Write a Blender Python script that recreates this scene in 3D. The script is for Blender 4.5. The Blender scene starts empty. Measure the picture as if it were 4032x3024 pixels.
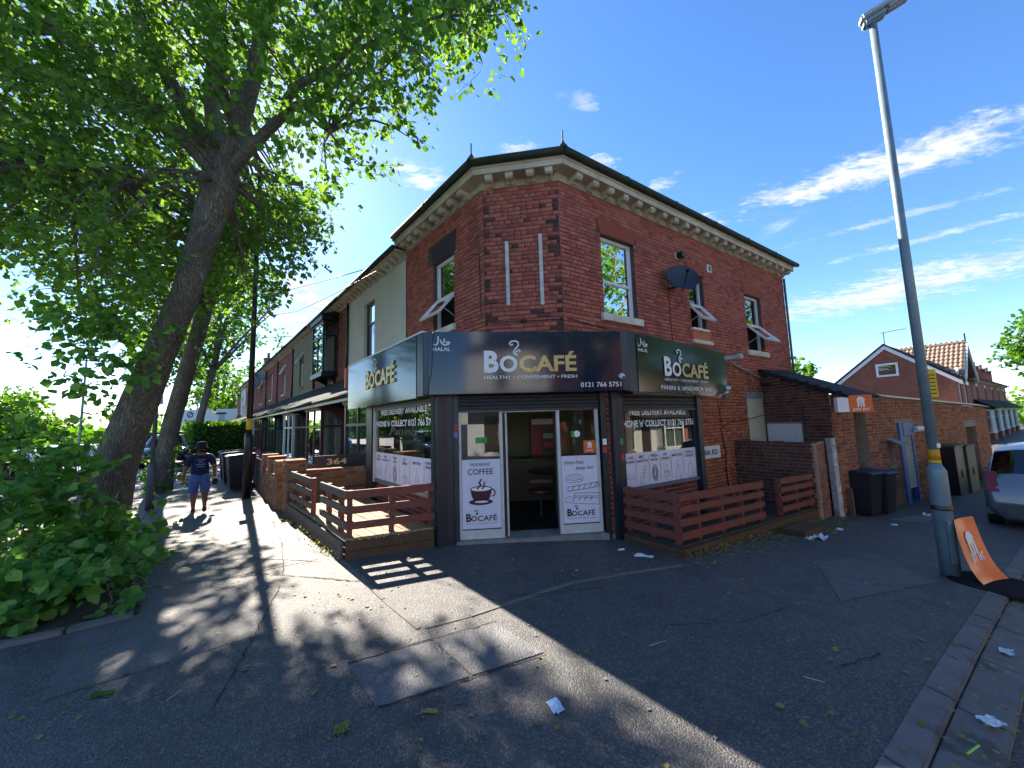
import bpy, bmesh, math, random
import numpy as np
from mathutils import Vector, Matrix
random.seed(11); RNG = np.random.default_rng(7)
SC = bpy.context.scene
COL = SC.collection
rad = math.radians

# ------------------------------------------------------------------ camera, sky, sun, exposure
def make_camera():
    cam = bpy.data.cameras.new('camera'); o = bpy.data.objects.new('camera', cam); COL.objects.link(o)
    p, r = rad(5.89), rad(1.683)
    f = Vector((0, math.cos(p), math.sin(p))); u = Vector((0, -math.sin(p), math.cos(p))); x = Vector((1, 0, 0))
    rt = math.cos(r)*x - math.sin(r)*u; up = math.sin(r)*x + math.cos(r)*u
    m = Matrix.Identity(4)
    for i in range(3):
        m[i][0] = rt[i]; m[i][1] = up[i]; m[i][2] = -f[i]
    m[0][3], m[1][3], m[2][3] = 0, 0, 1.7
    o.matrix_world = m
    cam.sensor_width = 36; cam.lens = 13.18; cam.clip_start = .05; cam.clip_end = 3000
    SC.camera = o
make_camera()
SUN_AZ, SUN_EL = -36.5, 36.0
SKY_STRENGTH, SUN_STRENGTH, EXPOSURE = .15, 4.4, 2.2
sl = bpy.data.lights.new('sun', 'SUN'); sl.energy = SUN_STRENGTH; sl.angle = rad(.55); sl.color = (1, .9, .76)
so = bpy.data.objects.new('sun', sl); COL.objects.link(so)
SD = Vector((math.sin(rad(SUN_AZ))*math.cos(rad(SUN_EL)), math.cos(rad(SUN_AZ))*math.cos(rad(SUN_EL)), math.sin(rad(SUN_EL))))
so.rotation_euler = SD.to_track_quat('Z', 'Y').to_euler(); so.location = (0, 0, 40)
SC.view_settings.view_transform = 'Standard'; SC.view_settings.look = 'None'
SC.view_settings.gamma = 1; SC.view_settings.exposure = EXPOSURE

def make_world():
    w = bpy.data.worlds.new('World'); SC.world = w; w.use_nodes = True
    N, L = w.node_tree.nodes, w.node_tree.links; N.clear()
    out = N.new('ShaderNodeOutputWorld'); bg = N.new('ShaderNodeBackground'); L.new(bg.outputs[0], out.inputs[0])
    bg.inputs[1].default_value = SKY_STRENGTH
    sky = N.new('ShaderNodeTexSky'); sky.sky_type = 'NISHITA'; sky.sun_disc = False
    sky.sun_elevation = rad(SUN_EL); sky.sun_rotation = rad(SUN_AZ)
    sky.air_density = 1.0; sky.dust_density = .15; sky.ozone_density = 3.2; sky.altitude = 100
    hs = N.new('ShaderNodeHueSaturation'); hs.inputs['Saturation'].default_value = 1.2; hs.inputs['Value'].default_value = .45; hs.inputs['Hue'].default_value = .506
    L.new(sky.outputs[0], hs.inputs['Color'])
    def math_(op, a, b=None, c=None, clamp=False):
        n = N.new('ShaderNodeMath'); n.operation = op; n.use_clamp = clamp
        for i, v in enumerate((a, b, c)):
            if v is None: continue
            if isinstance(v, (int, float)): n.inputs[i].default_value = v
            else: L.new(v, n.inputs[i])
        return n.outputs[0]
    tc = N.new('ShaderNodeTexCoord'); sp = N.new('ShaderNodeSeparateXYZ'); L.new(tc.outputs['Generated'], sp.inputs[0])
    zc = math_('MAXIMUM', math_('ADD', sp.outputs[2], .06), .02)
    X = math_('DIVIDE', sp.outputs[0], zc); Y = math_('DIVIDE', sp.outputs[1], zc)      # a cloud layer seen from below
    cb = N.new('ShaderNodeCombineXYZ'); L.new(X, cb.inputs[0]); L.new(Y, cb.inputs[1])
    def noise(scale, detail, rough, dist=0., rot=0., stretch=(1, 1, 1), loc=(0, 0, 0)):
        mp = N.new('ShaderNodeMapping'); L.new(cb.outputs[0], mp.inputs[0]); mp.inputs['Rotation'].default_value = (0, 0, rot)
        mp.inputs['Scale'].default_value = stretch; mp.inputs['Location'].default_value = loc
        n = N.new('ShaderNodeTexNoise'); L.new(mp.outputs[0], n.inputs['Vector']); n.inputs['Scale'].default_value = scale
        n.inputs['Detail'].default_value = detail; n.inputs['Roughness'].default_value = rough; n.inputs['Distortion'].default_value = dist
        return n.outputs['Fac']
    n1 = noise(2.2, 9, .62, .3, 0, (1, 1, 1), (3.1, 1.7, 0)); n2 = noise(.55, 3, .5, 0, 0, (1, 1, 1), (9.3, 4.1, 0))
    n3 = noise(4.2, 9, .62, .3, rad(40), (1, 1.8, 1), (1.3, 8.2, 0))
    n4 = noise(17, 8, .65, .4, rad(40), (1, 1.7, 1), (4.3, 2.2, 0))
    def ramp(v, a, b):
        m = N.new('ShaderNodeMapRange'); m.interpolation_type = 'SMOOTHSTEP'; L.new(v, m.inputs[0]); m.inputs[1].default_value = a; m.inputs[2].default_value = b
        return m.outputs[0]
    def band(x0, y0, ang, half_l, half_w, soft):
        # one elongated bank of cloud: distance to a long ellipse in the layer
        c, s = math.cos(rad(ang)), math.sin(rad(ang))
        dx = math_('SUBTRACT', X, x0); dy = math_('SUBTRACT', Y, y0)
        a = math_('DIVIDE', math_('ADD', math_('MULTIPLY', dx, c), math_('MULTIPLY', dy, s)), half_l)
        b = math_('DIVIDE', math_('SUBTRACT', math_('MULTIPLY', dy, c), math_('MULTIPLY', dx, s)), half_w)
        r = math_('SQRT', math_('ADD', math_('MULTIPLY', a, a), math_('MULTIPLY', b, b)))
        d = math_('ADD', math_('SUBTRACT', .8, r), math_('MULTIPLY', math_('SUBTRACT', n3, .5), soft)); d = math_('ADD', d, math_('MULTIPLY', math_('SUBTRACT', n4, .5), soft*.8))
        return ramp(d, -.1, .9)
    cl = math_('MULTIPLY', ramp(n1, .56, .70), ramp(n2, .50, .62))
    for bnd in BANDS:
        cl = math_('MAXIMUM', cl, math_('MULTIPLY', band(*bnd[:6]), bnd[6]))
    fade = ramp(sp.outputs[2], .0, .06)
    cl = math_('MULTIPLY', cl, fade)
    shade = noise(5.5, 6, .6, .2, rad(40), (1, 1.6, 1), (1.9, 8.6, 0))
    cr = N.new('ShaderNodeMix'); cr.data_type = 'RGBA'; L.new(ramp(shade, .35, .62), cr.inputs[0])
    cr.inputs[6].default_value = (1.1, 1.25, 1.5, 1); cr.inputs[7].default_value = (1.9, 1.92, 1.95, 1)
    mx = N.new('ShaderNodeMix'); mx.data_type = 'RGBA'; L.new(cl, mx.inputs[0]); L.new(hs.outputs[0], mx.inputs[6]); L.new(cr.outputs[2], mx.inputs[7])
    L.new(mx.outputs[2], bg.inputs[0])
# cloud banks: x0, y0 (layer coords: direction.xy / (z + .06)), angle, half length, half width, raggedness, density
BANDS = [(1.36, 1.27, -36, .68, .17, 2.2, 1.0), (2.47, 2.42, -64, 1.0, .55, 1.8, 1.0), (2.05, 1.72, -48, .5, .06, 2.6, .5), (-.3, 1.30, 60, .14, .10, 3.6, .9),
         (.22, .99, 20, .06, .035, 3.6, .35), (-1.3, 2.25, 75, .5, .28, 3.4, 1.0), (-1.5, 2.8, 40, .7, .3, 3.0, 1.0), (-5.4, 5.3, 20, 1.8, .6, 2.4, 1.0), (.07, 1.17, 10, .10, .045, 3.6, .7), (.34, 1.23, 10, .06, .04, 3.6, .6), (.6, 1.36, -40, .09, .045, 3.6, .5), (1.75, 1.55, -40, .5, .05, 3.0, .35)]
make_world()

# ------------------------------------------------------------------ materials
def lin(h):
    if isinstance(h, (tuple, list)): return tuple(h)
    h = h.lstrip('#'); v = [int(h[i:i+2], 16)/255 for i in (0, 2, 4)]
    return tuple(c/12.92 if c <= .04045 else ((c+.055)/1.055)**2.4 for c in v)
MATS = {}
class NT:
    def __init__(s, name):
        m = bpy.data.materials.new(name); m.use_nodes = True; s.m = m; s.N = m.node_tree.nodes; s.L = m.node_tree.links
        s.b = s.N['Principled BSDF']; s.out = s.N['Material Output']
    def n(s, t, **kw):
        x = s.N.new('ShaderNode'+t)
        for k, v in kw.items():
            if hasattr(x, k): setattr(x, k, v)
            else: x.inputs[k.replace('_', ' ')].default_value = v
        return x
    def link(s, a, b): s.L.new(a, b)
    def coord(s, kind='Object'):
        return s.n('TexCoord').outputs[kind]
    def pos(s):
        return s.n('NewGeometry').outputs['Position']
    def noise(s, vec, scale, detail=4, rough=.55, dist=0):
        x = s.n('TexNoise'); s.link(vec, x.inputs['Vector']); x.inputs['Scale'].default_value = scale
        x.inputs['Detail'].default_value = detail; x.inputs['Roughness'].default_value = rough; x.inputs['Distortion'].default_value = dist
        return x.outputs['Fac']
    def rng(s, v, a, b, c=0, d=1):
        x = s.n('MapRange'); s.link(v, x.inputs[0])
        for i, q in enumerate((a, b, c, d)): x.inputs[i+1].default_value = q
        return x.outputs[0]
    def mix(s, f, a, b, mode='MIX'):
        x = s.n('Mix'); x.data_type = 'RGBA'; x.blend_type = mode
        for i, v in ((0, f), (6, a), (7, b)):
            if isinstance(v, (int, float)): x.inputs[i].default_value = v
            elif isinstance(v, (tuple, list)): x.inputs[i].default_value = (*v[:3], 1)
            else: s.link(v, x.inputs[i])
        return x.outputs[2]
    def bump(s, h, strength, dist=.01):
        x = s.n('Bump'); s.link(h, x.inputs['Height']); x.inputs['Strength'].default_value = strength; x.inputs['Distance'].default_value = dist
        s.link(x.outputs[0], s.b.inputs['Normal'])
def pm(name, c1, c2=None, scale=3., rough=.7, bump=0., bscale=60., metal=0., spec=.5, mottled=None, coat=0.):
    if name in MATS: return MATS[name]
    t = NT(name); c1 = lin(c1); c2 = lin(c2) if c2 else tuple(c*.8 for c in c1)
    p = t.pos()
    f = t.rng(t.noise(p, scale, 6, .6), .3, .7)
    col = t.mix(f, c1, c2)
    if mottled:
        f2 = t.rng(t.noise(p, mottled[1], 5, .65, .4), mottled[2], mottled[2]+.08)
        col = t.mix(f2, col, lin(mottled[0]))
    t.link(col, t.b.inputs['Base Color'])
    t.b.inputs['Roughness'].default_value = rough; t.b.inputs['Metallic'].default_value = metal
    t.b.inputs['Specular IOR Level'].default_value = spec; t.b.inputs['Coat Weight'].default_value = coat
    if bump: t.bump(t.noise(p, bscale, 5, .6), bump, .01)
    MATS[name] = t.m
    return t.m
def brick_mat(name, cols, single, rough=.85, soot=None, pale=.0):
    # one colour per brick: a random number per object (single bricks) or per island (joined bricks)
    key = name+('_single' if single else '_joined')
    if key in MATS: return MATS[key]
    t = NT(key)
    r = t.n('ObjectInfo').outputs['Random'] if single else t.n('NewGeometry').outputs['Random Per Island']
    cr = t.n('ValToRGB'); cr.color_ramp.interpolation = 'LINEAR'; t.link(r, cr.inputs[0])
    el = cr.color_ramp.elements
    for i, c in enumerate(cols):
        e = el[i] if i < 2 else el.new(.5)
        e.position = i/(len(cols)-1); e.color = (*lin(c), 1)
    for i, c in enumerate(cols):   # positions re-sorted by blender, so set again
        el[i].position = i/(len(cols)-1); el[i].color = (*lin(c), 1)
    p = t.pos()
    col = t.mix(t.rng(t.noise(p, 38, 6, .7), .35, .75, 0, .6), cr.outputs[0], (.68, .66, .66), 'MULTIPLY')
    col = t.mix(t.rng(t.noise(p, .9, 5, .65, .5), .52, .68, 0, .28), col, lin(soot or '5a4442'))
    mp = t.n('Mapping'); t.link(p, mp.inputs[0]); mp.inputs['Scale'].default_value = (3.2, 3.2, .35)
    col = t.mix(t.rng(t.noise(mp.outputs[0], 1.6, 6, .65), .56, .74, 0, .38), col, lin('43302e'))
    if pale: col = t.mix(t.rng(t.noise(p, 2.3, 6, .7, .8), .60, .72, 0, pale), col, lin('b7a79a'))
    t.link(col, t.b.inputs['Base Color']); t.b.inputs['Roughness'].default_value = rough; t.b.inputs['Specular IOR Level'].default_value = .25
    t.bump(t.noise(p, 90, 6, .7), .5, .006)
    MATS[key] = t.m
    return t.m
def flat_brick_mat(name, c1, c2, mortar, sx=1, az=0):
    # far walls, too far off to tell the bricks apart one by one
    if name in MATS: return MATS[name]
    t = NT(name); p = t.pos(); a = rad(az)
    sp_ = t.n('SeparateXYZ'); t.link(p, sp_.inputs[0])
    def M(op, x, y):
        n = t.n('Math'); n.operation = op
        for i, v in enumerate((x, y)):
            if isinstance(v, (int, float)): n.inputs[i].default_value = v
            else: t.link(v, n.inputs[i])
        return n.outputs[0]
    u = M('ADD', M('MULTIPLY', sp_.outputs[0], math.sin(a)), M('MULTIPLY', sp_.outputs[1], math.cos(a)))
    cb = t.n('CombineXYZ'); t.link(u, cb.inputs[0]); t.link(sp_.outputs[2], cb.inputs[1])
    b = t.n('TexBrick'); t.link(cb.outputs[0], b.inputs['Vector']); b.inputs['Scale'].default_value = 1
    b.inputs['Brick Width'].default_value = .225; b.inputs['Row Height'].default_value = .075; b.inputs['Mortar Size'].default_value = .006
    b.inputs['Color1'].default_value = (*lin(c1), 1); b.inputs['Color2'].default_value = (*lin(c2), 1); b.inputs['Mortar'].default_value = (*lin(mortar), 1)
    col = t.mix(t.rng(t.noise(p, .8, 5, .6), .5, .7, 0, .4), b.outputs[0], lin('4a3a36'))
    t.link(col, t.b.inputs['Base Color']); t.b.inputs['Roughness'].default_value = .9; t.bump(b.outputs['Fac'], -.4, .01)
    MATS[name] = t.m
    return t.m
def glass_mat(name, tint=(.75, .8, .8), gain=1.9, base=.02, rough=.0):
    if name in MATS: return MATS[name]
    t = NT(name); t.N.remove(t.b)
    fr = t.n('Fresnel'); fr.inputs[0].default_value = 1.5
    m = t.n('Math'); m.operation = 'MULTIPLY_ADD'; t.link(fr.outputs[0], m.inputs[0]); m.inputs[1].default_value = gain; m.inputs[2].default_value = base; m.use_clamp = True
    tr = t.n('BsdfTransparent'); tr.inputs[0].default_value = (*tint, 1)
    gl = t.n('BsdfGlossy'); gl.inputs['Roughness'].default_value = rough; gl.inputs[0].default_value = (.95, .97, 1, 1)
    mx = t.n('MixShader'); t.link(m.outputs[0], mx.inputs[0]); t.link(tr.outputs[0], mx.inputs[1]); t.link(gl.outputs[0], mx.inputs[2])
    t.link(mx.outputs[0], t.out.inputs[0]); MATS[name] = t.m
    return t.m
def leaf_mat(name, cols, trans=.5, gloss=.35, spread=1.):
    if name in MATS: return MATS[name]
    t = NT(name); t.N.remove(t.b)
    g = t.n('NewGeometry'); oi = t.n('ObjectInfo')
    ad = t.n('Math'); ad.operation = 'ADD'; t.link(g.outputs['Random Per Island'], ad.inputs[0]); t.link(oi.outputs['Random'], ad.inputs[1])
    fr = t.n('Math'); fr.operation = 'FRACT'; t.link(ad.outputs[0], fr.inputs[0])
    cr = t.n('ValToRGB'); t.link(fr.outputs[0], cr.inputs[0]); el = cr.color_ramp.elements
    for i in range(len(cols)-2): el.new(.5)
    for i, c in enumerate(cols): el[i].position = i/(len(cols)-1); el[i].color = (*lin(c), 1)
    d = t.n('BsdfPrincipled'); t.link(cr.outputs[0], d.inputs['Base Color']); d.inputs['Roughness'].default_value = .55; d.inputs['Specular IOR Level'].default_value = gloss
    tr = t.n('BsdfTranslucent'); hs = t.n('HueSaturation'); hs.inputs['Hue'].default_value = .478; hs.inputs['Saturation'].default_value = 1.15; hs.inputs['Value'].default_value = 2.1
    t.link(cr.outputs[0], hs.inputs['Color']); t.link(hs.outputs[0], tr.inputs[0])
    mx = t.n('MixShader'); mx.inputs[0].default_value = trans; t.link(d.outputs[0], mx.inputs[1]); t.link(tr.outputs[0], mx.inputs[2])
    t.link(mx.outputs[0], t.out.inputs[0]); MATS[name] = t.m
    return t.m
def asphalt_mat(name, dark, light, grit=.55, patch=None):
    if name in MATS: return MATS[name]
    t = NT(name); p = t.pos()
    v = t.n('TexVoronoi'); t.link(p, v.inputs['Vector']); v.inputs['Scale'].default_value = 95; v.inputs['Randomness'].default_value = 1
    sp_ = t.rng(v.outputs['Color'], .0, 1.0)
    big = t.rng(t.noise(p, .55, 6, .6, .6), .35, .68)
    mid = t.rng(t.noise(p, 5.5, 6, .65), .3, .75)
    col = t.mix(big, lin(dark), lin(light)); col = t.mix(mid, col, tuple(c*.72 for c in lin(dark)))
    stone = t.n('ValToRGB'); t.link(v.outputs['Color'], stone.inputs[0])
    stone.color_ramp.elements[0].position = .55; stone.color_ramp.elements[0].color = (0, 0, 0, 1)
    stone.color_ramp.elements[1].position = .95; stone.color_ramp.elements[1].color = (1, 1, 1, 1)
    bw = t.n('RGBToBW'); t.link(stone.outputs[0], bw.inputs[0])
    ms = t.n('Math'); ms.operation = 'MULTIPLY'; t.link(bw.outputs[0], ms.inputs[0]); ms.inputs[1].default_value = grit
    col = t.mix(ms.outputs[0], col, lin('8d867c'))
    st = t.rng(t.noise(p, 1.3, 8, .72, 1.4), .54, .70, 0, .55)
    col = t.mix(st, col, lin('2a2c30'))
    wh = t.rng(t.noise(p, 3.1, 7, .7, .8), .60, .74, 0, .30)
    col = t.mix(wh, col, lin('86837c'))
    sp2 = t.rng(t.noise(p, 26, 2, .5), .70, .74, 0, .5)
    col = t.mix(sp2, col, lin('22242a'))
    t.link(col, t.b.inputs['Base Color']); t.b.inputs['Roughness'].default_value = .62; t.b.inputs['Specular IOR Level'].default_value = .5
    hm = t.n('Math'); hm.operation = 'MULTIPLY_ADD'; t.link(v.outputs['Distance'], hm.inputs[0]); hm.inputs[1].default_value = -.7
    t.link(t.noise(p, 40, 5, .7), hm.inputs[2])
    t.bump(hm.outputs[0], .85, .012)
    MATS[name] = t.m
    return t.m
def emis_free(name, c, rough=.6, spec=.4, metal=0, coat=0): return pm(name, c, tuple(v*.93 for v in lin(c)), 4, rough, 0, 60, metal, spec, None, coat)

# ------------------------------------------------------------------ geometry helpers
class Frame:
    """s along the wall from a corner, n outwards from it, z up"""
    def __init__(f, o, az, side=1):
        a = rad(az); f.o = np.array(o[:2], float); f.t = np.array([math.sin(a), math.cos(a)]); f.side = side; f.az = az
        f.nv = np.array([math.cos(a), -math.sin(a)])*side
        f.read = f.t*side                               # reading direction for someone standing outside
        f.rot = math.atan2(f.read[1], f.read[0])
    def p(f, s, n, z):
        q = f.o+f.t*s+f.nv*n
        return (q[0], q[1], z)
class MB:
    def __init__(m): m.v = []; m.f = []; m.smooth = False; m.mi = []; m.cur = 0
    def add(m, vs, fs):
        b = len(m.v); m.v.extend([tuple(map(float, q)) for q in vs]); m.f.extend([tuple(b+i for i in q) for q in fs]); m.mi.extend([m.cur]*len(fs)); return m
    def box(m, fr, s0, s1, n0, n1, z0, z1, dz=0.):
        # dz: the far end (s1) sits dz higher than the near end
        P = fr.p
        m.add([P(s0, n0, z0), P(s1, n0, z0+dz), P(s1, n1, z0+dz), P(s0, n1, z0), P(s0, n0, z1), P(s1, n0, z1+dz), P(s1, n1, z1+dz), P(s0, n1, z1)],
              [(0, 1, 2, 3), (7, 6, 5, 4), (0, 4, 5, 1), (1, 5, 6, 2), (2, 6, 7, 3), (3, 7, 4, 0)]); return m
    def hexa(m, lo, hi):
        # lo / hi: four corners of the bottom and of the top
        m.add(list(lo)+list(hi), [(3, 2, 1, 0), (4, 5, 6, 7), (0, 1, 5, 4), (1, 2, 6, 5), (2, 3, 7, 6), (3, 0, 4, 7)]); return m
    def quad(m, a, b, c, d): return m.add([a, b, c, d], [(0, 1, 2, 3)])
    def poly(m, pts): return m.add(pts, [tuple(range(len(pts)))])
    def prism(m, pts, d):
        k = len(pts); q = [tuple(np.array(p)+np.array(d)) for p in pts]
        m.add(list(pts)+q, [tuple(range(k))[::-1], tuple(range(k, 2*k))]+[(i, (i+1) % k, (i+1) % k+k, i+k) for i in range(k)]); return m
    def tube(m, pts, radii, seg=8, cap=True):
        pts = [np.array(p, float) for p in pts]; k = len(pts)
        if isinstance(radii, (int, float)): radii = [radii]*k
        rings = []; ref = None
        for i in range(k):
            d = pts[min(i+1, k-1)]-pts[max(i-1, 0)]; d = d/(np.linalg.norm(d)+1e-9)
            if ref is None:
                ref = np.cross(d, (0, 0, 1.)) if abs(d[2]) < .95 else np.cross(d, (1., 0, 0))
            a = ref-d*np.dot(ref, d); a /= np.linalg.norm(a)+1e-9; b = np.cross(d, a); ref = a
            rings.append([pts[i]+radii[i]*(a*math.cos(2*math.pi*j/seg)+b*math.sin(2*math.pi*j/seg)) for j in range(seg)])
        vs = [p for r in rings for p in r]; fs = []
        for i in range(k-1):
            for j in range(seg):
                fs.append((i*seg+j, i*seg+(j+1) % seg, (i+1)*seg+(j+1) % seg, (i+1)*seg+j))
        if cap: fs += [tuple(range(seg))[::-1], tuple(range((k-1)*seg, k*seg))]
        return m.add(vs, fs)
    def lathe(m, c, prof, seg=16, axis=(0, 0, 1)):
        ax = np.array(axis, float); ax /= np.linalg.norm(ax)
        a = np.cross(ax, (1., 0, 0)) if abs(ax[0]) < .9 else np.cross(ax, (0, 1., 0)); a /= np.linalg.norm(a); b = np.cross(ax, a)
        c = np.array(c, float); vs = []; fs = []
        for r, h in prof:
            for j in range(seg):
                t = 2*math.pi*j/seg; vs.append(c+ax*h+r*(a*math.cos(t)+b*math.sin(t)))
        for i in range(len(prof)-1):
            for j in range(seg): fs.append((i*seg+j, i*seg+(j+1) % seg, (i+1)*seg+(j+1) % seg, (i+1)*seg+j))
        fs += [tuple(range(seg))[::-1], tuple(range((len(prof)-1)*seg, len(prof)*seg))]
        return m.add(vs, fs)
    def build(m, name, mat, parent=None, smooth=False, bevel=0.):
        me = bpy.data.meshes.new(name)
        off = WORLD.get(parent.name, (0, 0, 0)) if parent else (0, 0, 0)
        me.from_pydata([(v[0]-off[0], v[1]-off[1], v[2]-off[2]) for v in m.v], [], m.f)
        mats = mat if isinstance(mat, (list, tuple)) else [mat]
        for q in mats: me.materials.append(q)
        if len(mats) > 1: me.polygons.foreach_set('material_index', m.mi)
        if len(m.f) < 6000:
            bm = bmesh.new(); bm.from_mesh(me); bmesh.ops.recalc_face_normals(bm, faces=bm.faces)
            if bevel: bmesh.ops.bevel(bm, geom=bm.edges[:], offset=bevel, segments=2, affect='EDGES', clamp_overlap=True)
            bm.to_mesh(me); bm.free()
        if smooth:
            for p in me.polygons: p.use_smooth = True
        me.update()
        return link(name, me, parent)
WORLD = {}
def link(name, data, parent=None, loc=(0, 0, 0)):
    o = bpy.data.objects.new(name, data); COL.objects.link(o); o.location = loc
    WORLD[o.name] = loc
    if parent is not None:
        o.parent = parent; w = WORLD.get(parent.name, (0, 0, 0)); WORLD[o.name] = tuple(w[i]+loc[i] for i in range(3))
    return o
def tag(o, label=None, cat=None, group=None, kind=None):
    if label: o['label'] = label
    if cat: o['category'] = cat
    if group: o['group'] = group
    if kind: o['kind'] = kind
    return o
def thing(name, label, cat, loc, group=None):
    o = bpy.data.objects.new(name, None); COL.objects.link(o); o.empty_display_size = .1
    o.location = loc; WORLD[o.name] = tuple(loc)
    return tag(o, label, cat, group)
def np_mesh(name, verts, quads, mat, parent=None, smooth=False):
    me = bpy.data.meshes.new(name); off = np.array(WORLD.get(parent.name, (0, 0, 0)) if parent else (0, 0, 0))
    verts = np.asarray(verts, np.float32)-off.astype(np.float32); quads = np.asarray(quads, np.int32); k = quads.shape[1]
    me.vertices.add(len(verts)); me.vertices.foreach_set('co', verts.ravel())
    me.loops.add(quads.size); me.loops.foreach_set('vertex_index', quads.ravel())
    me.polygons.add(len(quads)); me.polygons.foreach_set('loop_start', np.arange(0, quads.size, k, dtype=np.int32))
    me.polygons.foreach_set('loop_total', np.full(len(quads), k, np.int32))
    me.update(calc_edges=True); me.materials.append(mat)
    if smooth: me.polygons.foreach_set('use_smooth', np.ones(len(quads), bool))
    return link(name, me, parent)
A_R = rad(56.357)
def softp(t, w): return w*math.log1p(math.exp(t/w)) if t/w < 40 else t
def gz(x, y):
    s = x*math.sin(A_R)+y*math.cos(A_R)
    return -.08*(softp(s-3.9, .8)-softp(s-13., 1.5))

# flat text, laid on a wall as a thin solid
def text_mb(s, fr, s0, z0, n, h, width=None, align='C', bold=0., shear=0., depth=.004, spacing=1., tilt=0.):
    c = bpy.data.curves.new('t', 'FONT'); c.body = s; c.size = 1; c.offset = bold; c.shear = shear; c.space_character = spacing; c.resolution_u = 3
    o = bpy.data.objects.new('t', c); COL.objects.link(o)
    dg = bpy.context.evaluated_depsgraph_get(); me = bpy.data.meshes.new_from_object(o.evaluated_get(dg))
    bpy.data.objects.remove(o); bpy.data.curves.remove(c)
    V = np.array([v.co[:2] for v in me.vertices]); F = [tuple(p.vertices) for p in me.polygons]; bpy.data.meshes.remove(me)
    m = MB()
    if not len(V): return m
    lo, hi = V.min(0), V.max(0); sc = h/.72; sx = sc
    if width: sx = width/(hi[0]-lo[0])
    x = (V[:, 0]-lo[0])*sx; wd = (hi[0]-lo[0])*sx
    if align == 'C': x = x-wd/2
    if align == 'R': x = x-wd
    y = V[:, 1]*sc+x*tilt
    m.add([fr.p(s0+fr.side*a, n+depth, z0+b) for a, b in zip(x, y)], F)
    return m
def text(parent, name, s, fr, s0, z0, n, h, mat, **kw): return text_mb(s, fr, s0, z0, n, h, **kw).build(name, mat, parent)
def flat(fr, pts, s0, z0, n, k=1., depth=.004):
    """a flat printed shape: outline points (right, up) read from outside"""
    return MB().poly([fr.p(s0+fr.side*a*k, n+depth, z0+b*k) for a, b in pts])
def stroke(m, fr, pts, s0, z0, n, w, k=1., close=False, depth=.005):
    pts = [np.array(p, float)*k for p in pts]
    if close: pts = pts+[pts[0]]
    for a, b in zip(pts[:-1], pts[1:]):
        d = b-a; l = np.linalg.norm(d)
        if l < 1e-6: continue
        d /= l; q = np.array([-d[1], d[0]])*w/2; a2 = a-d*w*.3; b2 = b+d*w*.3
        m.poly([fr.p(s0+fr.side*x, n+depth, z0+y) for x, y in (a2+q, b2+q, b2-q, a2-q)])
    return m
def arc(cx, cy, rx, ry, a0, a1, k=14):
    return [(cx+rx*math.cos(rad(a0+(a1-a0)*i/k)), cy+ry*math.sin(rad(a0+(a1-a0)*i/k))) for i in range(k+1)]

# bricks ------------------------------------------------------------
def _unit_brick(name, mat):
    # front towards -y; 1 m long (scaled), .065 high, edges eased
    me = bpy.data.meshes.new(name); e = .006; d = .011; h = .065
    a = [(-.5, 0, 0), (.5, 0, 0), (.5, 0, h), (-.5, 0, h)]; b = [(-.5+e*4, -d, e), (.5-e*4, -d, e), (.5-e*4, -d, h-e), (-.5+e*4, -d, h-e)]
    me.from_pydata(a+b, [], [(4, 5, 6, 7), (0, 1, 5, 4), (1, 2, 6, 5), (2, 3, 7, 6), (3, 0, 4, 7)]); me.materials.append(mat); return me
UNIT = {}
def brick_layout(s0, s1, z0, z1, openings, seed, L=.225, course=.075, headers=4, jit=.004, slope_top=None):
    rnd = random.Random(seed); out = []; k = 0; z = z0
    while z+course*.7 <= z1+1e-6:
        hh = min(.065, z1-z)
        hdr = headers and k % headers == headers-1
        pitch = L/2 if hdr else L
        x = s0-(pitch/2 if k % 2 else 0)-rnd.random()*.02
        blocks = [(a, b) for a, b, c, d in openings if d > z+.02 and c < z+.045]
        while x < s1:
            p = pitch if rnd.random() > (.12 if not hdr else 0) else L/2
            iv = [(max(x, s0), min(x+p, s1))]; x += p
            for a, b in blocks:
                nv = []
                for q in iv:
                    if q[1] <= a or q[0] >= b: nv.append(q); continue
                    if q[0] < a: nv.append((q[0], a))
                    if q[1] > b: nv.append((b, q[1]))
                iv = nv
            for q in iv:
                if q[1]-q[0] > .035:
                    zt = z1 if slope_top is None else slope_top((q[0]+q[1])/2)
                    if z+.05 < zt: out.append((q[0]+.005, q[1]-.005, z+.004+rnd.uniform(-1, 1)*jit*.3, rnd.uniform(-.003, .004)))
        z += course; k += 1
    return out
BRICK_COLS = {}
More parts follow.
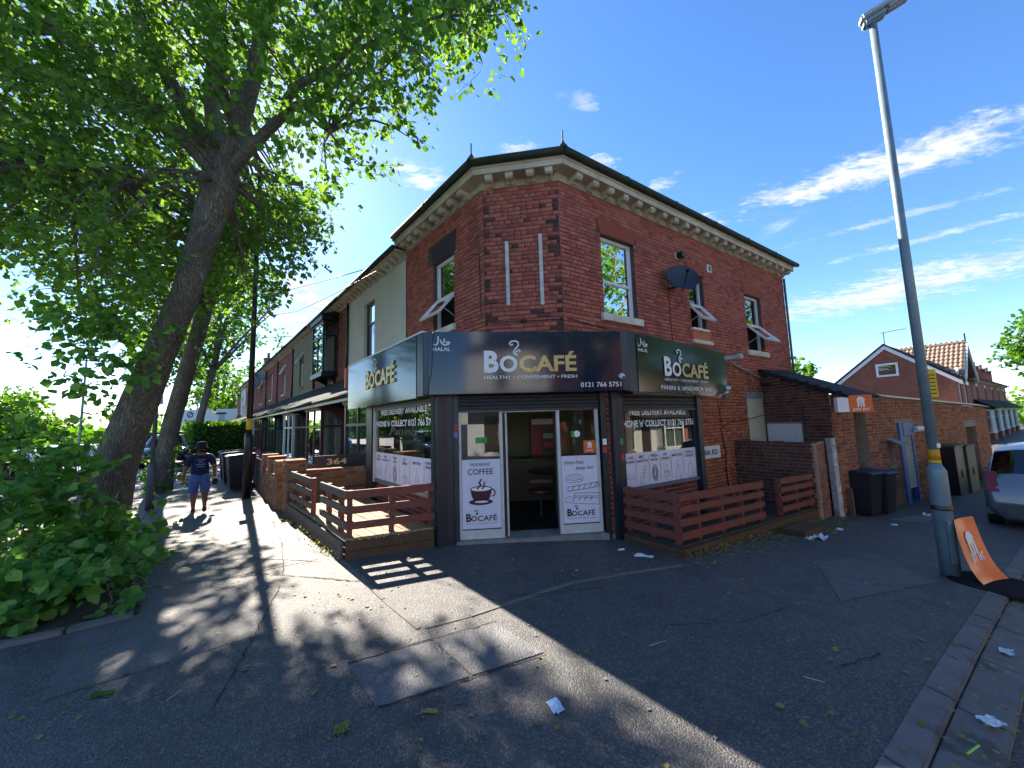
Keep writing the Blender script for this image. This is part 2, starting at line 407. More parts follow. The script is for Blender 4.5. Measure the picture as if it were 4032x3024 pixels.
def place_bricks(parent, fr, bricks, mat_name, cols, n_single, n=0., cam=(0, 0, 1.7), pale=0., soot=None, sort=True, keep=None):
    if not bricks: return
    cols = BRICK_COLS.setdefault(mat_name, cols)
    def dist(b):
        q = fr.p((b[0]+b[1])/2, n, b[2]); return (q[0]-cam[0])**2+(q[1]-cam[1])**2+(q[2]-cam[2])**2
    if sort: bricks = sorted(bricks, key=dist)
    single, rest = bricks[:n_single], bricks[n_single:]
    if single:
        m1 = brick_mat(mat_name, cols, True, pale=pale, soot=soot)
        if mat_name not in UNIT: UNIT[mat_name] = _unit_brick('brick', m1)
        w = WORLD.get(parent.name, (0, 0, 0))
        for b in single:
            q = fr.p((b[0]+b[1])/2, n+b[3], b[2]); o = bpy.data.objects.new('brick', UNIT[mat_name]); COL.objects.link(o); o.parent = parent
            o.location = (q[0]-w[0], q[1]-w[1], q[2]-w[2]); o.rotation_euler = (0, 0, fr.rot); o.scale = (b[1]-b[0], 1, 1)
    if rest:
        B = np.array(rest); k = len(B); e = .006; d = .011; h = .062
        def P(s, nn, z):
            q = fr.o[None]+fr.t[None]*s[:, None]+fr.nv[None]*nn[:, None]; return np.concatenate([q, z[:, None]], 1)
        s0, s1, z, j = B[:, 0], B[:, 1], B[:, 2], B[:, 3]+n
        V = np.stack([P(s0, 0*s0+n-.002, z), P(s1, 0*s0+n-.002, z), P(s1, 0*s0+n-.002, z+h), P(s0, 0*s0+n-.002, z+h), P(s0+e, j+d, z+e), P(s1-e, j+d, z+e), P(s1-e, j+d, z+h-e), P(s0+e, j+d, z+h-e)], 1).reshape(-1, 3)
        F = np.array([(4, 5, 6, 7), (0, 1, 5, 4), (1, 2, 6, 5), (2, 3, 7, 6), (3, 0, 4, 7)])
        Q = (F[None]+8*np.arange(k)[:, None, None]).reshape(-1, 4)
        o = np_mesh('brickwork', V, Q, brick_mat(mat_name, cols, False, pale=pale, soot=soot), parent); o['kind'] = 'stuff'
def wall_sheet(m, fr, s0, s1, z0, z1, openings, n=0., reveal=.12, reveals=True):
    """front face round the openings, and the sides of each opening"""
    S = sorted({s0, s1, *[a for o in openings for a in o[:2] if s0 < a < s1]}); Z = sorted({z0, z1, *[a for o in openings for a in o[2:4] if z0 < a < z1]})
    for a, b in zip(S[:-1], S[1:]):
        for c, d in zip(Z[:-1], Z[1:]):
            cs, cz = (a+b)/2, (c+d)/2
            if any(o[0] < cs < o[1] and o[2] < cz < o[3] for o in openings): continue
            m.quad(fr.p(a, n, c), fr.p(b, n, c), fr.p(b, n, d), fr.p(a, n, d))
    if reveals:
        for a, b, c, d in openings:
            P = fr.p; r = n-reveal
            m.quad(P(a, n, c), P(a, r, c), P(a, r, d), P(a, n, d)); m.quad(P(b, n, c), P(b, r, c), P(b, r, d), P(b, n, d))
            m.quad(P(a, n, c), P(b, n, c), P(b, r, c), P(a, r, c)); m.quad(P(a, n, d), P(b, n, d), P(b, r, d), P(a, r, d))
    return m
# ------------------------------------------------------------------ shared materials
WHITE = emis_free('white_plastic', 'dcdcda', .35, .5)
OFFWHITE = pm('white_painted_stone', 'd8d3c6', 'b9b2a2', 5, .8, .4, 50, mottled=('6a655a', 6, .66))
GLASS = glass_mat('window_glass', (.62, .68, .68), 2.6, .03)
SHOPGLASS = glass_mat('shop_glass', (.82, .86, .84), 1.7, .02)
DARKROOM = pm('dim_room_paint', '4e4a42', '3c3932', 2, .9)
BLACK = pm('black_gloss_paint', '14161a', '1d2026', 3, .32, .1, 30, spec=.5)
STONE = pm('cream_painted_stone', 'cbc1aa', 'a89d88', 2.2, .85, .5, 45, mottled=('77705f', 5, .64))
GUTTER = pm('mossy_black_iron', '17201a', '2d3a1f', 7, .7, .5, 60)
SLATE = pm('slate', '34373c', '26292d', 4, .9, .4, 30, spec=.15)
MORTAR = pm('dark_mortar', '5c4b45', '493b37', 9, .95, .5, 120)
MORTAR_PALE = pm('pale_mortar', '9a8878', '82705f', 9, .95, .5, 120)
RED = ['a0574a', 'ae6252', 'b66857', 'be705d', 'a75d4e', '955046', 'b16554', 'b86c5a']
DKRED = ['5c3230', '6e3a34', '7c433a', '50302f', '87493c']
ORANGE = ['80493a', '99614a', 'a87354', '723e34', 'a1694e', '875040', 'ad7d5e']
BUFF = ['a9794f', '9c6a45', '8a4a38', 'b4885c', '7f4436', 'a57850', '96603f']
TERR = ['8a4a44', '9a5650', 'a5625a', '7d433f', '925049']

# ------------------------------------------------------------------ frames of the corner building
UL, UR = (-.427, 6.334), (.892, 6.13)
LF = Frame(UL, -40.474, -1); RF = Frame(UR, 56.357, 1); CF = Frame(UL, 98.772, 1); CLEN = 1.334
DF = Frame((-.81, 5.58), 84, 1)                       # shop door
LS = Frame((-1.159, 5.543), -38, -1); RS = Frame((1.614, 5.835), 58, 1)      # side shop windows
MF = Frame(DF.p(0, .25, 0), 84, 1)                    # middle fascia
LFF = Frame((-1.244, 5.283), -38.6, -1); RFF = Frame((1.767, 5.6), 54.5, 1)   # side fascias
TOP = 5.84

# ------------------------------------------------------------------ ground
ASPH = asphalt_mat('pavement_asphalt', '46474a', '5d5c5b', .6)
ASPH2 = asphalt_mat('patch_asphalt', '5a5b5c', '6b6a68', .5)
ASPH3 = asphalt_mat('old_path_asphalt', '55544f', '6d6a63', .7)
ROADM = asphalt_mat('road_asphalt', '3f4145', '525252', .5)
CONC = pm('worn_concrete', '8c8a84', '6f6d69', 6, .85, .6, 90, mottled=('55534f', 9, .62))
def kerb_line():
    pts = [RF.p(s, 3.9, 0)[:2] for s in np.concatenate([np.arange(90, 30, -6.), np.arange(30, -2.4, -.8)])]
    pts += [(.45, 1.18), (-.3, .75), (-1.2, .5), (-2.2, .55), (-3.0, .82)]
    pts += [LF.p(s, 5.8, 0)[:2] for s in np.concatenate([np.arange(-2., 30, .8), np.arange(30, 150, 8.)])]
    return pts
def make_ground():
    O = np.array([.25, 6.6]); K = kerb_line(); T = np.linspace(0, 1, 27)**.8
    V = []; Q = []
    for k in K:
        for t in T:
            q = O+(np.array(k)-O)*t; V.append((q[0], q[1], gz(*q)))
    n = len(T)
    for i in range(len(K)-1):
        for j in range(n-1): Q.append((i*n+j, i*n+j+1, (i+1)*n+j+1, (i+1)*n+j))
    tag(np_mesh('pavement', V, Q, ASPH, None, True), kind='structure')
    ax = np.concatenate([[-1500, -700, -300, -150], np.arange(-90, 130, 2.), [150, 200, 400, 800, 1500]])
    X, Y = np.meshgrid(ax, ax, indexing='ij'); Z = np.vectorize(gz)(X, Y)-.10
    k = len(ax); V = np.stack([X, Y, Z], -1).reshape(-1, 3); I = np.arange((k-1)*k).reshape(k-1, k)[:, :-1].ravel()
    tag(np_mesh('road', V, np.stack([I, I+k, I+k+1, I+1], 1), ROADM, None, True), kind='structure')
make_ground()
def patch(name, pts, mat, lift=.004, sub=10):
    """a sheet on the pavement; four corners"""
    a, b, c, d = [np.array(p[:2], float) for p in pts]; V = []; Q = []
    for i in range(sub+1):
        for j in range(sub+1):
            u, v = i/sub, j/sub; q = (a*(1-u)+b*u)*(1-v)+(d*(1-u)+c*u)*v; V.append((q[0], q[1], gz(*q)+lift))
    for i in range(sub):
        for j in range(sub): Q.append((i*(sub+1)+j, (i+1)*(sub+1)+j, (i+1)*(sub+1)+j+1, i*(sub+1)+j+1))
    return np_mesh(name, V, Q, mat)
tag(patch('pavement_patch', [(3.05, 3.75), (3.75, 4.9), (5.0, 5.5), (4.6, 4.35)], ASPH2), kind='structure')
tag(patch('pavement_patch', [(-6.6, 7.3), (-3.9, 4.2), (-2.6, 5.1), (-5.2, 8.1)], ASPH3), kind='structure')
tag(patch('pavement_patch', [(-12.5, 14.2), (-6.65, 7.33), (-5.25, 8.13), (-10.4, 15.0)], ASPH3, .0042), kind='structure')
tag(patch('pavement_patch', [(-5.6, 5.4), (-3.1, 2.6), (-2.2, 3.3), (-4.6, 6.0)], ASPH2, .0035), kind='structure')
# concrete inspection covers set into the path
def slab(name, pts, h, mat, label):
    lo = [(p[0], p[1], gz(*p)-.05) for p in pts]; hi = [(p[0], p[1], gz(*p)+h) for p in pts]
    return tag(MB().hexa(lo, hi).build(name, mat, None, bevel=.006), label, 'access cover')
COVER = asphalt_mat('granite_chip_cover', '5b5d60', '74757a', .75)
slab('access_cover', [(-1.244, 2.899), (-.883, 2.461), (-.34, 2.725), (-.70, 3.165)], .005, COVER, 'grey stone chip access cover in the pavement, the one nearer the tree')
slab('access_cover', [(-.69, 3.17), (-.33, 2.73), (.185, 2.971), (-.204, 3.413)], .005, COVER, 'grey stone chip access cover in the pavement, the one nearer the cafe door')
EDG = pm('concrete_edging', '76726a', '605d57', 5, .9, .6, 80)
def edging(name, pts, w=.045, h=.007, seg=.9):
    root = tag(link(name, None), kind='structure')
    P = [np.array(p, float) for p in pts]
    for a, b in zip(P[:-1], P[1:]):
        L = np.linalg.norm(b-a); k = max(1, round(L/seg)); d = (b-a)/L; q = np.array([-d[1], d[0]])*w/2
        for i in range(k):
            s = a+d*(L*i/k+.004); e = a+d*(L*(i+1)/k-.004)
            c = [s+q, e+q, e-q, s-q]
            MB().hexa([(x, y, gz(x, y)-.06) for x, y in c], [(x, y, gz(x, y)+h+random.uniform(-.002, .003)) for x, y in c]).build('edging_stone', EDG, root)
edging('pavement_edging', [(-4.3, 7.55), (-1.333, 3.902), (-.842, 3.347)])
edging('pavement_edging', [(-.80, 3.36), (-.436, 3.532), (.57, 4.187), (1.98, 4.70)])
KERB = pm('kerb_concrete', '6f6f70', '5a5a5b', 5, .85, .6, 70, mottled=('4a4846', 3, .6))
def kerbs():
    root = tag(link('kerb', None), kind='structure'); s = -2.4
    while s < 24:
        e = s+.905; m = MB(); a = .006
        def col(ss, n, dz): x, y, _ = RF.p(ss, n, 0); return (x, y, gz(x, y)+dz)
        m.hexa([col(s+a, 3.88, -.2), col(e-a, 3.88, -.2), col(e-a, 4.01, -.2), col(s+a, 4.01, -.2)], [col(s+a, 3.88, .006), col(e-a, 3.88, .006), col(e-a, 4.01, -.012), col(s+a, 4.01, -.012)])
        m.build('kerb_stone', KERB, root, bevel=.008)
        m = MB().hexa([col(s+a, 4.015, -.2), col(e-a, 4.015, -.2), col(e-a, 4.22, -.2), col(s+a, 4.22, -.2)], [col(s+a, 4.015, -.05), col(e-a, 4.015, -.05), col(e-a, 4.22, -.075), col(s+a, 4.22, -.075)])
        m.build('channel_stone', KERB, root, bevel=.006)
        s = e
    root = tag(link('kerb', None), kind='structure'); s = -2.
    while s < 40:
        e = s+.905
        MB().box(LF, s+.005, e-.005, 5.79, 5.93, -.2, .008).build('kerb_stone', KERB, root); s = e
kerbs()

# ------------------------------------------------------------------ the corner cafe building
CAFE = thing('cafe_building', 'two storey red brick corner building with cream bracketed cornice and cafe shopfront', 'building', (.3, 6.6, 0))
W1 = (1.005, 1.945, 3.635, 5.165); W2 = (3.81, 4.41, 3.70, 4.985); W3 = (6.40, 7.31, 3.405, 4.93)
WL = (.99, 1.825, 3.63, 5.10)
SHOPGAP = (-.2, 2.62, -1.2, 2.96)
RLEN = 8.945; LLEN = 3.123
rop = [W1, W2, W3]
m = wall_sheet(MB(), RF, 0, RLEN, -1.2, TOP, rop+[SHOPGAP]); m.build('wall', MORTAR, CAFE).name = 'wall'
m = wall_sheet(MB(), LF, 0, LLEN, 2.96, TOP, [WL]); m.build('wall', MORTAR, CAFE)
m = wall_sheet(MB(), CF, 0, CLEN, 2.96, TOP, []); m.build('wall', MORTAR, CAFE)
MB().box(RF, RLEN, RLEN+.01, -6, .0, -1.2, TOP).build('end_wall', flat_brick_mat('end_brick', '7d3a30', '8f4436', '5c4b45', 1, 146), CAFE)
def arch_poly(a, b, z, rise=.30, flare=.09): return (a-flare, b+flare, z, z+rise)
arches = {'R': [(W1, .30), (W2, .26), (W3, .26)], 'L': [(WL, .40)]}
ro = [w for w in rop]+[(w[0]-.09, w[1]+.09, w[3], w[3]+r) for w, r in arches['R']]
lo_ = [WL]+[(WL[0]-.1, WL[1]+.22, WL[3], WL[3]+.40)]
B = brick_layout(0, RLEN, -.9, TOP, ro+[SHOPGAP, (6.0, 6.85, 1.0, 2.30)], 1)
B = [b for b in B if not (b[2] < 1.0 and b[0] > 5.3 and b[0] < 0)]
upper = [b for b in B if b[2] > 2.9]; lower = [b for b in B if b[2] <= 2.9]
place_bricks(CAFE, RF, upper, 'red_brick', RED, 150, pale=.3)
place_bricks(CAFE, RF, lower, 'orange_brick', ['b06440', 'bb6f47', '9c5840', 'c27a4d', '94503c', 'b56a45'], 30, pale=.15)
place_bricks(CAFE, LF, brick_layout(0, LLEN, 3.0, TOP, lo_, 2), 'red_brick', RED, 40, pale=.1)
BC = brick_layout(0, CLEN, 3.0, TOP, [], 3, headers=3)
rnd = random.Random(5)
dark = [b for b in BC if ((b[0] < .03 or b[1] > CLEN-.03) and rnd.random() < .6) or rnd.random() < .025]
place_bricks(CAFE, CF, [b for b in BC if b not in dark], 'red_brick', RED, 55, pale=.1)
place_bricks(CAFE, CF, dark, 'blue_brick', ['4a3334', '5a3c38', '634039', '44302f'], 20)
# gauged arches over the windows: each voussoir a brick of its own
VOUS = {'R': pm('orange_rubbed_brick', '9a4a30', '8a4029', 20, .8, .3, 90), 'L': pm('sooty_rubbed_brick', '3c3236', '30292d', 20, .8, .3, 90)}
def arch(fr, w, rise, mat, k, parent, flare=.09):
    a, b, z = w[0], w[1], w[3]
    for i in range(k):
        u0, u1 = i/k, (i+1)/k; g = .0025
        camber = lambda u: .02*(1-(2*u-1)**2)
        s0, s1 = a+(b-a)*u0, a+(b-a)*u1; t0, t1 = a-flare+(b-a+2*flare)*u0, a-flare+(b-a+2*flare)*u1
        pts = [(s0+g, z+camber(u0)), (s1-g, z+camber(u1)), (t1-g, z+rise), (t0+g, z+rise)]
        d = .014+rnd.uniform(-.001, .002)
        MB().prism([fr.p(s, -.08, zz) for s, zz in pts], np.array([*fr.nv, 0])*(d+.08)).build('voussoir', mat, parent)
for w, r in arches['R']: arch(RF, w, r, VOUS['R'], 14 if w is W1 else 9, CAFE)
arch(LF, WL, .40, VOUS['L'], 12, CAFE, .1)
def window(parent, fr, w, n=-.09, transom=None, mat=WHITE, bar=.055, open_lower=0., open_upper=0., sill=None, glass=GLASS, mull=[], vent=True, room=True, curtain=None, rd=1.6):
    a, b, c, d = w; P = fr.p
    f = MB(); dp = .06
    f.box(fr, a, b, n-dp, n, d-bar, d); f.box(fr, a, b, n-dp, n, c, c+bar); f.box(fr, a, a+bar, n-dp+.001, n-.001, c+bar, d-bar); f.box(fr, b-bar, b, n-dp+.001, n-.001, c+bar, d-bar)
    if transom: f.box(fr, a+bar, b-bar, n-dp+.002, n-.002, transom-bar/2, transom+bar/2)
    for x in mull: f.box(fr, x-bar/2, x+bar/2, n-dp+.003, n+.003, c+bar, (transom-bar/2) if transom else d-bar)
    if vent and b-a > .3: f.box(fr, (a+b)/2-.13, (a+b)/2+.13, n-.001, n+.012, d-.042, d-.022)
    win = f.build('window', mat, parent)
    def pane(s0, s1, z0, z1): MB().quad(P(s0, n-.03, z0), P(s1, n-.03, z0), P(s1, n-.03, z1), P(s0, n-.03, z1)).build('pane', glass, win)
    def sash(s0, s1, z0, z1, ang):
        L = z1-z0; q = rad(ang); h = MB(); u = np.array([math.sin(q), -math.cos(q)]); v = np.array([math.cos(q), math.sin(q)])
        def S(s, l, o): nn = n+.004+u[0]*l+v[0]*o; zz = z1+u[1]*l+v[1]*o; return P(s, nn, zz)
        def bx(x0, x1, l0, l1): h.hexa([S(x0, l0, 0), S(x1, l0, 0), S(x1, l1, 0), S(x0, l1, 0)], [S(x0, l0, .045), S(x1, l0, .045), S(x1, l1, .045), S(x0, l1, .045)])
        t = .048; bx(s0, s1, 0, t); bx(s0, s1, L-t, L); bx(s0, s0+t, t+.0005, L-t-.0005); bx(s1-t, s1, t+.0005, L-t-.0005)
        sh = h.build('open_sash', mat, win)
        MB().quad(S(s0+t, t, .02), S(s1-t, t, .02), S(s1-t, L-t, .02), S(s0+t, L-t, .02)).build('sash_pane', glass, win)
        MB().tube([S(s0+.01, L*.75, .0), P(s0+.02, n, z0+.12)], .006, 5).build('stay', mat, win)
    zc = transom
    cols = sorted([a+bar, *mull, b-bar])
    if zc:
        if open_upper: sash(a+.03, b-.03, zc, d-.02, open_upper)
        else: pane(a+bar, b-bar, zc, d-bar)
        if open_lower: sash(a+.03, b-.03, c+.03, zc-.01, open_lower)
        else: pane(a+bar, b-bar, c+bar, zc)
    else: pane(a+bar, b-bar, c+bar, d-bar)
    if sill:
        sm, over, h, z = sill
        MB().box(fr, a-over, b+over, -.05, .07, z-h, z).build('sill', sm, win, bevel=.008)
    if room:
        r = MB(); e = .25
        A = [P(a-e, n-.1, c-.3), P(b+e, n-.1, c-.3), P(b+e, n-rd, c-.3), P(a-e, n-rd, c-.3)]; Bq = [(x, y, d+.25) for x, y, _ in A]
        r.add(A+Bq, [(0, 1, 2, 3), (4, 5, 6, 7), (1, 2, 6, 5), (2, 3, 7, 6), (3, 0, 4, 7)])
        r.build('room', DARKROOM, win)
    if curtain:
        cm, x0, x1 = curtain
        k = MB(); N_ = 24
        pts = [(x0+(x1-x0)*i/N_, n-.16+.018*math.sin(i*1.9)) for i in range(N_+1)]
        for (s0, m0), (s1, m1) in zip(pts[:-1], pts[1:]): k.quad(P(s0, m0, c+.02), P(s1, m1, c+.02), P(s1, m1, d-.03), P(s0, m0, d-.03))
        k.build('curtain', cm, win, True)
    return win
NET = pm('net_curtain', 'b9bcb4', 'a4a8a0', 12, .9)
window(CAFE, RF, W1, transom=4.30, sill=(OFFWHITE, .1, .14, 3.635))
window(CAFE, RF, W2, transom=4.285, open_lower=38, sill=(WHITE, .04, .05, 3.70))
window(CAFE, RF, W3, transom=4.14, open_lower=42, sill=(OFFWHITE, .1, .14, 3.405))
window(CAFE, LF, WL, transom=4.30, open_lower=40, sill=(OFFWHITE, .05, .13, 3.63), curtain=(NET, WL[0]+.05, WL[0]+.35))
MB().box(RF, 3.78, 4.56, 0, .07, 3.345, 3.43).build('old_sill', OFFWHITE, CAFE, bevel=.008)
MB().box(RF, 3.80, 4.52, .012, .02, 3.44, 3.65).build('blocked_panel', brick_mat('orange_brick', ORANGE, False), CAFE)
# cornice: frieze, egg and dart, brackets, fascia, gutter, lead cap
def run(segs, n0, n1, z0, z1, name, mat, extra=0., bev=0.):
    """a moulding that turns the two corners: mitred in plan"""
    pts = {}
    def off(n):
        # intersections of the offset lines
        def line(fr, n): return fr.o+fr.nv*n, fr.t
        def inter(A, B):
            (p, t), (q, u) = A, B; M = np.array([[t[0], -u[0]], [t[1], -u[1]]]); k = np.linalg.solve(M, q-p); return p+t*k[0]
        l, c, r = line(LF, n), line(CF, n), line(RF, n)
        return [l[0]+l[1]*(LLEN+extra), inter(l, c), inter(c, r), r[0]+r[1]*(RLEN+extra)]
    a, b = off(n0), off(n1); m = MB()
    for i in range(3):
        lo = [(*a[i], z0), (*a[i+1], z0), (*b[i+1], z0), (*b[i], z0)]; hi = [(x, y, z1) for x, y, _ in lo]
        m.hexa(lo, hi)
    return m.build(name, mat, CAFE, bevel=bev)
run(None, .0, .035, TOP+.055, 5.985, 'frieze', STONE)
run(None, -.001, .055, TOP, TOP+.014, 'frieze_fillet', STONE)
run(None, .0, .27, 5.985, 6.0, 'soffit', STONE, .08)
run(None, .245, .285, 5.97, 6.115, 'cornice_fascia', STONE, .08)
run(None, .285, .30, 6.07, 6.113, 'cornice_lip', STONE, .08)
run(None, .0, .245, 6.115, 6.14, 'cornice_top', STONE, .08)
def egg_dart():
    m = MB(); k = 0
    for fr, L in ((LF, LLEN), (CF, CLEN), (RF, RLEN)):
        m.box(fr, .0, L, -.002, .03, TOP+.014, TOP+.062)
        s = .05
        while s < L-.03:
            m.lathe(fr.p(s, .032, TOP+.018), [(.006, 0), (.026, .008), (.028, .022), (.018, .036), (.004, .041)], 6)
            m.box(fr, s+.040, s+.050, .028, .05, TOP+.018, TOP+.058)
            s += .09
    o = m.build('egg_and_dart_moulding', STONE, CAFE); o['kind'] = 'stuff'
egg_dart()
def bracket(fr, s):
    # scrolled modillion: an S in side view, with an acanthus leaf on its face
    prof = [(0, .125), (0, .0), (.03, -.012), (.065, -.006), (.085, .016), (.12, .022), (.16, .012), (.20, .012), (.226, .034), (.226, .09), (.215, .125)]
    w = .065; z0 = 5.862
    m = MB(); m.prism([fr.p(s-w, .03+a, z0+b) for a, b in prof], np.array([*fr.t, 0])*2*w)
    for j in (-1, 0, 1):
        m.tube([fr.p(s+j*.032, .03+a, z0+b-.002) for a, b in prof[2:10]], [.008, .014, .016, .013, .013, .015, .014, .007], 5)
    m.box(fr, s-w-.014, s+w+.014, .03, .235, z0+.105, z0+.122)
    m.build('bracket', STONE, CAFE)
for s in np.arange(.40, LLEN, .352): bracket(LF, s)
for s in (.16, .52, .88, 1.2): bracket(CF, s)
for s in np.arange(.30, RLEN+.05, .405): bracket(RF, s)
run(None, .24, .33, 6.116, 6.13, 'gutter_board', GUTTER, .12)
def gutter_run():
    m = MB()
    def off(n):
        def line(fr): return fr.o+fr.nv*n, fr.t
        def inter(A, B):
            (p, t), (q, u) = A, B; k = np.linalg.solve(np.array([[t[0], -u[0]], [t[1], -u[1]]]), q-p); return p+t*k[0]
        l, c, r = line(LF), line(CF), line(RF)
        return [l[0]+l[1]*(LLEN+.02), inter(l, c), inter(c, r), r[0]+r[1]*(RLEN+.2)]
    q = off(.355)
    for a, b in zip(q[:-1], q[1:]):
        d = (b-a)/np.linalg.norm(b-a); k = int(np.linalg.norm(b-a)/1.8)+1
        m.tube([(*a, 6.16), (*b, 6.16)], .06, 10)
        for i in range(1, k): c = a+(b-a)*i/k; m.tube([(*(c-d*.03), 6.16), (*(c+d*.03), 6.16)], .068, 10)
    m.build('gutter', GUTTER, CAFE, True)
    for i in (1, 2):
        x, y = off(.31)[i]; k = MB(); k.lathe((x, y, 6.17), [(.11, 0), (.09, .05), (.035, .13), (.012, .19)], 8); k.tube([(x, y, 6.36), (x, y, 6.54)], .012, 6); k.build('hip_finial', GUTTER, CAFE)
gutter_run()
# roof: hipped, rising back from the cornice
def cafe_roof():
    def off(n):
        def line(fr): return fr.o+fr.nv*n, fr.t
        def inter(A, B):
            (p, t), (q, u) = A, B; k = np.linalg.solve(np.array([[t[0], -u[0]], [t[1], -u[1]]]), q-p); return p+t*k[0]
        l, c, r = line(LF), line(CF), line(RF)
        return [l[0]+l[1]*LLEN, inter(l, c), inter(c, r), r[0]+r[1]*RLEN]
    a = off(.30); m = MB()
    rl = LF.p(LLEN, -3.6, 7.9); rc = (.55, 9.6, 7.9); rr = RF.p(RLEN, -2.6, 7.5)
    m.poly([(*a[0], 6.17), (*a[1], 6.17), rc, rl]); m.poly([(*a[1], 6.17), (*a[2], 6.17), rc]); m.poly([(*a[2], 6.17), (*a[3], 6.17), rr, rc])
    m.build('roof', SLATE, CAFE)
cafe_roof()
# shopfront --------------------------------------------------------
FASC = pm('dark_frame_paint', '1c232c', '252d38', 3, .38, .1, 20)
SHUT = pm('shutter_steel', '23262c', '2e323a', 6, .45, .1, 20, metal=.3)
PEEL = pm('peeling_black_paint', '14171c', '1b2027', 5, .4, .3, 40, mottled=('c9c6be', 14, .69))
ALU = pm('white_aluminium', 'c9c8c3', 'b4b2ac', 6, .4, .1, 20)
SHOP = thing('shopfront', 'cafe shopfront with white framed glass door bay, brick piers and raised black roller shutters', 'shopfront', (.25, 5.7, 0))
# piers
def pier(fr, s0, s1, z0, z1, seed, parent):
    MB().box(fr, s0, s1, -.25, 0, z0, z1).build('pier', MORTAR_PALE, parent)
    place_bricks(parent, fr, brick_layout(s0, s1, z0+.1, z1, [], seed, L=(s1-s0)*2, headers=0), 'pier_brick', ['6d322e', '7a3a34', '85443b', '622d2b'], 60)
pier(DF, -.295, -.205, -.05, 2.12, 21, SHOP); pier(DF, 2.255, 2.40, -.1, 2.12, 22, SHOP)
MB().box(DF, -.40, -.296, -.2, .04, -.06, 2.14).build('post', PEEL, SHOP); MB().box(DF, -.204, -.08, -.2, .03, -.06, 2.14).build('post', PEEL, SHOP)
MB().box(DF, -.078, -.005, -.2, -.01, -.06, 2.14).build('shutter_guide', FASC, SHOP)
MB().box(DF, 2.165, 2.25, -.2, .03, -.1, 2.14).build('post', PEEL, SHOP)
MB().box(DF, 2.405, 2.44, -.2, .03, -.1, 2.14).build('post', FASC, SHOP)
MB().hexa([DF.p(-.05, -.35, -.2), DF.p(2.2, -.35, -.2), DF.p(2.2, .05, -.2), DF.p(-.05, .05, -.2)], [DF.p(-.05, -.35, .035), DF.p(2.2, -.35, .035), DF.p(2.2, .05, .028), DF.p(-.05, .05, .028)]).build('doorstep', CONC, SHOP, bevel=.01)
# shutter over the door: curtain of slats, half down
def shutter(fr, s0, s1, z0, z1, n, parent):
    k = max(1, round((z1-z0)/.058)); h = (z1-z0)/k
    for i in range(k):
        zz = z0+i*h; pr = [(0, 0), (.012, .004), (.016, h*.5), (.012, h-.006), (0, h-.002)]
        MB().prism([fr.p(s0, n+a, zz+b) for a, b in pr], np.array([*fr.t, 0])*(s1-s0)).build('shutter_slat', SHUT, parent)
    MB().box(fr, s0, s1, n-.012, n+.026, z0-.03, z0).build('shutter_bar', FASC, parent)
shutter(DF, -.005, 2.16, 1.905, 2.13, -.03, SHOP)
# door bay: two fixed glazed lights with posters, open doorway between
def frame_bar(s0, s1, z0, z1, n0=-.10, n1=-.03, mat=ALU, name='door_frame', fr=DF, parent=SHOP): return MB().box(fr, s0, s1, n0, n1, z0, z1).build(name, mat, parent)
frame_bar(0, .035, .035, 1.9); frame_bar(.61, .652, .035, 1.9); frame_bar(.70, .728, .035, 1.9, -.3, -.10); frame_bar(1.482, 1.53, .035, 1.9); frame_bar(2.09, 2.14, .035, 1.9)
MB().box(DF, .652, .70, -.4, -.12, .035, 1.9).build('door_edge', pm('dark_brown_door', '2b241e', '3a3128', 6, .5), SHOP)
for a, b in ((.035, .61), (1.53, 2.09)):
    frame_bar(a, b, 1.87, 1.90); frame_bar(a, b, .035, .165, name='kick_panel'); frame_bar(a, b, .165, .18, -.10, -.028, BLACK, 'kick_trim')
    MB().quad(DF.p(a, -.06, 1.175), DF.p(b, -.06, 1.175), DF.p(b, -.06, 1.87), DF.p(a, -.06, 1.87)).build('pane', SHOPGLASS, SHOP)
frame_bar(.652, 1.482, 1.86, 1.90)
# inside
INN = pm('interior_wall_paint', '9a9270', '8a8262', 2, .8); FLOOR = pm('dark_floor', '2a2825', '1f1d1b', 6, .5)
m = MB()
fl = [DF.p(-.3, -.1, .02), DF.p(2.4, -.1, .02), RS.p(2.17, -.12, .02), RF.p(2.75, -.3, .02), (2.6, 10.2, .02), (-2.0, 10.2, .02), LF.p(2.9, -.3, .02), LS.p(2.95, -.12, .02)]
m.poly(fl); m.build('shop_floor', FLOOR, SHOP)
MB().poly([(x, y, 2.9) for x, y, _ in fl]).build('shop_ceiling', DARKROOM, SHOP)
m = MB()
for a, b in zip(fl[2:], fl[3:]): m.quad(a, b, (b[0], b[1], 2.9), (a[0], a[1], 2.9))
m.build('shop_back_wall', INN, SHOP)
# soffit and roof behind the fascias
def shop_cover(z0, z1, name, mat):
    pts = [LFF.p(3.9, -.02, 0), LFF.p(0, -.02, 0), RFF.p(0, -.02, 0), RFF.p(2.85, -.02, 0), RF.p(3.0, -.05, 0), CF.p(CLEN, -.05, 0), CF.p(0, -.05, 0), LF.p(LLEN, -.05, 0), LF.p(3.3, -.05, 0)]
    m = MB(); m.prism([(x, y, z0) for x, y, _ in pts], (0, 0, z1-z0)); m.build(name, mat, SHOP)
shop_cover(2.135, 2.15, 'soffit', FASC); shop_cover(2.93, 2.945, 'flat_roof', SLATE)
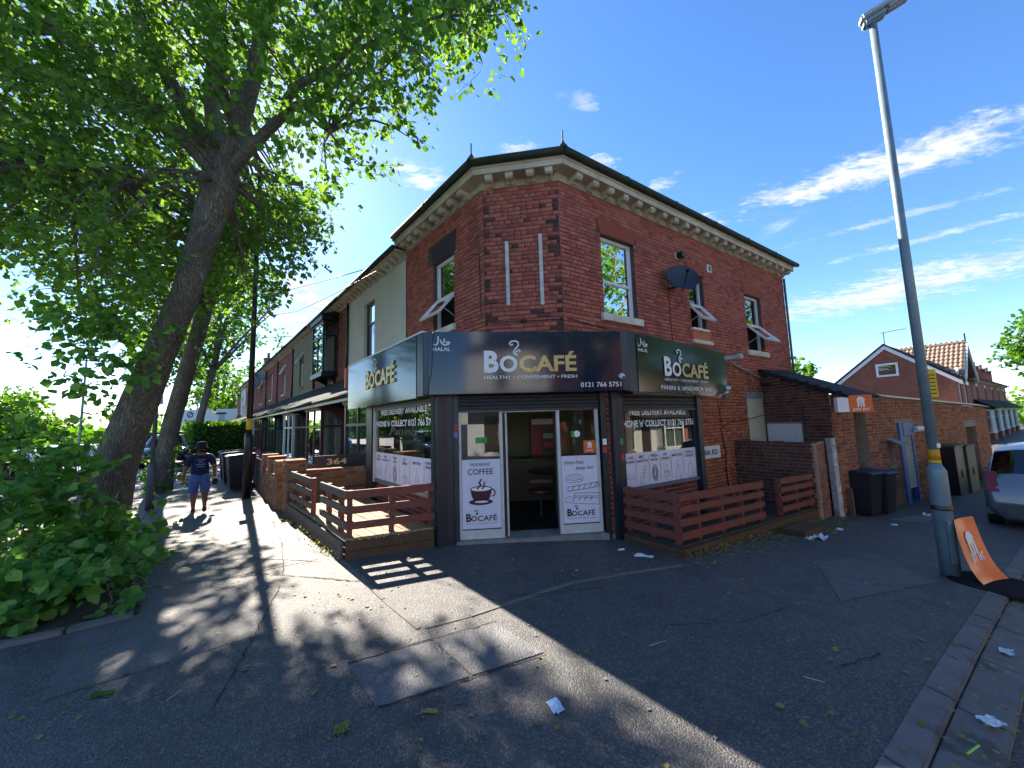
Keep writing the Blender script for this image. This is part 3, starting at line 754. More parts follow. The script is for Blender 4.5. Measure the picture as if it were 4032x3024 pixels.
# side shop windows
def shop_window(fr, s0, s1, z0, z1, zposter, far_n, lab, wall_seed):
    a, b = s0, s1
    MB().box(fr, a-.05, b+.05, -.09, -.02, z0-.05, z0).build('window_sill', pm('grey_aluminium', '6b7076', '5b6066', 5, .4), SHOP)
    MB().box(fr, a-.05, a, -.09, -.02, z0, z1+.3).build('window_frame', FASC, SHOP); MB().box(fr, b, b+.05, -.09, -.02, z0, z1+.3).build('window_frame', ALU if fr is LS else FASC, SHOP)
    MB().box(fr, a, b, -.09, -.02, z1, z1+.04).build('window_frame', FASC, SHOP)
    g = MB().quad(fr.p(a, -.05, zposter), fr.p(b, -.05, zposter), fr.p(b, -.05, z1), fr.p(a, -.05, z1)).build('pane', SHOPGLASS, SHOP)
    MB().box(fr, -.02, far_n, -.14, -.09, -.6, z0-.05).build('stall_riser', MORTAR_PALE, SHOP)
    place_bricks(SHOP, fr, brick_layout(0, far_n, -.4, z0-.05, [], wall_seed), 'pier_brick', None, 50, n=-.09)
    MB().box(fr, b+.05, far_n, -.2, .03, -.6, 2.14).build('post', FASC, SHOP)
    MB().box(fr, -.12, a-.05, -.2, .02, -.6, 2.14).build('post', FASC, SHOP)
shop_window(LS, .10, 2.74, .665, 2.02, 1.19, 3.15, 'l', 31)
MB().box(LS, 2.75, 2.82, -.05, .0, .6, 2.1).build('window_frame', OFFWHITE, SHOP)
shop_window(RS, .16, 2.03, .63, 1.85, 1.16, 2.20, 'r', 32)
shutter(RS, .14, 2.10, 1.87, 2.13, -.02, SHOP)
MB().box(LS, .0, 3.0, -.09, .02, 2.06, 2.14).build('shutter_box', FASC, SHOP)
MB().box(LS, 3.13, 3.15, -1.4, -.1, -.3, 2.14).build('return_wall', FASC, SHOP); MB().box(RS, 2.18, 2.20, -.9, -.1, -.8, 2.14).build('return_wall', FASC, SHOP)

# ------------------------------------------------------------------ fascia signs
SIGNB = pm('gloss_sky_tinted_sign', '0f1f3c', '0b1830', 1.2, .10, 0, 20, spec=.6)  # blue of the mirrored sky is put into the base colour
SIGNG = pm('sign_frame_grey', '2e3a48', '283340', 3, .35)
PW = emis_free('print_white', 'e8e8e4', .5); PGOLD = pm('brass_lettering', 'c9b27a', 'b59a5e', 8, .35, metal=.35)
def swirl(fr, s, z, n, k, mat, parent, w=.022):
    m = MB()
    top = [(-.9, 1.55), (-.95, 1.8), (-.6, 2.05), (-.1, 2.1), (.3, 1.9), (.38, 1.55), (.2, 1.2), (-.1, .9), (-.35, .6), (-.38, .3), (-.1, .02), (.15, -.05)]
    stroke(m, fr, top, s, z, n, w, k); stroke(m, fr, [(-.9, 1.55), (-.65, 1.45), (-.5, 1.6)], s, z, n, w*.8, k)
    stroke(m, fr, [(.5, .75), (.2, .65), (-.05, .4), (-.02, .15)], s, z, n, w*.9, k); stroke(m, fr, [(.5, .75), (.62, .55), (.45, .42)], s, z, n, w*.8, k)
    return m.build('steam_swirl', mat, parent)
def halal(fr, s, z, n, w, parent, mat):
    k = w/130.; m = MB(); sw = .016*w/.25
    P = lambda *q: [((x-65), y) for x, y in q]
    stroke(m, fr, P((42, 66), (40, 25), (32, 8), (18, 4), (6, 12), (3, 22)), s, z, n, sw, k)
    stroke(m, fr, P((56, 42), (64, 22), (78, 6), (98, 6), (118, 10)), s, z, n, sw, k); stroke(m, fr, P((86, 50), (80, 24), (70, 12)), s, z, n, sw, k)
    stroke(m, fr, P((96, 24), (108, 30), (124, 22), (108, 16), (100, 8)), s, z, n, sw, k)
    return m.build('arabic_lettering', mat, parent)
def bocafe(fr, s, z, n, width, parent, mb, mo, mc, accent=True, bold=.03):
    """B O CAFE logotype; s,z: lower left as read"""
    d = fr.side; w = width
    text(parent, 'lettering', 'B', fr, s, z, n, w*.222, mb, width=w*.155, align='L', bold=bold*1.3)
    text(parent, 'lettering', 'O', fr, s+d*w*.165, z, n+.001, w*.168, mo, width=w*.19, align='L', bold=bold)
    text(parent, 'lettering', 'CAF\u00c9' if accent else 'CAFE', fr, s+d*w*.375, z, n, w*.168, mc, width=w*.625, align='L', bold=bold)
    swirl(fr, s+d*w*.345, z+w*.175, n+.002, w*.072, mo, parent, w*.0165)
S1 = thing('fascia_sign', 'wide gloss dark blue fascia sign above the open cafe door with white and gold lettering', 'sign', MF.p(1, 0, 2.5), 'cafe fascia signs')
MB().box(MF, -.40, 2.46, -.06, 0, 2.13, 3.035).build('panel', SIGNB, S1, bevel=.006)
MB().box(MF, -.475, -.403, -.07, -.01, 2.135, 3.035).build('corner_trim', SIGNG, S1); MB().box(MF, 2.463, 2.575, -.07, -.01, 2.135, 3.035).build('corner_trim', SIGNG, S1)
bocafe(MF, .39, 2.446, 0, 1.37, S1, PW, PW, PGOLD)
text(S1, 'lettering', 'HEALTHY \u2022 CONVENIENT \u2022 FRESH', MF, .39, 2.335, 0, .05, PW, width=1.37, align='L', bold=.004)
text(S1, 'lettering', '0121 766 5751', MF, 2.43, 2.195, 0, .072, PW, width=.62, align='R', bold=.01)
text(S1, 'lettering', 'HALAL', MF, -.215, 2.755, 0, .055, PW, width=.25, bold=.012); halal(MF, -.215, 2.83, 0, .26, S1, PW)
S2 = thing('fascia_sign', 'side fascia sign toward the terrace, mirroring the trees, cafe name raised in gold', 'sign', LFF.p(1.5, 0, 2.5), 'cafe fascia signs')
MB().box(LFF, .27, 3.85, -.06, 0, 2.10, 3.035).build('panel', SIGNB, S2, bevel=.006)
MB().box(LFF, .06, .267, -.07, -.008, 2.12, 3.035).build('corner_trim', SIGNG, S2)
MB().box(LFF, .05, 3.87, -.08, .012, 3.036, 3.06).build('top_trim', WHITE, S2)
def raised(fr, s, z, n, width, parent):
    for st, x, hh, ww, bb in (('B', 0, .205, .15, .03), ('O', .165, .165, .185, .03), ('CAF\u00c9', .375, .165, .62, .03)):
        t = text_mb(st, fr, s+fr.side*width*x, z, n, width*hh*1.1, width=width*ww, align='L', bold=bb, depth=.0)
        k = len(t.v); nv = np.array([*fr.nv, 0])*.025
        m = MB(); m.add([tuple(np.array(v)+nv) for v in t.v], t.f)
        # sides
        from collections import Counter
        ed = Counter(tuple(sorted((f[i], f[(i+1) % len(f)]))) for f in t.f for i in range(len(f)))
        for (a, b), c in ed.items():
            if c == 1: m.add([t.v[a], t.v[b], tuple(np.array(t.v[b])+nv), tuple(np.array(t.v[a])+nv)], [(0, 1, 2, 3)])
        m.build('raised_letters', PGOLD, parent)
raised(LFF, 2.58, 2.44, 0, 1.52, S2); swirl(LFF, 2.05, 2.70, .002, .12, PGOLD, S2, .024)
S3 = thing('fascia_sign', 'sagging banner fascia toward the side street reading panini and sandwich bar', 'sign', RFF.p(1.5, 0, 2.5), 'cafe fascia signs')
def banner():
    m = MB(); N_, M_ = 40, 16
    def q(i, j):
        u, v = i/N_, j/M_; s = .22+2.8*u+.03*(v-.5)*u; z = 2.12-.07*u*u+(3.03-2.12-.02*u)*v
        n = .004*math.sin(u*9+v*2)*u+.006*math.sin(u*3.5-v*4)*u*(1-.3*v)+.035*math.exp(-((u-.96)**2+(v-.12)**2)/.006)+.006*math.sin(u*40+v*25)*math.exp(-((u-.45)**2+(v-.1)**2)/.03)
        return RFF.p(s, n, z)
    V = [q(i, j) for i in range(N_+1) for j in range(M_+1)]
    F = [(i*(M_+1)+j, (i+1)*(M_+1)+j, (i+1)*(M_+1)+j+1, i*(M_+1)+j+1) for i in range(N_) for j in range(M_)]
    m.add(V, F); m.build('banner', pm('gloss_vinyl', '0c141c', '111b22', 1.5, .13, 0, 20, spec=.75), S3, True)
banner()
MB().box(RFF, .0, .215, -.07, -.01, 2.12, 3.035).build('corner_trim', SIGNG, S3); MB().box(RFF, .1, 2.9, -.05, -.03, 2.08, 3.0).build('panel', FASC, S3)
N3 = .010
bocafe(RFF, .91, 2.41, N3, 1.40, S3, PW, PW, PGOLD)
text(S3, 'lettering', 'HEALTHY \u2022 CONVENIENT \u2022 FRESH', RFF, .90, 2.315, N3, .045, PW, width=1.37, align='L', bold=.003)
text(S3, 'lettering', 'PANINI & SANDWICH BAR', RFF, .78, 2.165, N3+.003, .075, PW, width=1.6, align='L', bold=.008)
text(S3, 'lettering', 'HALAL', RFF, .36, 2.745, N3, .055, PW, width=.25, bold=.012); halal(RFF, .36, 2.82, N3, .26, S3, PW)
# cameras on the fascia
def dome_cam(p, nv, label):
    t = thing('security_camera', label, 'camera', p); c = np.array(p); d = np.array([*nv, 0])
    MB().lathe(c, [(.045, 0), (.045, .03), (.038, .045)], 14, d).build('base', WHITE, t, True)
    MB().lathe(c+d*.04, [(.035, 0), (.034, .02), (.025, .036), (.008, .043)], 14, d+np.array([0, 0, -.6])).build('eye', WHITE, t, True)
    MB().lathe(c+d*.085+np.array([0, 0, -.02]), [(.016, 0), (.012, .008)], 12, d+np.array([0, 0, -.6])).build('lens', BLACK, t)
dome_cam(MF.p(2.44, 0, 2.345), MF.nv, 'white dome security camera at the corner of the middle fascia')
dome_cam(RFF.p(3.0, 0, 2.25), RFF.nv, 'white dome security camera at the outer edge of the sagging banner')
# posters on the door lights
PINKW = pm('poster_paper', 'd6d2e0', 'cfcbd9', 2, .45); MAROON = emis_free('print_maroon', '4a1024', .5); INK = emis_free('print_ink', '2a2024', .5); GREYI = emis_free('print_grey', '77727a', .5)
N_P = -.025
def poster(name, s0, s1, z0, z1, label):
    t = thing(name, label, 'poster', DF.p((s0+s1)/2, N_P, z0)); MB().box(DF, s0, s1, -.055, N_P, z0, z1).build('sheet', PINKW, t); return t
PO = poster('poster', .04, .605, .182, 1.172, 'white fresh brewed coffee poster with a maroon cup on the door light')
text(PO, 'lettering', 'FRESH BREWED', DF, .31, 1.075, N_P, .048, INK, width=.29); text(PO, 'lettering', 'COFFEE', DF, .31, .955, N_P, .085, INK, width=.375, bold=.008)
cup = [(-.15, .0), (.16, .0), (.152, -.06), (.13, -.13), (.09, -.165), (-.08, -.165), (-.12, -.13), (-.143, -.06)]
flat(DF, cup, .31, .74, N_P).build('printed_cup', MAROON, PO)
m = MB(); m.poly([DF.p(.31+x, N_P+.004, .525+y) for x, y in arc(0, .035, .175, .045, 0, 360, 28)]); m.build('printed_saucer', MAROON, PO)
m = MB(); m.poly([DF.p(.32+x, N_P+.006, .532+y) for x, y in arc(0, .03, .10, .016, 0, 360, 20)]); m.build('printed_saucer_shine', PINKW, PO)
m = MB(); m.poly([DF.p(.315+x, N_P+.006, .745+y) for x, y in arc(0, 0, .145, .03, 0, 360, 24)]); m.build('printed_foam', PW, PO)
m = MB(); stroke(m, DF, arc(0, 0, .155, .038, 0, 360, 24), .315, .745, N_P, .012); stroke(m, DF, arc(.16, -.055, .05, .05, -80, 95, 12), .31, .74, N_P, .018)
stroke(m, DF, [(-.05, -.005), (.0, .05), (-.02, .08), (.01, .13)], .31, .755, N_P+.002, .022); stroke(m, DF, [(.02, -.01), (.055, .03), (.045, .05), (.06, .085)], .31, .755, N_P+.002, .018); m.build('printed_steam', MAROON, PO)
def mini_logo(P, s, z, w):
    text(P, 'lettering', 'B', DF, s, z, N_P, w*.24, MAROON, width=w*.17, align='L', bold=.04); text(P, 'lettering', 'O', DF, s+w*.165, z, N_P+.001, w*.17, INK, width=w*.18, align='L', bold=.02)
    text(P, 'lettering', 'CAF\u00c9', DF, s+w*.375, z, N_P, w*.17, INK, width=w*.625, align='L', bold=.015); swirl(DF, s+w*.35, z+w*.2, N_P, w*.07, INK, P, w*.02)
    text(P, 'lettering', 'HEALTHY // CONVENIENT // FRESH', DF, s, z-.045, N_P, .018, GREYI, width=w, align='L')
mini_logo(PO, .09, .29, .45)
PO2 = poster('poster', 1.535, 2.085, .182, 1.172, 'white always fresh always hot poster with drawn baguettes on the door light')
text(PO2, 'lettering', 'always fresh,', DF, 1.57, 1.05, N_P, .06, INK, width=.31, align='L', shear=.35); text(PO2, 'lettering', 'always hot!', DF, 2.03, .965, N_P, .06, INK, width=.28, align='R', shear=.35)
m = MB(); stroke(m, DF, arc(0, 0, .13, .042, 0, 360, 26), 1.72, .85, N_P, .006); stroke(m, DF, arc(0, -.03, .135, .045, 180, 360, 18), 1.72, .85, N_P, .006)
for i in range(6): stroke(m, DF, [(-.08+i*.03, .02-i*.003), (-.06+i*.03, -.025)], 1.72, .85, N_P, .004)
for a, b in (((.14, .0), (.5, .05)),): pass
stroke(m, DF, [(.0, -.06), (.0, .0), (.47, .06), (.47, -.01), (0, -.06)], 1.615, .71, N_P, .007)
for i in range(5): stroke(m, DF, [(.06+i*.09, -.05+i*.012), (.1+i*.09, .01+i*.012)], 1.615, .71, N_P, .008)
stroke(m, DF, [(.09, -.13), (.1, -.09), (.47, -.1), (.47, -.15), (.09, -.13)], 1.615, .71, N_P, .006)
stroke(m, DF, [(-.05, -.17), (0, -.14), (.47, -.18), (.47, -.27), (.1, -.24), (-.03, -.22), (-.05, -.17)], 1.615, .71, N_P, .005)
for i in range(4): stroke(m, DF, [(.1+i*.09, -.15), (.07+i*.09, -.2)], 1.615, .71, N_P, .008)
m.build('printed_food_drawing', INK, PO2); mini_logo(PO2, 1.59, .29, .43)
# window vinyls
def drawing(fr, kind, s, z, n, k, m):
    if kind == 'panini': stroke(m, fr, arc(0, 0, .1, .035, 0, 360, 18), s, z, n, .006, k); stroke(m, fr, arc(0, -.04, .1, .035, 180, 360, 12), s, z, n, .006, k); stroke(m, fr, [(-.1, 0), (-.1, -.04)], s, z, n, .006, k); stroke(m, fr, [(.1, 0), (.1, -.04)], s, z, n, .006, k)
    elif kind == 'baguette':
        stroke(m, fr, [(-.07, -.11), (-.04, -.14), (.0, -.1), (.08, .1), (.07, .13), (.03, .12), (-.06, -.05), (-.07, -.11)], s, z, n, .006, k)
        for i in range(3): stroke(m, fr, [(-.02+i*.025, -.04+i*.05), (.03+i*.02, -.02+i*.05)], s, z, n, .009, k)
    elif kind == 'pasta':
        for r in range(7): stroke(m, fr, arc(.0, 0, .075-.008*r, .14-.015*r, r*40, r*40+330, 16), s, z, n, .006, k)
    elif kind == 'cup': stroke(m, fr, [(-.05, .0), (-.045, -.07), (-.02, -.1), (.03, -.1), (.05, -.07), (.055, 0)]+arc(0, 0, .055, .018, 0, 360, 14), s, z, n, .007, k); stroke(m, fr, arc(.06, -.045, .03, .03, -90, 90, 8), s, z, n, .006, k); stroke(m, fr, [(0, .04), (.015, .08), (0, .12)], s, z, n, .005, k)
    elif kind == 'bottle': stroke(m, fr, [(-.03, .05), (-.045, -.02), (-.045, -.15), (.045, -.15), (.045, -.02), (.03, .05), (-.03, .05)], s, z, n, .006, k); stroke(m, fr, [(.0, .05), (-.015, .14)], s, z, n, .006, k); stroke(m, fr, arc(.07, -.12, .03, .03, 0, 360, 10), s, z, n, .006, k)
    else: stroke(m, fr, [(-.05, .02), (-.04, -.14), (.03, -.14), (.04, .02)]+arc(-.005, .02, .045, .05, 0, 180, 10), s, z, n, .006, k); stroke(m, fr, [(0, .06), (.01, .16)], s, z, n, .006, k); stroke(m, fr, [(.06, -.05), (.15, -.03), (.15, -.12), (.06, -.14), (.06, -.05)], s, z, n, .008, k); stroke(m, fr, [(.06, -.09), (.15, -.075)], s, z, n, .008, k)
def menu_vinyl(fr, s_edges, z0, z1, labels, label, n=-.045):
    lo, hi = min(s_edges), max(s_edges)
    t = thing('window_vinyl', label, 'window graphic', fr.p((lo+hi)/2, n, z0)); MB().box(fr, lo, hi, n-.004, n, z0, z1).build('sheet', PINKW, t)
    m = MB(); tx = MB(); h = z1-z0
    for a in s_edges[1:-1]: stroke(m, fr, [(0, .12*h), (0, .88*h)], a, z0, n, .008)
    for (a, b), (txt, kind) in zip(zip(s_edges[:-1], s_edges[1:]), labels):
        c = (a+b)/2; w = abs(b-a)
        for i, l in enumerate(txt.split('\n')):
            q = text_mb(l, fr, c, z0+h*.77-i*.065+(0.03 if '\n' in txt else 0), n, .042, width=min(w*.8, .035*len(l)), bold=.01); tx.add(q.v, q.f)
        drawing(fr, kind, c, z0+h*.33, n, min(1.15, w/.30), m)
    m.build('printed_drawing', GREYI, t); tx.build('lettering', INK, t)
LAB = [('CAFE\nPANINI', 'panini'), ('MELT\nBAGUETTES', 'baguette'), ('FRESH\nPASTA', 'pasta'), ('HOT\nDRINKS', 'cup'), ('SMOOTHIES', 'bottle'), ('CAKES &\nDESSERT', 'cake')]
menu_vinyl(RS, [.165, .40, .725, 1.01, 1.30, 1.65, 2.03], .635, 1.16, LAB, 'pale menu vinyl along the bottom of the window behind the street side deck')
menu_vinyl(LS, [2.735, 2.40, 1.92, 1.45, 1.02, .45, .105], .67, 1.19, LAB, 'pale menu vinyl along the bottom of the window behind the sunlit deck')
for fr, a, b, c, d, z1_, z2_, nm in ((RS, .33, 1.82, .10, 2.03, 1.765, 1.575, 'on the window behind the street side deck'), (LS, 2.45, .33, 2.72, .06, 1.92, 1.70, 'on the window behind the sunlit deck')):
    t = thing('window_lettering', 'white free delivery and phone number lettering '+nm, 'window graphic', fr.p(1, -.04, 1.7))
    text(t, 'lettering', 'FREE DELIVERY AVAILABLE', fr, (a+b)/2, z1_, -.049, .095, PW, width=abs(a-b), bold=.03)
    text(t, 'lettering', "PHONE 'n' COLLECT 0121 766 5751", fr, (c+d)/2, z2_, -.049, .105, PW, width=abs(c-d), bold=.03)
t = thing('window_lettering', 'dark paninis script lettering on the window behind the sunlit deck', 'window graphic', LS.p(1.3, -.04, 1.4))
INK2 = emis_free('print_dark_olive', '33382c', .5)
text(t, 'lettering', 'Paninis', LS, 1.32, 1.54, -.049, .15, INK2, width=1.25, shear=.25, bold=.01); text(t, 'lettering', '\u201cin town\u201d', LS, 1.25, 1.40, -.049, .09, INK2, width=1.0, shear=.25); text(t, 'lettering', 'always fresh', LS, 2.07, 1.24, -.049, .08, INK2, width=1.0, shear=.3)
# delivery logo: a house cut from a fork and a knife
ORNG = emis_free('print_orange', 'd8632a', .4)
def delivery_logo(fr, s, z, n, k, parent, mat, bg):
    house = [(-.5, .38), (-.42, .30), (-.40, -.5), (-.2, -.5), (-.18, .0), (-.06, .0), (-.05, -.5), (.12, -.5), (.13, .05), (.22, .05), (.24, -.5), (.42, -.5), (.42, .30), (.52, .38), (.2, .78), (.08, .70), (-.02, .82), (-.22, .74)]
    flat(fr, house, s, z, n, k).build('logo', mat, parent)
    m = MB(); stroke(m, fr, [(-.22, .38), (-.22, .12)], s, z, n+.002, .04*k, k); stroke(m, fr, [(-.12, .38), (-.12, .12)], s, z, n+.002, .04*k, k); stroke(m, fr, [(.16, .45), (.1, .05)], s, z, n+.002, .05*k, k); m.build('logo_cut', bg, parent)
st = thing('window_sticker', 'small orange delivery sticker on the glass above the baguette poster', 'sticker', DF.p(2.0, -.03, 1.2))
MB().box(DF, 1.895, 2.085, -.058, -.05, 1.205, 1.395).build('sheet', ORNG, st); delivery_logo(DF, 1.99, 1.315, -.05, .075, st, PW, ORNG); text(st, 'lettering', 'JUST EAT', DF, 1.99, 1.235, -.05, .022, PW, width=.11, bold=.02)
st = thing('window_sticker', 'green hygiene rating sticker on the glass above the coffee poster', 'sticker', DF.p(.33, -.03, 1.42))
GRN = emis_free('print_green', '2f9a3c', .4)
MB().box(DF, .245, .42, -.058, -.05, 1.405, 1.495).build('sheet', GRN, st); m = MB(); stroke(m, DF, arc(0, 0, .014, .014, 0, 360, 12), .37, 1.445, -.05, .008); m.build('printed_ring', BLACK, st)
st = thing('window_sticker', 'pale round and green sticker pair on the glass above the baguette poster', 'sticker', DF.p(1.75, -.03, 1.5))
MB().lathe(DF.p(1.80, -.058, 1.50), [(.05, 0), (.05, .006)], 16, (*DF.nv, 0)).build('disc', PW, st); MB().box(DF, 1.71, 1.76, -.058, -.05, 1.45, 1.545).build('sheet', GRN, st)
REDP = emis_free('print_red', 'b8383a', .5); BLUP = emis_free('print_blue', '6a76b8', .5)
for k, (fr, s, z, c, lab) in enumerate([(DF, -.045, 1.66, REDP, 'small red sticker on the guide beside the coffee poster'), (DF, -.045, 1.55, BLUP, 'small blue sticker on the guide beside the coffee poster'), (DF, 2.205, 1.37, PW, 'small white sticker on the dark post right of the door'), (DF, 2.205, 1.25, REDP, 'small red sticker on the dark post right of the door'), (RS, .04, 1.36, GRN, 'small green sticker on the post of the street side window'), (RS, .05, 1.12, REDP, 'small red sticker on the post of the street side window')]):
    n = .031 if fr is DF and s > 0 else (.022 if fr is RS else -.009)
    tag(MB().box(fr, s-.03, s+.03, n, n+.003, z-.045, z+.045).build('sticker', c), lab, 'sticker')
# bars on the chamfer, vent, dish, pipes, cables on the building
BARW = pm('weathered_white_timber', 'cfcfca', 'a9aaa6', 9, .7, .3, 60)
for s0, z0, z1, lab in ((.417, 3.70, 4.84, 'white timber batten fixed upright on the brick corner, the shorter one'), (1.0, 3.66, 4.91, 'white timber batten fixed upright on the brick corner, the taller one')):
    tag(MB().box(CF, s0-.03, s0+.03, .01, .05, z0, z1).build('batten', BARW, None, bevel=.004), lab, 'batten')
v = thing('wall_vent', 'small white square vent on the upper brick wall above the middle window', 'vent', RF.p(4.72, .01, 5.25))
MB().box(RF, 4.63, 4.80, .01, .035, 5.16, 5.34).build('frame', WHITE, v); MB().box(RF, 4.68, 4.76, .034, .04, 5.19, 5.31).build('grille', BLACK, v)
DISHM = pm('dark_grey_dish', '32363f', '282c34', 4, .5)
def dish(fr, s, z, n, r, tilt_dir, label, mat=DISHM, nm='satellite_dish', small=False):
    t = thing(nm, label, 'satellite dish', fr.p(s, 0, z))
    c = np.array(fr.p(s, n, z)); ax = np.array(tilt_dir, float); ax /= np.linalg.norm(ax)
    prof = [(r*q, .28*r*q*q) for q in np.linspace(0.02, 1, 8)]
    k = MB(); k.lathe(c, prof+[(r*1.01, .28*r+.01), (r*.98, .28*r+.012)]+[(r*q, .28*r*q*q+.012) for q in np.linspace(.96, .02, 7)], 28, ax); k.build('dish', mat, t, True)
    MB().tube([fr.p(s, .0, z-.1), fr.p(s, n*.6, z-.1), tuple(c-ax*.02)], .02, 6).build('mount', BLACK, t)
    f = c+ax*r*1.0; MB().tube([tuple(c+np.array([0, 0, -r*.85])+ax*.2*r), tuple(f+np.array([0, 0, -.05]))], .012, 6).build('arm', BLACK, t); MB().lathe(f+np.array([0, 0, -.05]), [(.03, -.05), (.03, .03)], 8, -ax).build('receiver', BLACK, t)
dish(RF, 3.06, 4.56, .28, .335, (.02, -1, .42), 'dark oval satellite dish on the upper red brick wall beside the first window')
u_ = thing('wall_light', 'black floodlight fixed high on the upper red brick wall', 'lamp', RF.p(3.43, 0, 5.27)); MB().box(RF, 3.36, 3.46, .0, .03, 5.2, 5.33).build('plate', WHITE, u_); MB().box(RF, 3.37, 3.52, .03, .16, 5.21, 5.33).build('head', BLACK, u_, bevel=.01)
PIPE = pm('grey_plastic_pipe', '8e9296', '7b7f84', 6, .5)
tp = thing('flue_pipe', 'short grey plastic pipe sticking out beside the sagging banner', 'pipe', RFF.p(3.2, -.2, 2.9)); MB().tube([RFF.p(3.0, -.35, 2.83), RFF.p(3.85, -.05, 2.96)], .05, 12).build('pipe', PIPE, tp, True); MB().tube([RFF.p(3.78, -.075, 2.95), RFF.p(3.86, -.047, 2.962)], .062, 12).build('cap', pm('pale_plastic', 'b9bcbc', 'a5a8a8', 5, .5), tp, True)
def cable(pts, r, label, mat=BLACK, sag=0., k=10, name='cable'):
    P = []
    for a, b in zip(pts[:-1], pts[1:]):
        for i in range(k): u = i/k; P.append(np.array(a)*(1-u)+np.array(b)*u-np.array([0, 0, sag*4*u*(1-u)]))
    P.append(np.array(pts[-1])); return tag(MB().tube(P, r, 6).build(name, mat, None, True), label, 'cable')
cable([CF.p(-.12, .02, 5.3), CF.p(-.1, .02, 4.9)], .006, 'thin dark cable dropping down the brick near the chamfered corner')
cable([LF.p(.35, .02, 4.78), LF.p(.12, .02, 4.72), LF.p(.10, .02, 3.55), CF.p(.1, .02, 3.42), CF.p(1.3, .02, 3.40), RF.p(.1, .02, 3.42), RF.p(.8, .02, 3.36), RF.p(2.5, .02, 3.22)], .009, 'black cable run across the brick just above the middle fascia', k=2)
cable([RF.p(3.0, .02, 4.5), RF.p(3.02, .02, 3.2)], .007, 'thin brown cable dropping straight from the satellite dish', k=2)
cable([RF.p(4.6, .02, 2.1), RF.p(4.7, .02, 1.45), RF.p(5.0, .03, 1.56), RF.p(6.0, .03, 1.62), RF.p(6.9, .03, 1.72)], .01, 'black cable looping along the wall above the low yard wall', k=3)
cable([RF.p(4.62, .025, 1.45), RF.p(4.75, .03, .9), RF.p(4.7, .03, .5), RF.p(4.78, .03, -.1)], .012, 'black cable hanging down the brick beside the street name sign', k=3)
cable([RFF.p(3.0, -.1, 2.98), RF.p(5.5, .06, 2.93), RF.p(7.0, .06, 2.62), RF.p(8.8, .05, 2.75)], .02, 'pale grey waste pipe running down along the brick past the banner', PIPE, 0, 3, 'waste_pipe')
dp = thing('downpipe', 'green stained downpipe at the far end of the red brick wall', 'pipe', RF.p(8.9, .06, 2)); MB().tube([RF.p(8.90, .06, 5.8), RF.p(8.90, .06, 2.7)], .03, 8).build('pipe', pm('green_pipe', '5a6b57', '47574a', 5, .6), dp, True); MB().box(RF, 8.85, 9.1, -.1, .1, 3.35, 3.42).build('spout', PIPE, dp)
# street name plate, partly behind the shopfront
sn = thing('street_sign', 'white street name plate ending RIA RD on the red brick wall', 'sign', RF.p(3.9, .03, .8)); MB().box(RF, 3.15, 4.52, .012, .03, .79, 1.06).build('plate', emis_free('sign_white', 'd9dbd8', .4), sn, bevel=.008)
text(sn, 'lettering', 'VICTORIA RD', RF, 4.40, .87, .03, .115, emis_free('print_black', '15161a', .5), width=1.15, align='R', bold=.012); text(sn, 'lettering', '9', RF, 4.45, .87, .03, .04, emis_free('print_black', '15161a', .5))
RENDERC = pm('cream_render', 'c9bea4', 'b5a98d', 3, .9, .4, 60)
MB().box(RF, 6.0, 6.85, .0, .02, .95, 2.14).build('rendered_panel', RENDERC, CAFE); MB().box(RF, 5.93, 6.88, .0, .035, 2.14, 2.31).build('lintel', CONC, CAFE)

# inside the cafe -------------------------------------------------
cn = thing('counter', 'dark cafe counter with wooden front seen through the open door', 'counter', (1.2, 8.6, 0)); MB().hexa([(-.4, 8.3, .02), (2.2, 8.3, .02), (2.2, 8.9, .02), (-.4, 8.9, .02)], [(-.4, 8.3, .86), (2.2, 8.3, .86), (2.2, 8.9, .86), (-.4, 8.9, .86)]).build('body', pm('counter_wood', '5a3d22', '472f1a', 9, .5), cn); MB().hexa([(-.45, 8.22, .861), (2.25, 8.22, .861), (2.25, 8.95, .861), (-.45, 8.95, .861)], [(-.45, 8.22, .91), (2.25, 8.22, .91), (2.25, 8.95, .91), (-.45, 8.95, .91)]).build('worktop', BLACK, cn)
fg = thing('drinks_fridge', 'red drinks fridge standing behind the cafe counter', 'fridge', (.7, 9.4, 0))
REDF = emis_free('fridge_red', '9c1c22', .35); MB().hexa([(.42, 9.2, .02), (1.0, 9.2, .02), (1.0, 9.8, .02), (.42, 9.8, .02)], [(.42, 9.2, 1.80), (1.0, 9.2, 1.80), (1.0, 9.8, 1.80), (.42, 9.8, 1.80)]).build('body', REDF, fg); MB().hexa([(.70, 9.17, .3), (.97, 9.17, .3), (.97, 9.195, .3), (.70, 9.195, .3)], [(.70, 9.17, 1.58), (.97, 9.17, 1.58), (.97, 9.195, 1.58), (.70, 9.195, 1.58)]).build('door', BLACK, fg); MB().hexa([(.45, 9.17, 1.64), (.97, 9.17, 1.64), (.97, 9.195, 1.64), (.45, 9.195, 1.64)], [(.45, 9.17, 1.77), (.97, 9.17, 1.77), (.97, 9.195, 1.77), (.45, 9.195, 1.77)]).build('header', PW, fg)
for i in range(5):
    MB().hexa([(.72, 9.15, .42+i*.22), (.95, 9.15, .42+i*.22), (.95, 9.17, .42+i*.22), (.72, 9.17, .42+i*.22)], [(.72, 9.15, .54+i*.22), (.95, 9.15, .54+i*.22), (.95, 9.17, .54+i*.22), (.72, 9.17, .54+i*.22)]).build('bottles', emis_free('bottle_%d' % i, ['8a9a3a', 'b04a2a', '6a3a2a', 'a83030', '9aa0a0'][i], .3), fg)
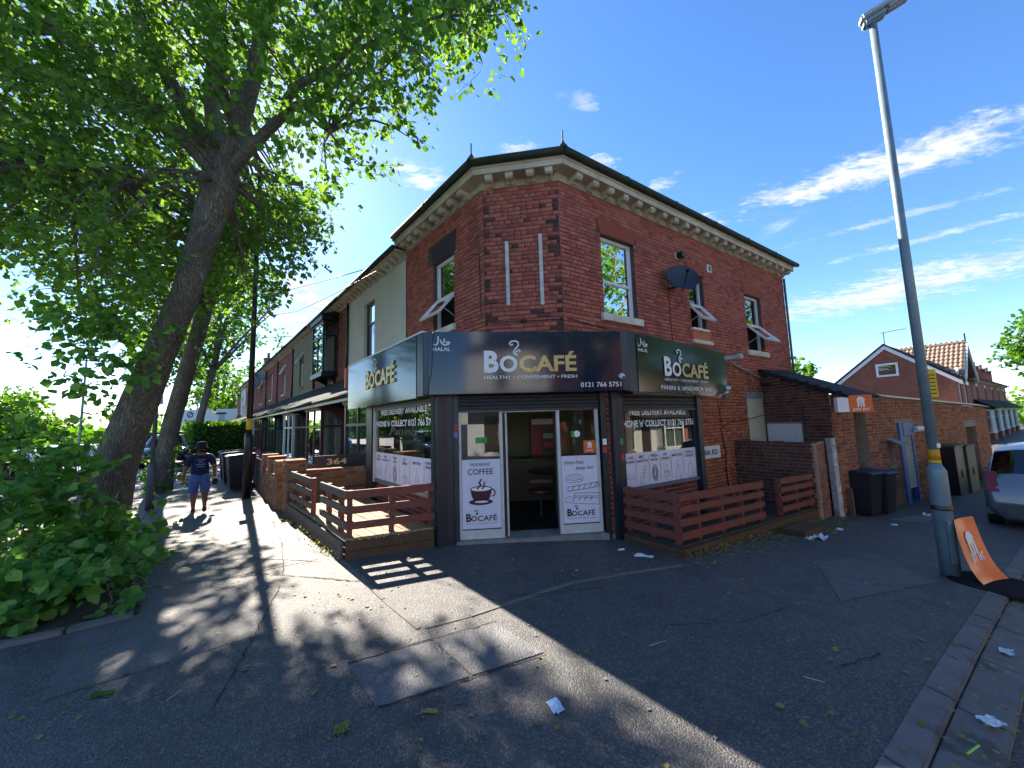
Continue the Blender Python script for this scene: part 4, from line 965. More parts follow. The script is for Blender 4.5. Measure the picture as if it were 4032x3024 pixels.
ac = tag(MB().hexa([(1.0, 9.9, 1.8), (1.45, 9.9, 1.8), (1.45, 10.15, 1.8), (1.0, 10.15, 1.8)], [(1.0, 9.9, 2.25), (1.45, 9.9, 2.25), (1.45, 10.15, 2.25), (1.0, 10.15, 2.25)]).build('ac_unit', INN, None, bevel=.02), 'pale wall unit high on the back wall inside the cafe', 'wall unit')  # wall mounted air conditioning unit
tb = thing('cafe_table', 'round dark table just inside the open cafe door', 'table', (.75, 7.1, 0)); MB().lathe((.75, 7.1, .78), [(.5, 0), (.52, .015), (.5, .03)], 28).build('top', BLACK, tb); MB().lathe((.75, 7.1, .02), [(.22, 0), (.2, .02), (.03, .04), (.03, .76)], 16).build('pedestal', SHUT, tb)
LEA = pm('brown_leather', '5a2f22', '47241a', 9, .45)
for i, (x, y, lab) in enumerate(((.45, 6.75, 'brown leather cafe stool by the round table, nearer the coffee poster'), (1.05, 6.8, 'brown leather cafe stool by the round table, nearer the baguette poster'))):
    c = thing('cafe_stool', lab, 'stool', (x, y, .02)); MB().lathe((x, y, .46), [(.19, 0), (.21, .03), (.2, .07), (.1, .08)], 18).build('seat', LEA, c, True); MB().lathe((x, y, .02), [(.16, 0), (.03, .03), (.025, .44)], 14).build('leg', SHUT, c); MB().hexa([(x-.2, y-.21, .66), (x+.2, y-.21, .66), (x+.2, y-.17, .66), (x-.2, y-.17, .66)], [(x-.2, y-.21, .72), (x+.2, y-.21, .72), (x+.2, y-.17, .72), (x-.2, y-.17, .72)]).build('backrest', LEA, c, bevel=.01)

# ------------------------------------------------------------------ decks and railings
TIM = pm('red_brown_timber', '7f4032', '642f25', 12, .6, .4, 70, mottled=('3c201b', 8, .66)); TIMG = pm('weathered_timber', '6b5a4c', '55463c', 14, .8, .4, 80)
DECKB = pm('deck_board', 'a08a6a', '86704f', 10, .8, .5, 60); DECKD = pm('dark_deck_board', '3c322a', '2c2520', 9, .8, .5, 60); PLINTH = pm('plinth_timber', '5a4128', '44301e', 12, .75, .4, 60)
def sub(a, b, t): return np.array(a)*(1-t)+np.array(b)*t
def deck(name, label, A, B_, C_, D_, zA, zD, nb, mat, along_AD=True, th=.03):
    """corners A near, B near by the shop, C far by the shop, D far; boards run A-D"""
    t = thing(name, label, 'deck', (A[0], A[1], gz(*A)))
    for i in range(nb):
        f0, f1 = i/nb+.004, (i+1)/nb-.004
        q = [sub(A, B_, f0), sub(A, B_, f1), sub(D_, C_, f1), sub(D_, C_, f0)]; z = [zA, zA, zD, zD]; j = random.uniform(-.002, .002)
        MB().hexa([(*p, zz-th) for p, zz in zip(q, z)], [(*p, zz+j) for p, zz in zip(q, z)]).build('board', mat, t)
    return t
# sunlit deck by the terrace
A, B_ = (-2.23, 5.05), (-1.17, 5.49); C_, D_ = LS.p(3.05, .03, 0)[:2], (-4.50, 7.63)
DL = deck('timber_deck', 'raised timber deck with sunlit boards beside the terrace garden wall', A, B_, C_, D_, .262, .262, 12, DECKB)
def skirt(t, a, b, za, zb, th, k, mat, top):
    d = np.array(b)-np.array(a); L = np.linalg.norm(d); d /= L; q = np.array([d[1], -d[0]])*th
    for i in range(k):
        u0, u1 = i/k, (i+1)/k
        def z(p, u): g = gz(*p)-.02; return g+(top(p)-g)*u
        lo = [np.array(a)+q, np.array(b)+q, np.array(b), np.array(a)]
        MB().hexa([(*p, z(p, u0)+.003) for p in lo], [(*p, z(p, u1)-.003) for p in lo]).build('plinth_board', mat, t)
skirt(DL, (-2.23, 5.05), (-1.17, 5.49), 0, 0, .03, 2, PLINTH, lambda p: .232); skirt(DL, (-4.5, 7.63), (-2.25, 5.05), 0, 0, .03, 2, TIMG, lambda p: .232)
RLf = Frame(A, 67.3, 1); RLs = Frame(A, -41.3, -1)
def railing(name, label, fr, s0, s1, rails, posts, zb, mats, dz=0., n0=-.04, group='red brown timber railings on the cafe decks', pw=.07):
    t = thing(name, label, 'railing', fr.p(s0, 0, zb), group)
    for zt, zl in rails: MB().box(fr, s0, s1, n0, n0+.035, zl, zt, dz*(s1-s0)).build('rail', mats[0], t, bevel=.004)
    for p in posts: MB().box(fr, p-pw/2, p+pw/2, n0-pw, n0-.001, zb+dz*(p-s0), rails[0][0]-.005+dz*(p-s0)).build('post', mats[1], t, bevel=.004)
    return t
RA = [(.865, .758), (.661, .562), (.46, .362)]
railing('deck_railing', 'three rail red brown railing across the front of the sunlit deck', RLf, .0, 1.17, RA, [.05, .58, 1.12], .262, (TIM, TIM))
railing('deck_railing', 'grey weathered railing along the path side of the sunlit deck, beside its corner', RLs, .0, 1.26, RA, [.42, 1.0], .262, (TIMG, TIM))
railing('deck_railing', 'grey weathered railing on the sunlit deck against the brick pier', RLs, 1.85, 3.42, RA, [1.9, 2.6, 3.3], .262, (TIMG, TIM))
# street side deck
A, B_ = (2.11, 4.97), (1.60, 5.70); D_ = (5.98, 7.70); C_ = (5.35, 8.62)
zr = lambda p: .07-.047*np.linalg.norm(np.array(p)-np.array(A))
DR = deck('timber_deck', 'dark timber deck with brown plinth beside the side street', A, B_, C_, D_, .07, -.155, 9, DECKD)
skirt(DR, A, D_, 0, 0, .03, 2, PLINTH, lambda p: zr(p)-.03); skirt(DR, (1.60, 5.70), A, 0, 0, .03, 2, PLINTH, lambda p: .04)
RRf = Frame(A, 55, 1); RRs = Frame(A, -35, -1); RB = [(.71, .61), (.555, .465), (.39, .30), (.225, .125)]
railing('deck_railing', 'long four rail red brown railing along the side street edge of the dark deck', RRf, .0, 2.47, RB, [.05, .52, 1.16, 1.77, 2.40], .07, (TIM, TIM), -.042)
railing('deck_railing', 'short four rail red brown railing on the dark deck by the brick yard wall', RRf, 3.15, 4.70, [(a-.132, b-.132) for a, b in RB], [3.2, 3.95, 4.62], -.07, (TIM, TIM), -.042)
railing('deck_railing', 'four rail red brown railing at the door end of the dark deck', RRs, .0, .90, RB, [.45, .85], .07, (TIM, TIM))
stp = tag(MB().hexa([(*RRf.p(2.75, .06, 0)[:2], -.5), (*RRf.p(3.65, .06, 0)[:2], -.5), (*RRf.p(3.65, .42, 0)[:2], -.5), (*RRf.p(2.75, .42, 0)[:2], -.5)], [(*RRf.p(2.75, .06, 0)[:2], -.175), (*RRf.p(3.65, .06, 0)[:2], -.215), (*RRf.p(3.65, .42, 0)[:2], -.215), (*RRf.p(2.75, .42, 0)[:2], -.175)]).build('step', PLINTH, None, bevel=.008), 'low timber step in front of the gap in the dark deck railing', 'step')

# ------------------------------------------------------------------ terrace houses
TB = {'red': ('terrace_brick', TERR), 'dark': ('terrace_brick_dark', DKRED), 'far': ('terrace_brick', TERR)}
GREYR = pm('grey_render', 'c8c7bd', 'bbbab0', 1.2, .9, .25, 120); OLIVE = pm('olive_pebbledash', '857c62', '746b54', 2, .95, .8, 150); WHITER = pm('white_render', 'cfd2d2', 'bcc0c2', 1.5, .9, .3, 90)
DKBLUE = emis_free('dark_blue_frame', '2c3742', .35); BROWNF = emis_free('brown_frame', '4a2624', .4); WHITEF = WHITE; GREENF = emis_free('dark_green_frame', '26352d', .4)
CURT = pm('pale_curtain', '9fa39a', '8a8e86', 8, .9); DOORM = {}
def house(name, label, fr, s0, w, z0, eave, wall, bay_mat, upper='sash', bay=True, n_single=0, bay_n=.7, chimney=False, near=True, group=None, detail=True, up_open=0., roof_h=2.0, roof_d=3.6, oriel=False, bay_s=.3, winmat=None, brackets=True, pent_zs=(3.30, 2.55), door_mat=None, upper_s=None):
    t = thing(name, label, 'house', fr.p(s0+w/2, -1.5, z0), group); P = fr.p; e = s0+w
    us = s0+(upper_s if upper_s else w*.56); uw = .85
    UW = (us-uw/2, us+uw/2, eave-2.25, eave-.55)
    winmat = winmat or bay_mat
    bs0, bs1 = s0+bay_s, s0+bay_s+2.0
    DW = (bs1+.55, bs1+1.42, z0+.12, z0+2.1) if bay else (s0+w-1.3, s0+w-.4, z0+.12, z0+2.1)
    ops = ([] if oriel else [UW])+[DW]+([(bs0+.05, bs1-.05, z0+.6, 2.3+z0)] if bay else [])
    bw, cols = TB['red'] if wall == 'brick' else (None, None)
    base = {'brick': MORTAR_PALE, 'grey': GREYR, 'olive': OLIVE, 'white': WHITER, 'flat': None}.get(wall)
    if wall == 'flat': base = flat_brick_mat('flat_%d' % round(fr.az), '8a4a3a', '9b5844', '6a5a50', 1, fr.az)
    off = .0 if wall == 'brick' else .02
    wall_sheet(MB(), fr, s0, e, z0-.5, eave, ops, n=off, reveal=.14).build('wall', base, t)
    if wall == 'brick': place_bricks(t, fr, brick_layout(s0, e, z0, eave-.02, [(a-.02, b+.02, c, d) for a, b, c, d in ops], int(s0*7)), bw, cols, n_single)
    if not oriel:
        window(t, fr, UW, n=-.07, transom=UW[3]-.62, mat=winmat, open_upper=up_open, sill=(OFFWHITE if wall != 'olive' else OLIVE, .06, .1, UW[2]), vent=False, curtain=(CURT, UW[0]+.06, UW[1]-.06) if detail else None, rd=1.0)
        if wall in ('brick', 'flat'): MB().box(fr, UW[0]-.1, UW[1]+.1, -.02, .022, UW[3], UW[3]+.24).build('lintel', VOUS['R'] if near else OFFWHITE, t)
    else:
        # projecting timber oriel window on brackets
        a, b, c, d = us-.75, us+.75, eave-2.25, eave-.42; dpt = .5; m = MB()
        m.box(fr, a-.06, b+.06, 0, dpt+.06, d, d+.16); m.box(fr, a-.04, b+.04, 0, dpt+.04, c-.14, c)
        m.prism([P(a-.1, .0, d+.17), P(a-.1, dpt+.1, d+.17), P(a-.1, 0, d+.36)], np.array([*fr.t, 0])*(b-a+.2))
        ow = m.build('oriel_window', BLACK, t)
        ob = MB()
        for x in (a, b-.06): ob.box(fr, x, x+.06, dpt-.06, dpt, c, d)
        for x in (a, b-.06): ob.box(fr, x, x+.06, .0, .05, c, d)
        for x in (a, b-.06): ob.box(fr, x+.005, x+.055, .05, dpt-.06, d-.55, d-.5); ob.box(fr, x+.005, x+.055, .05, dpt-.06, c, c+.05); ob.box(fr, x+.005, x+.055, .05, dpt-.06, d-.05, d)
        ob.box(fr, a+.06, b-.06, dpt-.05, dpt-.005, d-.55, d-.5); ob.box(fr, (a+b)/2-.025, (a+b)/2+.025, dpt-.05, dpt-.005, c, d-.55); ob.box(fr, a+.06, b-.06, dpt-.05, dpt-.005, c, c+.05); ob.box(fr, a+.06, b-.06, dpt-.05, dpt-.005, d-.05, d); ob.build('frame', BLACK, ow)
        for x in (a+.03, b-.03): MB().quad(P(x, .05, c), P(x, dpt-.05, c), P(x, dpt-.05, d), P(x, .05, d)).build('pane', GLASS, ow)
        MB().quad(P(a+.05, dpt-.03, c), P(b-.05, dpt-.03, c), P(b-.05, dpt-.03, d), P(a+.05, dpt-.03, d)).build('pane', GLASS, ow)
        k = MB(); N_ = 26
        for i in range(N_): x0, x1 = a+.1+(b-a-.2)*i/N_, a+.1+(b-a-.2)*(i+1)/N_; k.quad(P(x0, .1+.02*math.sin(i*2), c), P(x1, .1+.02*math.sin(i*2+2), c), P(x1, .1+.02*math.sin(i*2+2), d-.5), P(x0, .1+.02*math.sin(i*2), d-.5))
        k.build('curtain', CURT, ow)
        MB().quad(P(a+.05, .03, c), P(b-.05, .03, c), P(b-.05, .03, d), P(a+.05, .03, d)).build('backing', DARKROOM, ow)
        st_ = MB(); fm = [(0, .1), (.03, .03), (.1, 0), (.03, -.03), (0, -.1), (-.03, -.03), (-.1, 0), (-.03, .03)]
        st_.poly([P(a+.03-.034*fr.side*0-.032, dpt/2+x, d-.28+y) for x, y in fm]); st_.build('stained_star', emis_free('stained_glass', '5a3a78', .3), ow)
        for x in (a+.2, b-.2): MB().prism([P(x-.04, 0, c-.14), P(x-.04, .4, c-.14), P(x-.04, .12, c-.3), P(x-.04, .06, c-.48), P(x-.04, 0, c-.5)], np.array([*fr.t, 0])*.08).build('bracket', BLACK, ow)
    # eaves
    MB().box(fr, s0, e, .0, .05, eave-.14, eave).build('eaves_band', STONE if wall != 'white' else WHITER, t)
    if brackets:
        bm_ = MB() if not near else None
        for x in np.arange(s0+.15, e-.05, .30):
            if near:
                MB().prism([P(x-.05, .05, eave), P(x-.05, .24, eave), P(x-.05, .22, eave-.05), P(x-.05, .1, eave-.1), P(x-.05, .05, eave-.13)], np.array([*fr.t, 0])*.1).build('bracket', STONE, t)
            else: bm_.box(fr, x-.05, x+.05, .05, .22, eave-.1, eave)
        if bm_: bm_.build('brackets', STONE, t)['kind'] = 'stuff'
    MB().box(fr, s0, e, .0, .30, eave+.001, eave+.04).build('soffit', STONE, t); MB().tube([P(s0, .34, eave+.07), P(e, .34, eave+.07)], .055, 8).build('gutter', GUTTER, t, True)
    r = MB(); r.add([P(s0, .33, eave+.06), P(e, .33, eave+.06), P(e, -roof_d, eave+roof_h), P(s0, -roof_d, eave+roof_h), P(s0, -2*roof_d, eave), P(e, -2*roof_d, eave)], [(0, 1, 2, 3), (3, 2, 5, 4)])
    r.build('roof', SLATE, t)
    if not near: MB().poly([P(s0, 0, z0), P(s0, -2*roof_d, z0), P(s0, -2*roof_d, eave), P(s0, -roof_d, eave+roof_h), P(s0, 0, eave+.05)]).build('gable_wall', base if wall != 'brick' else MORTAR_PALE, t)
    if chimney:
        cx = e-.3; c = MB(); zt = eave+roof_h+1.0; rd0 = roof_d
        if not near: roof_d = 1.1; zt = eave+2.0
        MB().box(fr, cx-.35, cx+.35, -roof_d-.3, -roof_d+.3, eave+.1 if not near else eave+roof_h-.6, zt).build('chimney_stack', brick_mat('terrace_brick', TERR, False) if near else base, t)
        MB().box(fr, cx-.4, cx+.4, -roof_d-.35, -roof_d+.35, zt, zt+.1).build('chimney_cap', CONC, t)
        for j in (-.18, .18): MB().lathe(P(cx+j, -roof_d, zt+.1), [(.1, 0), (.12, .08), (.09, .12), (.09, .38), (.12, .42), (.11, .46)], 10).build('chimney_pot', pm('terracotta', '9c6a50', '84543f', 5, .8), t)
    # ground floor: bay window, door, lean-to roof on brackets
    if bay:
        zb, zt = z0+.55, z0+2.28; D = bay_n
        m = MB(); m.box(fr, bs0, bs1, 0, D, z0-.3, zb-.06); m.build('bay_plinth', brick_mat('terrace_brick', TERR, False) if wall == 'brick' else (base if wall != 'flat' else base), t)
        f = MB(); f.box(fr, bs0-.03, bs1+.03, 0, D+.04, zb-.06, zb); f.box(fr, bs0-.02, bs1+.02, 0, D+.02, zt, zt+.12)
        for x in (bs0, bs1-.09): f.box(fr, x, x+.09, D-.09, D, zb, zt)
        for x in (bs0, bs1-.09): f.box(fr, x, x+.09, .0, .08, zb, zt)
        for x in (bs0, bs1-.07): f.box(fr, x+.01, x+.06, .08, D-.09, zt-.55, zt-.49)
        f.box(fr, bs0+.09, bs1-.09, D-.07, D-.01, zt-.55, zt-.49)
        for x in ((bs0+bs1)/2-.03, bs0+.55, bs1-.55)[:1]: f.box(fr, x, x+.06, D-.07, D-.01, zb, zt)
        bw_ = f.build('bay_window', bay_mat, t)
        MB().quad(P(bs0+.05, D-.04, zb), P(bs1-.05, D-.04, zb), P(bs1-.05, D-.04, zt), P(bs0+.05, D-.04, zt)).build('pane', GLASS, bw_)
        for x in (bs0+.035, bs1-.035): MB().quad(P(x, .05, zb), P(x, D-.05, zb), P(x, D-.05, zt), P(x, .05, zt)).build('pane', GLASS, bw_)
        k = MB(); N_ = 30
        for i in range(N_): x0, x1 = bs0+.1+(1.8)*i/N_, bs0+.1+1.8*(i+1)/N_; k.quad(P(x0, D-.2+.03*math.sin(i*1.7), zb), P(x1, D-.2+.03*math.sin(i*1.7+1.7), zb), P(x1, D-.2+.03*math.sin(i*1.7+1.7), zt), P(x0, D-.2+.03*math.sin(i*1.7), zt))
        for i in range(10): y0, y1 = .1+(D-.3)*i/10, .1+(D-.3)*(i+1)/10; k.quad(P(bs0+.12+.02*math.sin(i*2), y0, zb), P(bs0+.12+.02*math.sin(i*2+2), y1, zb), P(bs0+.12+.02*math.sin(i*2+2), y1, zt), P(bs0+.12+.02*math.sin(i*2), y0, zt))
        k.build('curtain', CURT, bw_)
        if near and detail:
            for x in np.arange(bs0+.12, bs1, .16): MB().prism([P(x-.03, D+.02, zt+.12), P(x-.03, D+.14, zt+.12), P(x-.03, D+.02, zt-.02)], np.array([*fr.t, 0])*.06).build('dentil', STONE if bay_mat is not BLACK else BLACK, t)
    d = MB(); d.box(fr, DW[0], DW[1], -.12, -.06, DW[2], DW[3]); dr = d.build('door', door_mat or emis_free('door_'+name, '3a2a28', .4), t); MB().box(fr, DW[0]+.08, DW[0]+.12, -.06, -.02, DW[2]+.95, DW[2]+1.05).build('handle', ALU, dr)
    hz, lz = pent_zs; ln = bay_n+.28
    MB().prism([P(s0, .0, z0+hz), P(s0, ln, z0+lz), P(s0, ln, z0+lz-.06), P(s0, 0, z0+hz-.08)], np.array([*fr.t, 0])*(w-.004)).build('lean_to_roof', SLATE, t)
    MB().box(fr, s0, e-.004, ln-.06, ln-.02, z0+lz-.2, z0+lz-.07).build('lean_to_fascia', bay_mat if bay_mat is not WHITE else BLACK, t)
    MB().tube([P(s0, ln+.03, z0+lz-.07), P(e-.01, ln+.03, z0+lz-.07)], .045, 8).build('lean_to_gutter', GUTTER, t, True)
    if near:
        for x in (s0+.1, bs1+.25):
            MB().prism([P(x, .02, z0+2.15), P(x, .1, z0+2.3), P(x, .45, z0+2.42), P(x, ln-.05, z0+lz-.1), P(x, ln-.05, z0+lz-.2), P(x, .5, z0+2.3), P(x, .2, z0+2.05), P(x, .06, z0+1.7), P(x, .02, z0+1.65)], np.array([*fr.t, 0])*.08).build('console', BLACK if bay_mat is not BROWNF else BROWNF, t)
        MB().tube([P(e-.07, .06, eave-.1), P(e-.07, .06, z0+hz)], .035, 7).build('downpipe', BLACK, t, True)
    return t
HL = [('terraced_house', 'grey rendered terraced house with dark bay window joined to the cafe building', 'grey', DKBLUE, {}, 0),
      ('terraced_house', 'red brick terraced house with black projecting upstairs oriel window', 'brick', BROWNF, dict(oriel=True, upper_s=1.9), 120),
      ('terraced_house', 'olive pebbledashed terraced house with white ground floor bay', 'olive', WHITEF, dict(up_open=28), 0),
      ('terraced_house', 'red brick terraced house just beyond the olive pebbledashed one', 'brick', GREENF, dict(up_open=25), 40),
      ('terraced_house', 'red brick terraced house second beyond the olive pebbledashed one, by the wall dishes', 'brick', BROWNF, {}, 0),
      ('terraced_house', 'red brick terraced house third beyond the olive pebbledashed one', 'brick', WHITEF, dict(up_open=25), 0),
      ('terraced_house', 'red brick terraced house fourth beyond the olive pebbledashed one', 'brick', WHITEF, {}, 0),
      ('terraced_house', 'red brick terraced house just before the white rendered end of the row', 'brick', DKBLUE, {}, 0),
      ('terraced_house', 'white rendered terraced house near the far end of the row', 'white', WHITEF, dict(up_open=20), 0),
      ('terraced_house', 'last terraced house at the far end of the row behind the hedge', 'brick', DKBLUE, {}, 0)]
s = LLEN+.01
for i, (nm, lab, wl, bm_, kw, ns) in enumerate(HL):
    house(nm, lab, LF, s, 4.40, 0, 5.86, wl, bm_, n_single=ns, chimney=(i in (0, 3, 6)), near=i < 5, detail=i < 7, group='terraced houses along the main road', winmat=WHITE if wl != 'grey' else DKBLUE, **kw); s += 4.40
cp = thing('chimney_pot_crown', 'crowned stone chimney pot poking above the grey house eaves', 'chimney pot', LF.p(4.7, -1.2, 6.7))
MB().box(LF, 4.4, 5.0, -1.5, -.9, 6.3, 7.05).build('stack', MORTAR_PALE, cp)
m = MB(); c0 = LF.p(4.7, -1.2, 7.05); m.lathe(c0, [(.16, 0), (.18, .06), (.12, .12), (.12, .34), (.19, .42), (.19, .52)], 14); m.build('pot', OFFWHITE, cp, True)
for k in range(8): a = k*math.pi/4; MB().lathe((c0[0]+.16*math.cos(a), c0[1]+.16*math.sin(a), c0[2]+.5), [(.045, 0), (.01, .14)], 6).build('spike', OFFWHITE, cp)
dish(LF, 24.0, 5.15, .45, .38, (-.2, -1, .35), 'grey satellite dish on the terrace brick, the higher of the pair', pm('grey_dish', '6b7078', '5c6168', 4, .5), 'satellite_dish')
dish(LF, 27.6, 5.0, .4, .38, (-.2, -1, .35), 'grey satellite dish on the terrace brick, the lower and farther of the pair', pm('grey_dish', '6b7078', '5c6168', 4, .5), 'satellite_dish')
# delivery sign on the terrace side
js = thing('projecting_sign', 'orange delivery sign projecting from the grey house behind the terrace side fascia', 'sign', LF.p(4.7, .7, 2.9)); JF = Frame(LF.p(4.7, .30, 0), -130.5, -1)
MB().box(JF, .05, .62, -.03, .03, 2.68, 3.18).build('panel', ORNG, js); MB().tube([LF.p(4.7, 0, 3.0), LF.p(4.7, .4, 3.0)], .02, 6).build('bracket', BLACK, js)
delivery_logo(JF, .33, 2.97, .03, .16, js, PW, ORNG); text(js, 'lettering', 'JUST EAT', JF, .33, 2.74, .03, .06, PW, width=.40, bold=.03)
# front garden walls beside the sunlit deck
def brick_box(t, fr, s0, s1, n0, n1, z0, z1, mat_name, cols, ns, seed, cap=None, mort=MORTAR_PALE):
    MB().box(fr, s0, s1, n0, n1, z0-.3, z1).build('core', mort, t)
    place_bricks(t, fr, brick_layout(s0, s1, z0, z1, [], seed, headers=0), mat_name, cols, ns, n=n1)
    # the end facing the deck
    ef = Frame(fr.p(s0, n0, 0), fr.az-90*fr.side*-1 if False else fr.az+(-90 if fr.side < 0 else 90), 1)
    return t
PW1 = thing('garden_wall', 'buff and red brick garden pier and wall between the sunlit deck and house 364', 'wall', (-4.6, 7.7, 0))
GW = Frame((-4.62, 7.76), -41.0, -1)
def wall_block(t, fr, s0, s1, n0, n1, z0, z1, ns, seed, name='buff_brick', cols=BUFF, mort=MORTAR_PALE, capn=.03):
    """a free standing brick block: bricks on the outer face and on the near end"""
    MB().box(fr, s0, s1, n0, n1, z0-.3, z1-.065).build('core', mort, t)
    place_bricks(t, fr, brick_layout(s0, s1, z0, z1-.07, [], seed, headers=0), name, cols, ns, n=n1)
    a, b = fr.p(s0, n0, 0), fr.p(s0, n1, 0)
    # near end: a face whose outside looks back along -t
    az = math.degrees(math.atan2(b[0]-a[0], b[1]-a[1])); E1 = Frame(a[:2], az, 1)
    if np.dot(E1.nv, fr.t) > 0: E1 = Frame(b[:2], az+180, 1)
    place_bricks(t, E1, brick_layout(0, abs(n1-n0), z0, z1-.07, [], seed+1, headers=0), name, cols, ns//2, n=.0)
    k = max(1, round((s1-s0)/.22)); L = (s1-s0)/k
    for i in range(k): MB().box(fr, s0+i*L+.004, s0+(i+1)*L-.004, n0-capn*.3, n1+.012, z1-.062, z1+random.uniform(-.003, .003)).build('coping_brick', brick_mat(name, cols, True), t, bevel=.006)
wall_block(PW1, GW, 0, .42, -.35, 0, 0, 1.06, 60, 51)
# cross wall running back to the shop, lower
XW = Frame(GW.p(.05, -.35, 0), 62, 1)
wall_block(PW1, XW, .0, 1.62, -.22, 0, .0, .83, 110, 53); wall_block(PW1, XW, 1.63, 1.98, -.24, .02, .0, 1.12, 20, 55)
GW2 = thing('garden_wall', 'brick front garden wall with raised piers on the path beyond the sunlit deck', 'wall', (-5.1, 8.2, 0)); GW2F = Frame((-5.10, 8.22), -39.6, -1)
wall_block(GW2, GW2F, 0, .40, -.33, 0.01, -.02, 1.02, 50, 57); wall_block(GW2, GW2F, .41, 1.2, -.22, 0, -.02, .70, 40, 59); wall_block(GW2, GW2F, 1.21, 1.6, -.33, .01, -.02, 1.05, 20, 61); wall_block(GW2, GW2F, 1.61, 2.3, -.22, 0, -.02, .72, 20, 63); wall_block(GW2, GW2F, 2.31, 2.7, -.33, .01, -.02, 1.05, 20, 65)
tf = thing('timber_fence', 'short dark close boarded fence on the path behind the wheelie bins', 'fence', GW2F.p(2.8, 0, 0))
for i in range(14): MB().box(GW2F, 2.75+i*.16, 2.75+i*.16+.15, -.03, -.005, 0, .86+.01*(i % 3)).build('board', TIMG, tf)
nb = thing('house_number', 'gold number 364 on a dark planter board behind the brick garden wall', 'sign', XW.p(.7, -.6, .9)); NF = Frame(XW.p(0, -.62, 0), 62, 1)
MB().box(NF, .15, 1.5, -.03, 0, .55, 1.07).build('board', FASC, nb); text(nb, 'lettering', '364', NF, .62, .865, 0, .13, pm('gold_numerals', 'e8cf94', 'dcc080', 5, .4), width=.42, bold=.02)
hg = thing('far_white_wing', 'low white wing at the far end of the terrace behind the hedge', 'building', LF.p(48, 0, 0)); MB().box(LF, 47.2, 53, -4, 1.6, -.3, 3.6).build('wall', WHITER, hg); MB().box(LF, 47.1, 53.1, -4.1, 1.8, 3.6, 3.75).build('roof', SLATE, hg)
MB().box(LF, 47.19, 47.2, .2, 1.2, 1.0, 2.4).build('window', GLASS, hg)

# ------------------------------------------------------------------ yard, outbuilding and the far side street
YW = thing('yard_wall', 'low dark brick yard wall with end pier behind the street side deck', 'wall', (6.0, 8.0, -.4))
YF = Frame(RF.p(5.2, .02, 0)[:2], 0, 1)
pe = np.array([6.05, 7.72]); st0 = np.array(RF.p(5.2, .0, 0)[:2]); YF = Frame(st0, math.degrees(math.atan2(*(pe-st0))), 1); YL = np.linalg.norm(pe-st0)
MB().box(YF, 0, YL, -.22, 0, -1, 1.08).build('core', MORTAR_PALE, YW)
place_bricks(YW, YF, brick_layout(0, YL, -.5, 1.08, [], 71), 'yard_brick', ['5a3531', '66403a', '6e463c', '4d2f2e', '74493d'], 150)
PE = Frame(pe, 50, 1)   # pier end facing the street
MB().box(PE, .0, 1.02, -.03, 0, -1, 1.10).build('pier', MORTAR_PALE, YW); place_bricks(YW, PE, brick_layout(0, 1.02, -.44, 1.10, [], 73), 'pier_pale_brick', ['8a5c48', '96684f', '7b4c3e', 'a07458', '875643'], 110, pale=.35)
for i in range(8): MB().box(YF, .02+i*YL/8, (i+1)*YL/8-.012, -.235, .012, 1.081, 1.105+random.uniform(0, .02)).build('coping_brick', brick_mat('yard_brick', BRICK_COLS['yard_brick'], True), YW)
OF = Frame((7.05, 8.35), 62, 1); OA = (6.636, 9.953); SF = Frame(OA, 165.52, 1); SL = 1.655; OLEN = 11.6
OB = thing('outbuilding', 'long low brick outbuilding with sloping tiled edge along the side street', 'building', OF.p(5, -1, -.7))
otop = lambda s: 2.12-.033*s
REC = (1.02, 1.68, -1.5, 1.72); BD = (3.47, 4.35, -1.5, 1.37); HOOD = (2.72, 3.0, .35, .98); DW2 = (9.0, 10.1, -1.6, 1.12)
m = MB()
for i in range(24):
    a, b = OLEN*i/24, OLEN*(i+1)/24
    def seg(x0, x1, z0, z1a, z1b): m.quad(OF.p(x0, 0, z0), OF.p(x1, 0, z0), OF.p(x1, 0, z1b), OF.p(x0, 0, z1a))
    seg(a, b, 1.70 if False else 1.74, otop(a), otop(b))
wall_sheet(m, OF, 0, OLEN, -1.6, 1.74, [REC, BD, HOOD, DW2], reveal=.25)
m.build('wall', MORTAR_PALE, OB)
place_bricks(OB, OF, brick_layout(0, OLEN, -1.2, 2.2, [REC, BD, HOOD, DW2, (8.9, 10.2, 1.12, 1.3), (3.35, 4.5, 1.3, 1.45)], 81, slope_top=lambda s: otop(s)-.03), 'out_brick', ORANGE, 170)
stop = lambda s: 2.85-.40*s
m = MB(); m.poly([SF.p(0, 0, -1.2), SF.p(SL, 0, -1.2), SF.p(SL, 0, stop(SL)), SF.p(0, 0, stop(0))]); m.build('wall', MORTAR_PALE, OB)
place_bricks(OB, SF, brick_layout(0, SL, -.8, 2.9, [(.06, 1.0, -.8, 1.49)], 83, slope_top=lambda s: stop(s)-.02), 'out_dark_brick', ['5d3832', '6e4237', '7b4b3c', '51312f', '84523f'], 90)
dd = MB(); dd.box(SF, .08, .98, .0, .03, -.4, 1.475); dr = dd.build('door', WHITE, OB)
for (a, b, c, d) in ((.18, .88, .62, 1.32), (.18, .88, -.2, .45)):
    k = MB(); k.box(SF, a, b, .03, .045, d-.03, d); k.box(SF, a, b, .03, .045, c, c+.03); k.box(SF, a, a+.03, .03, .0449, c+.03, d-.03); k.box(SF, b-.03, b, .03, .0449, c+.03, d-.03); k.build('panel_moulding', WHITE, dr)
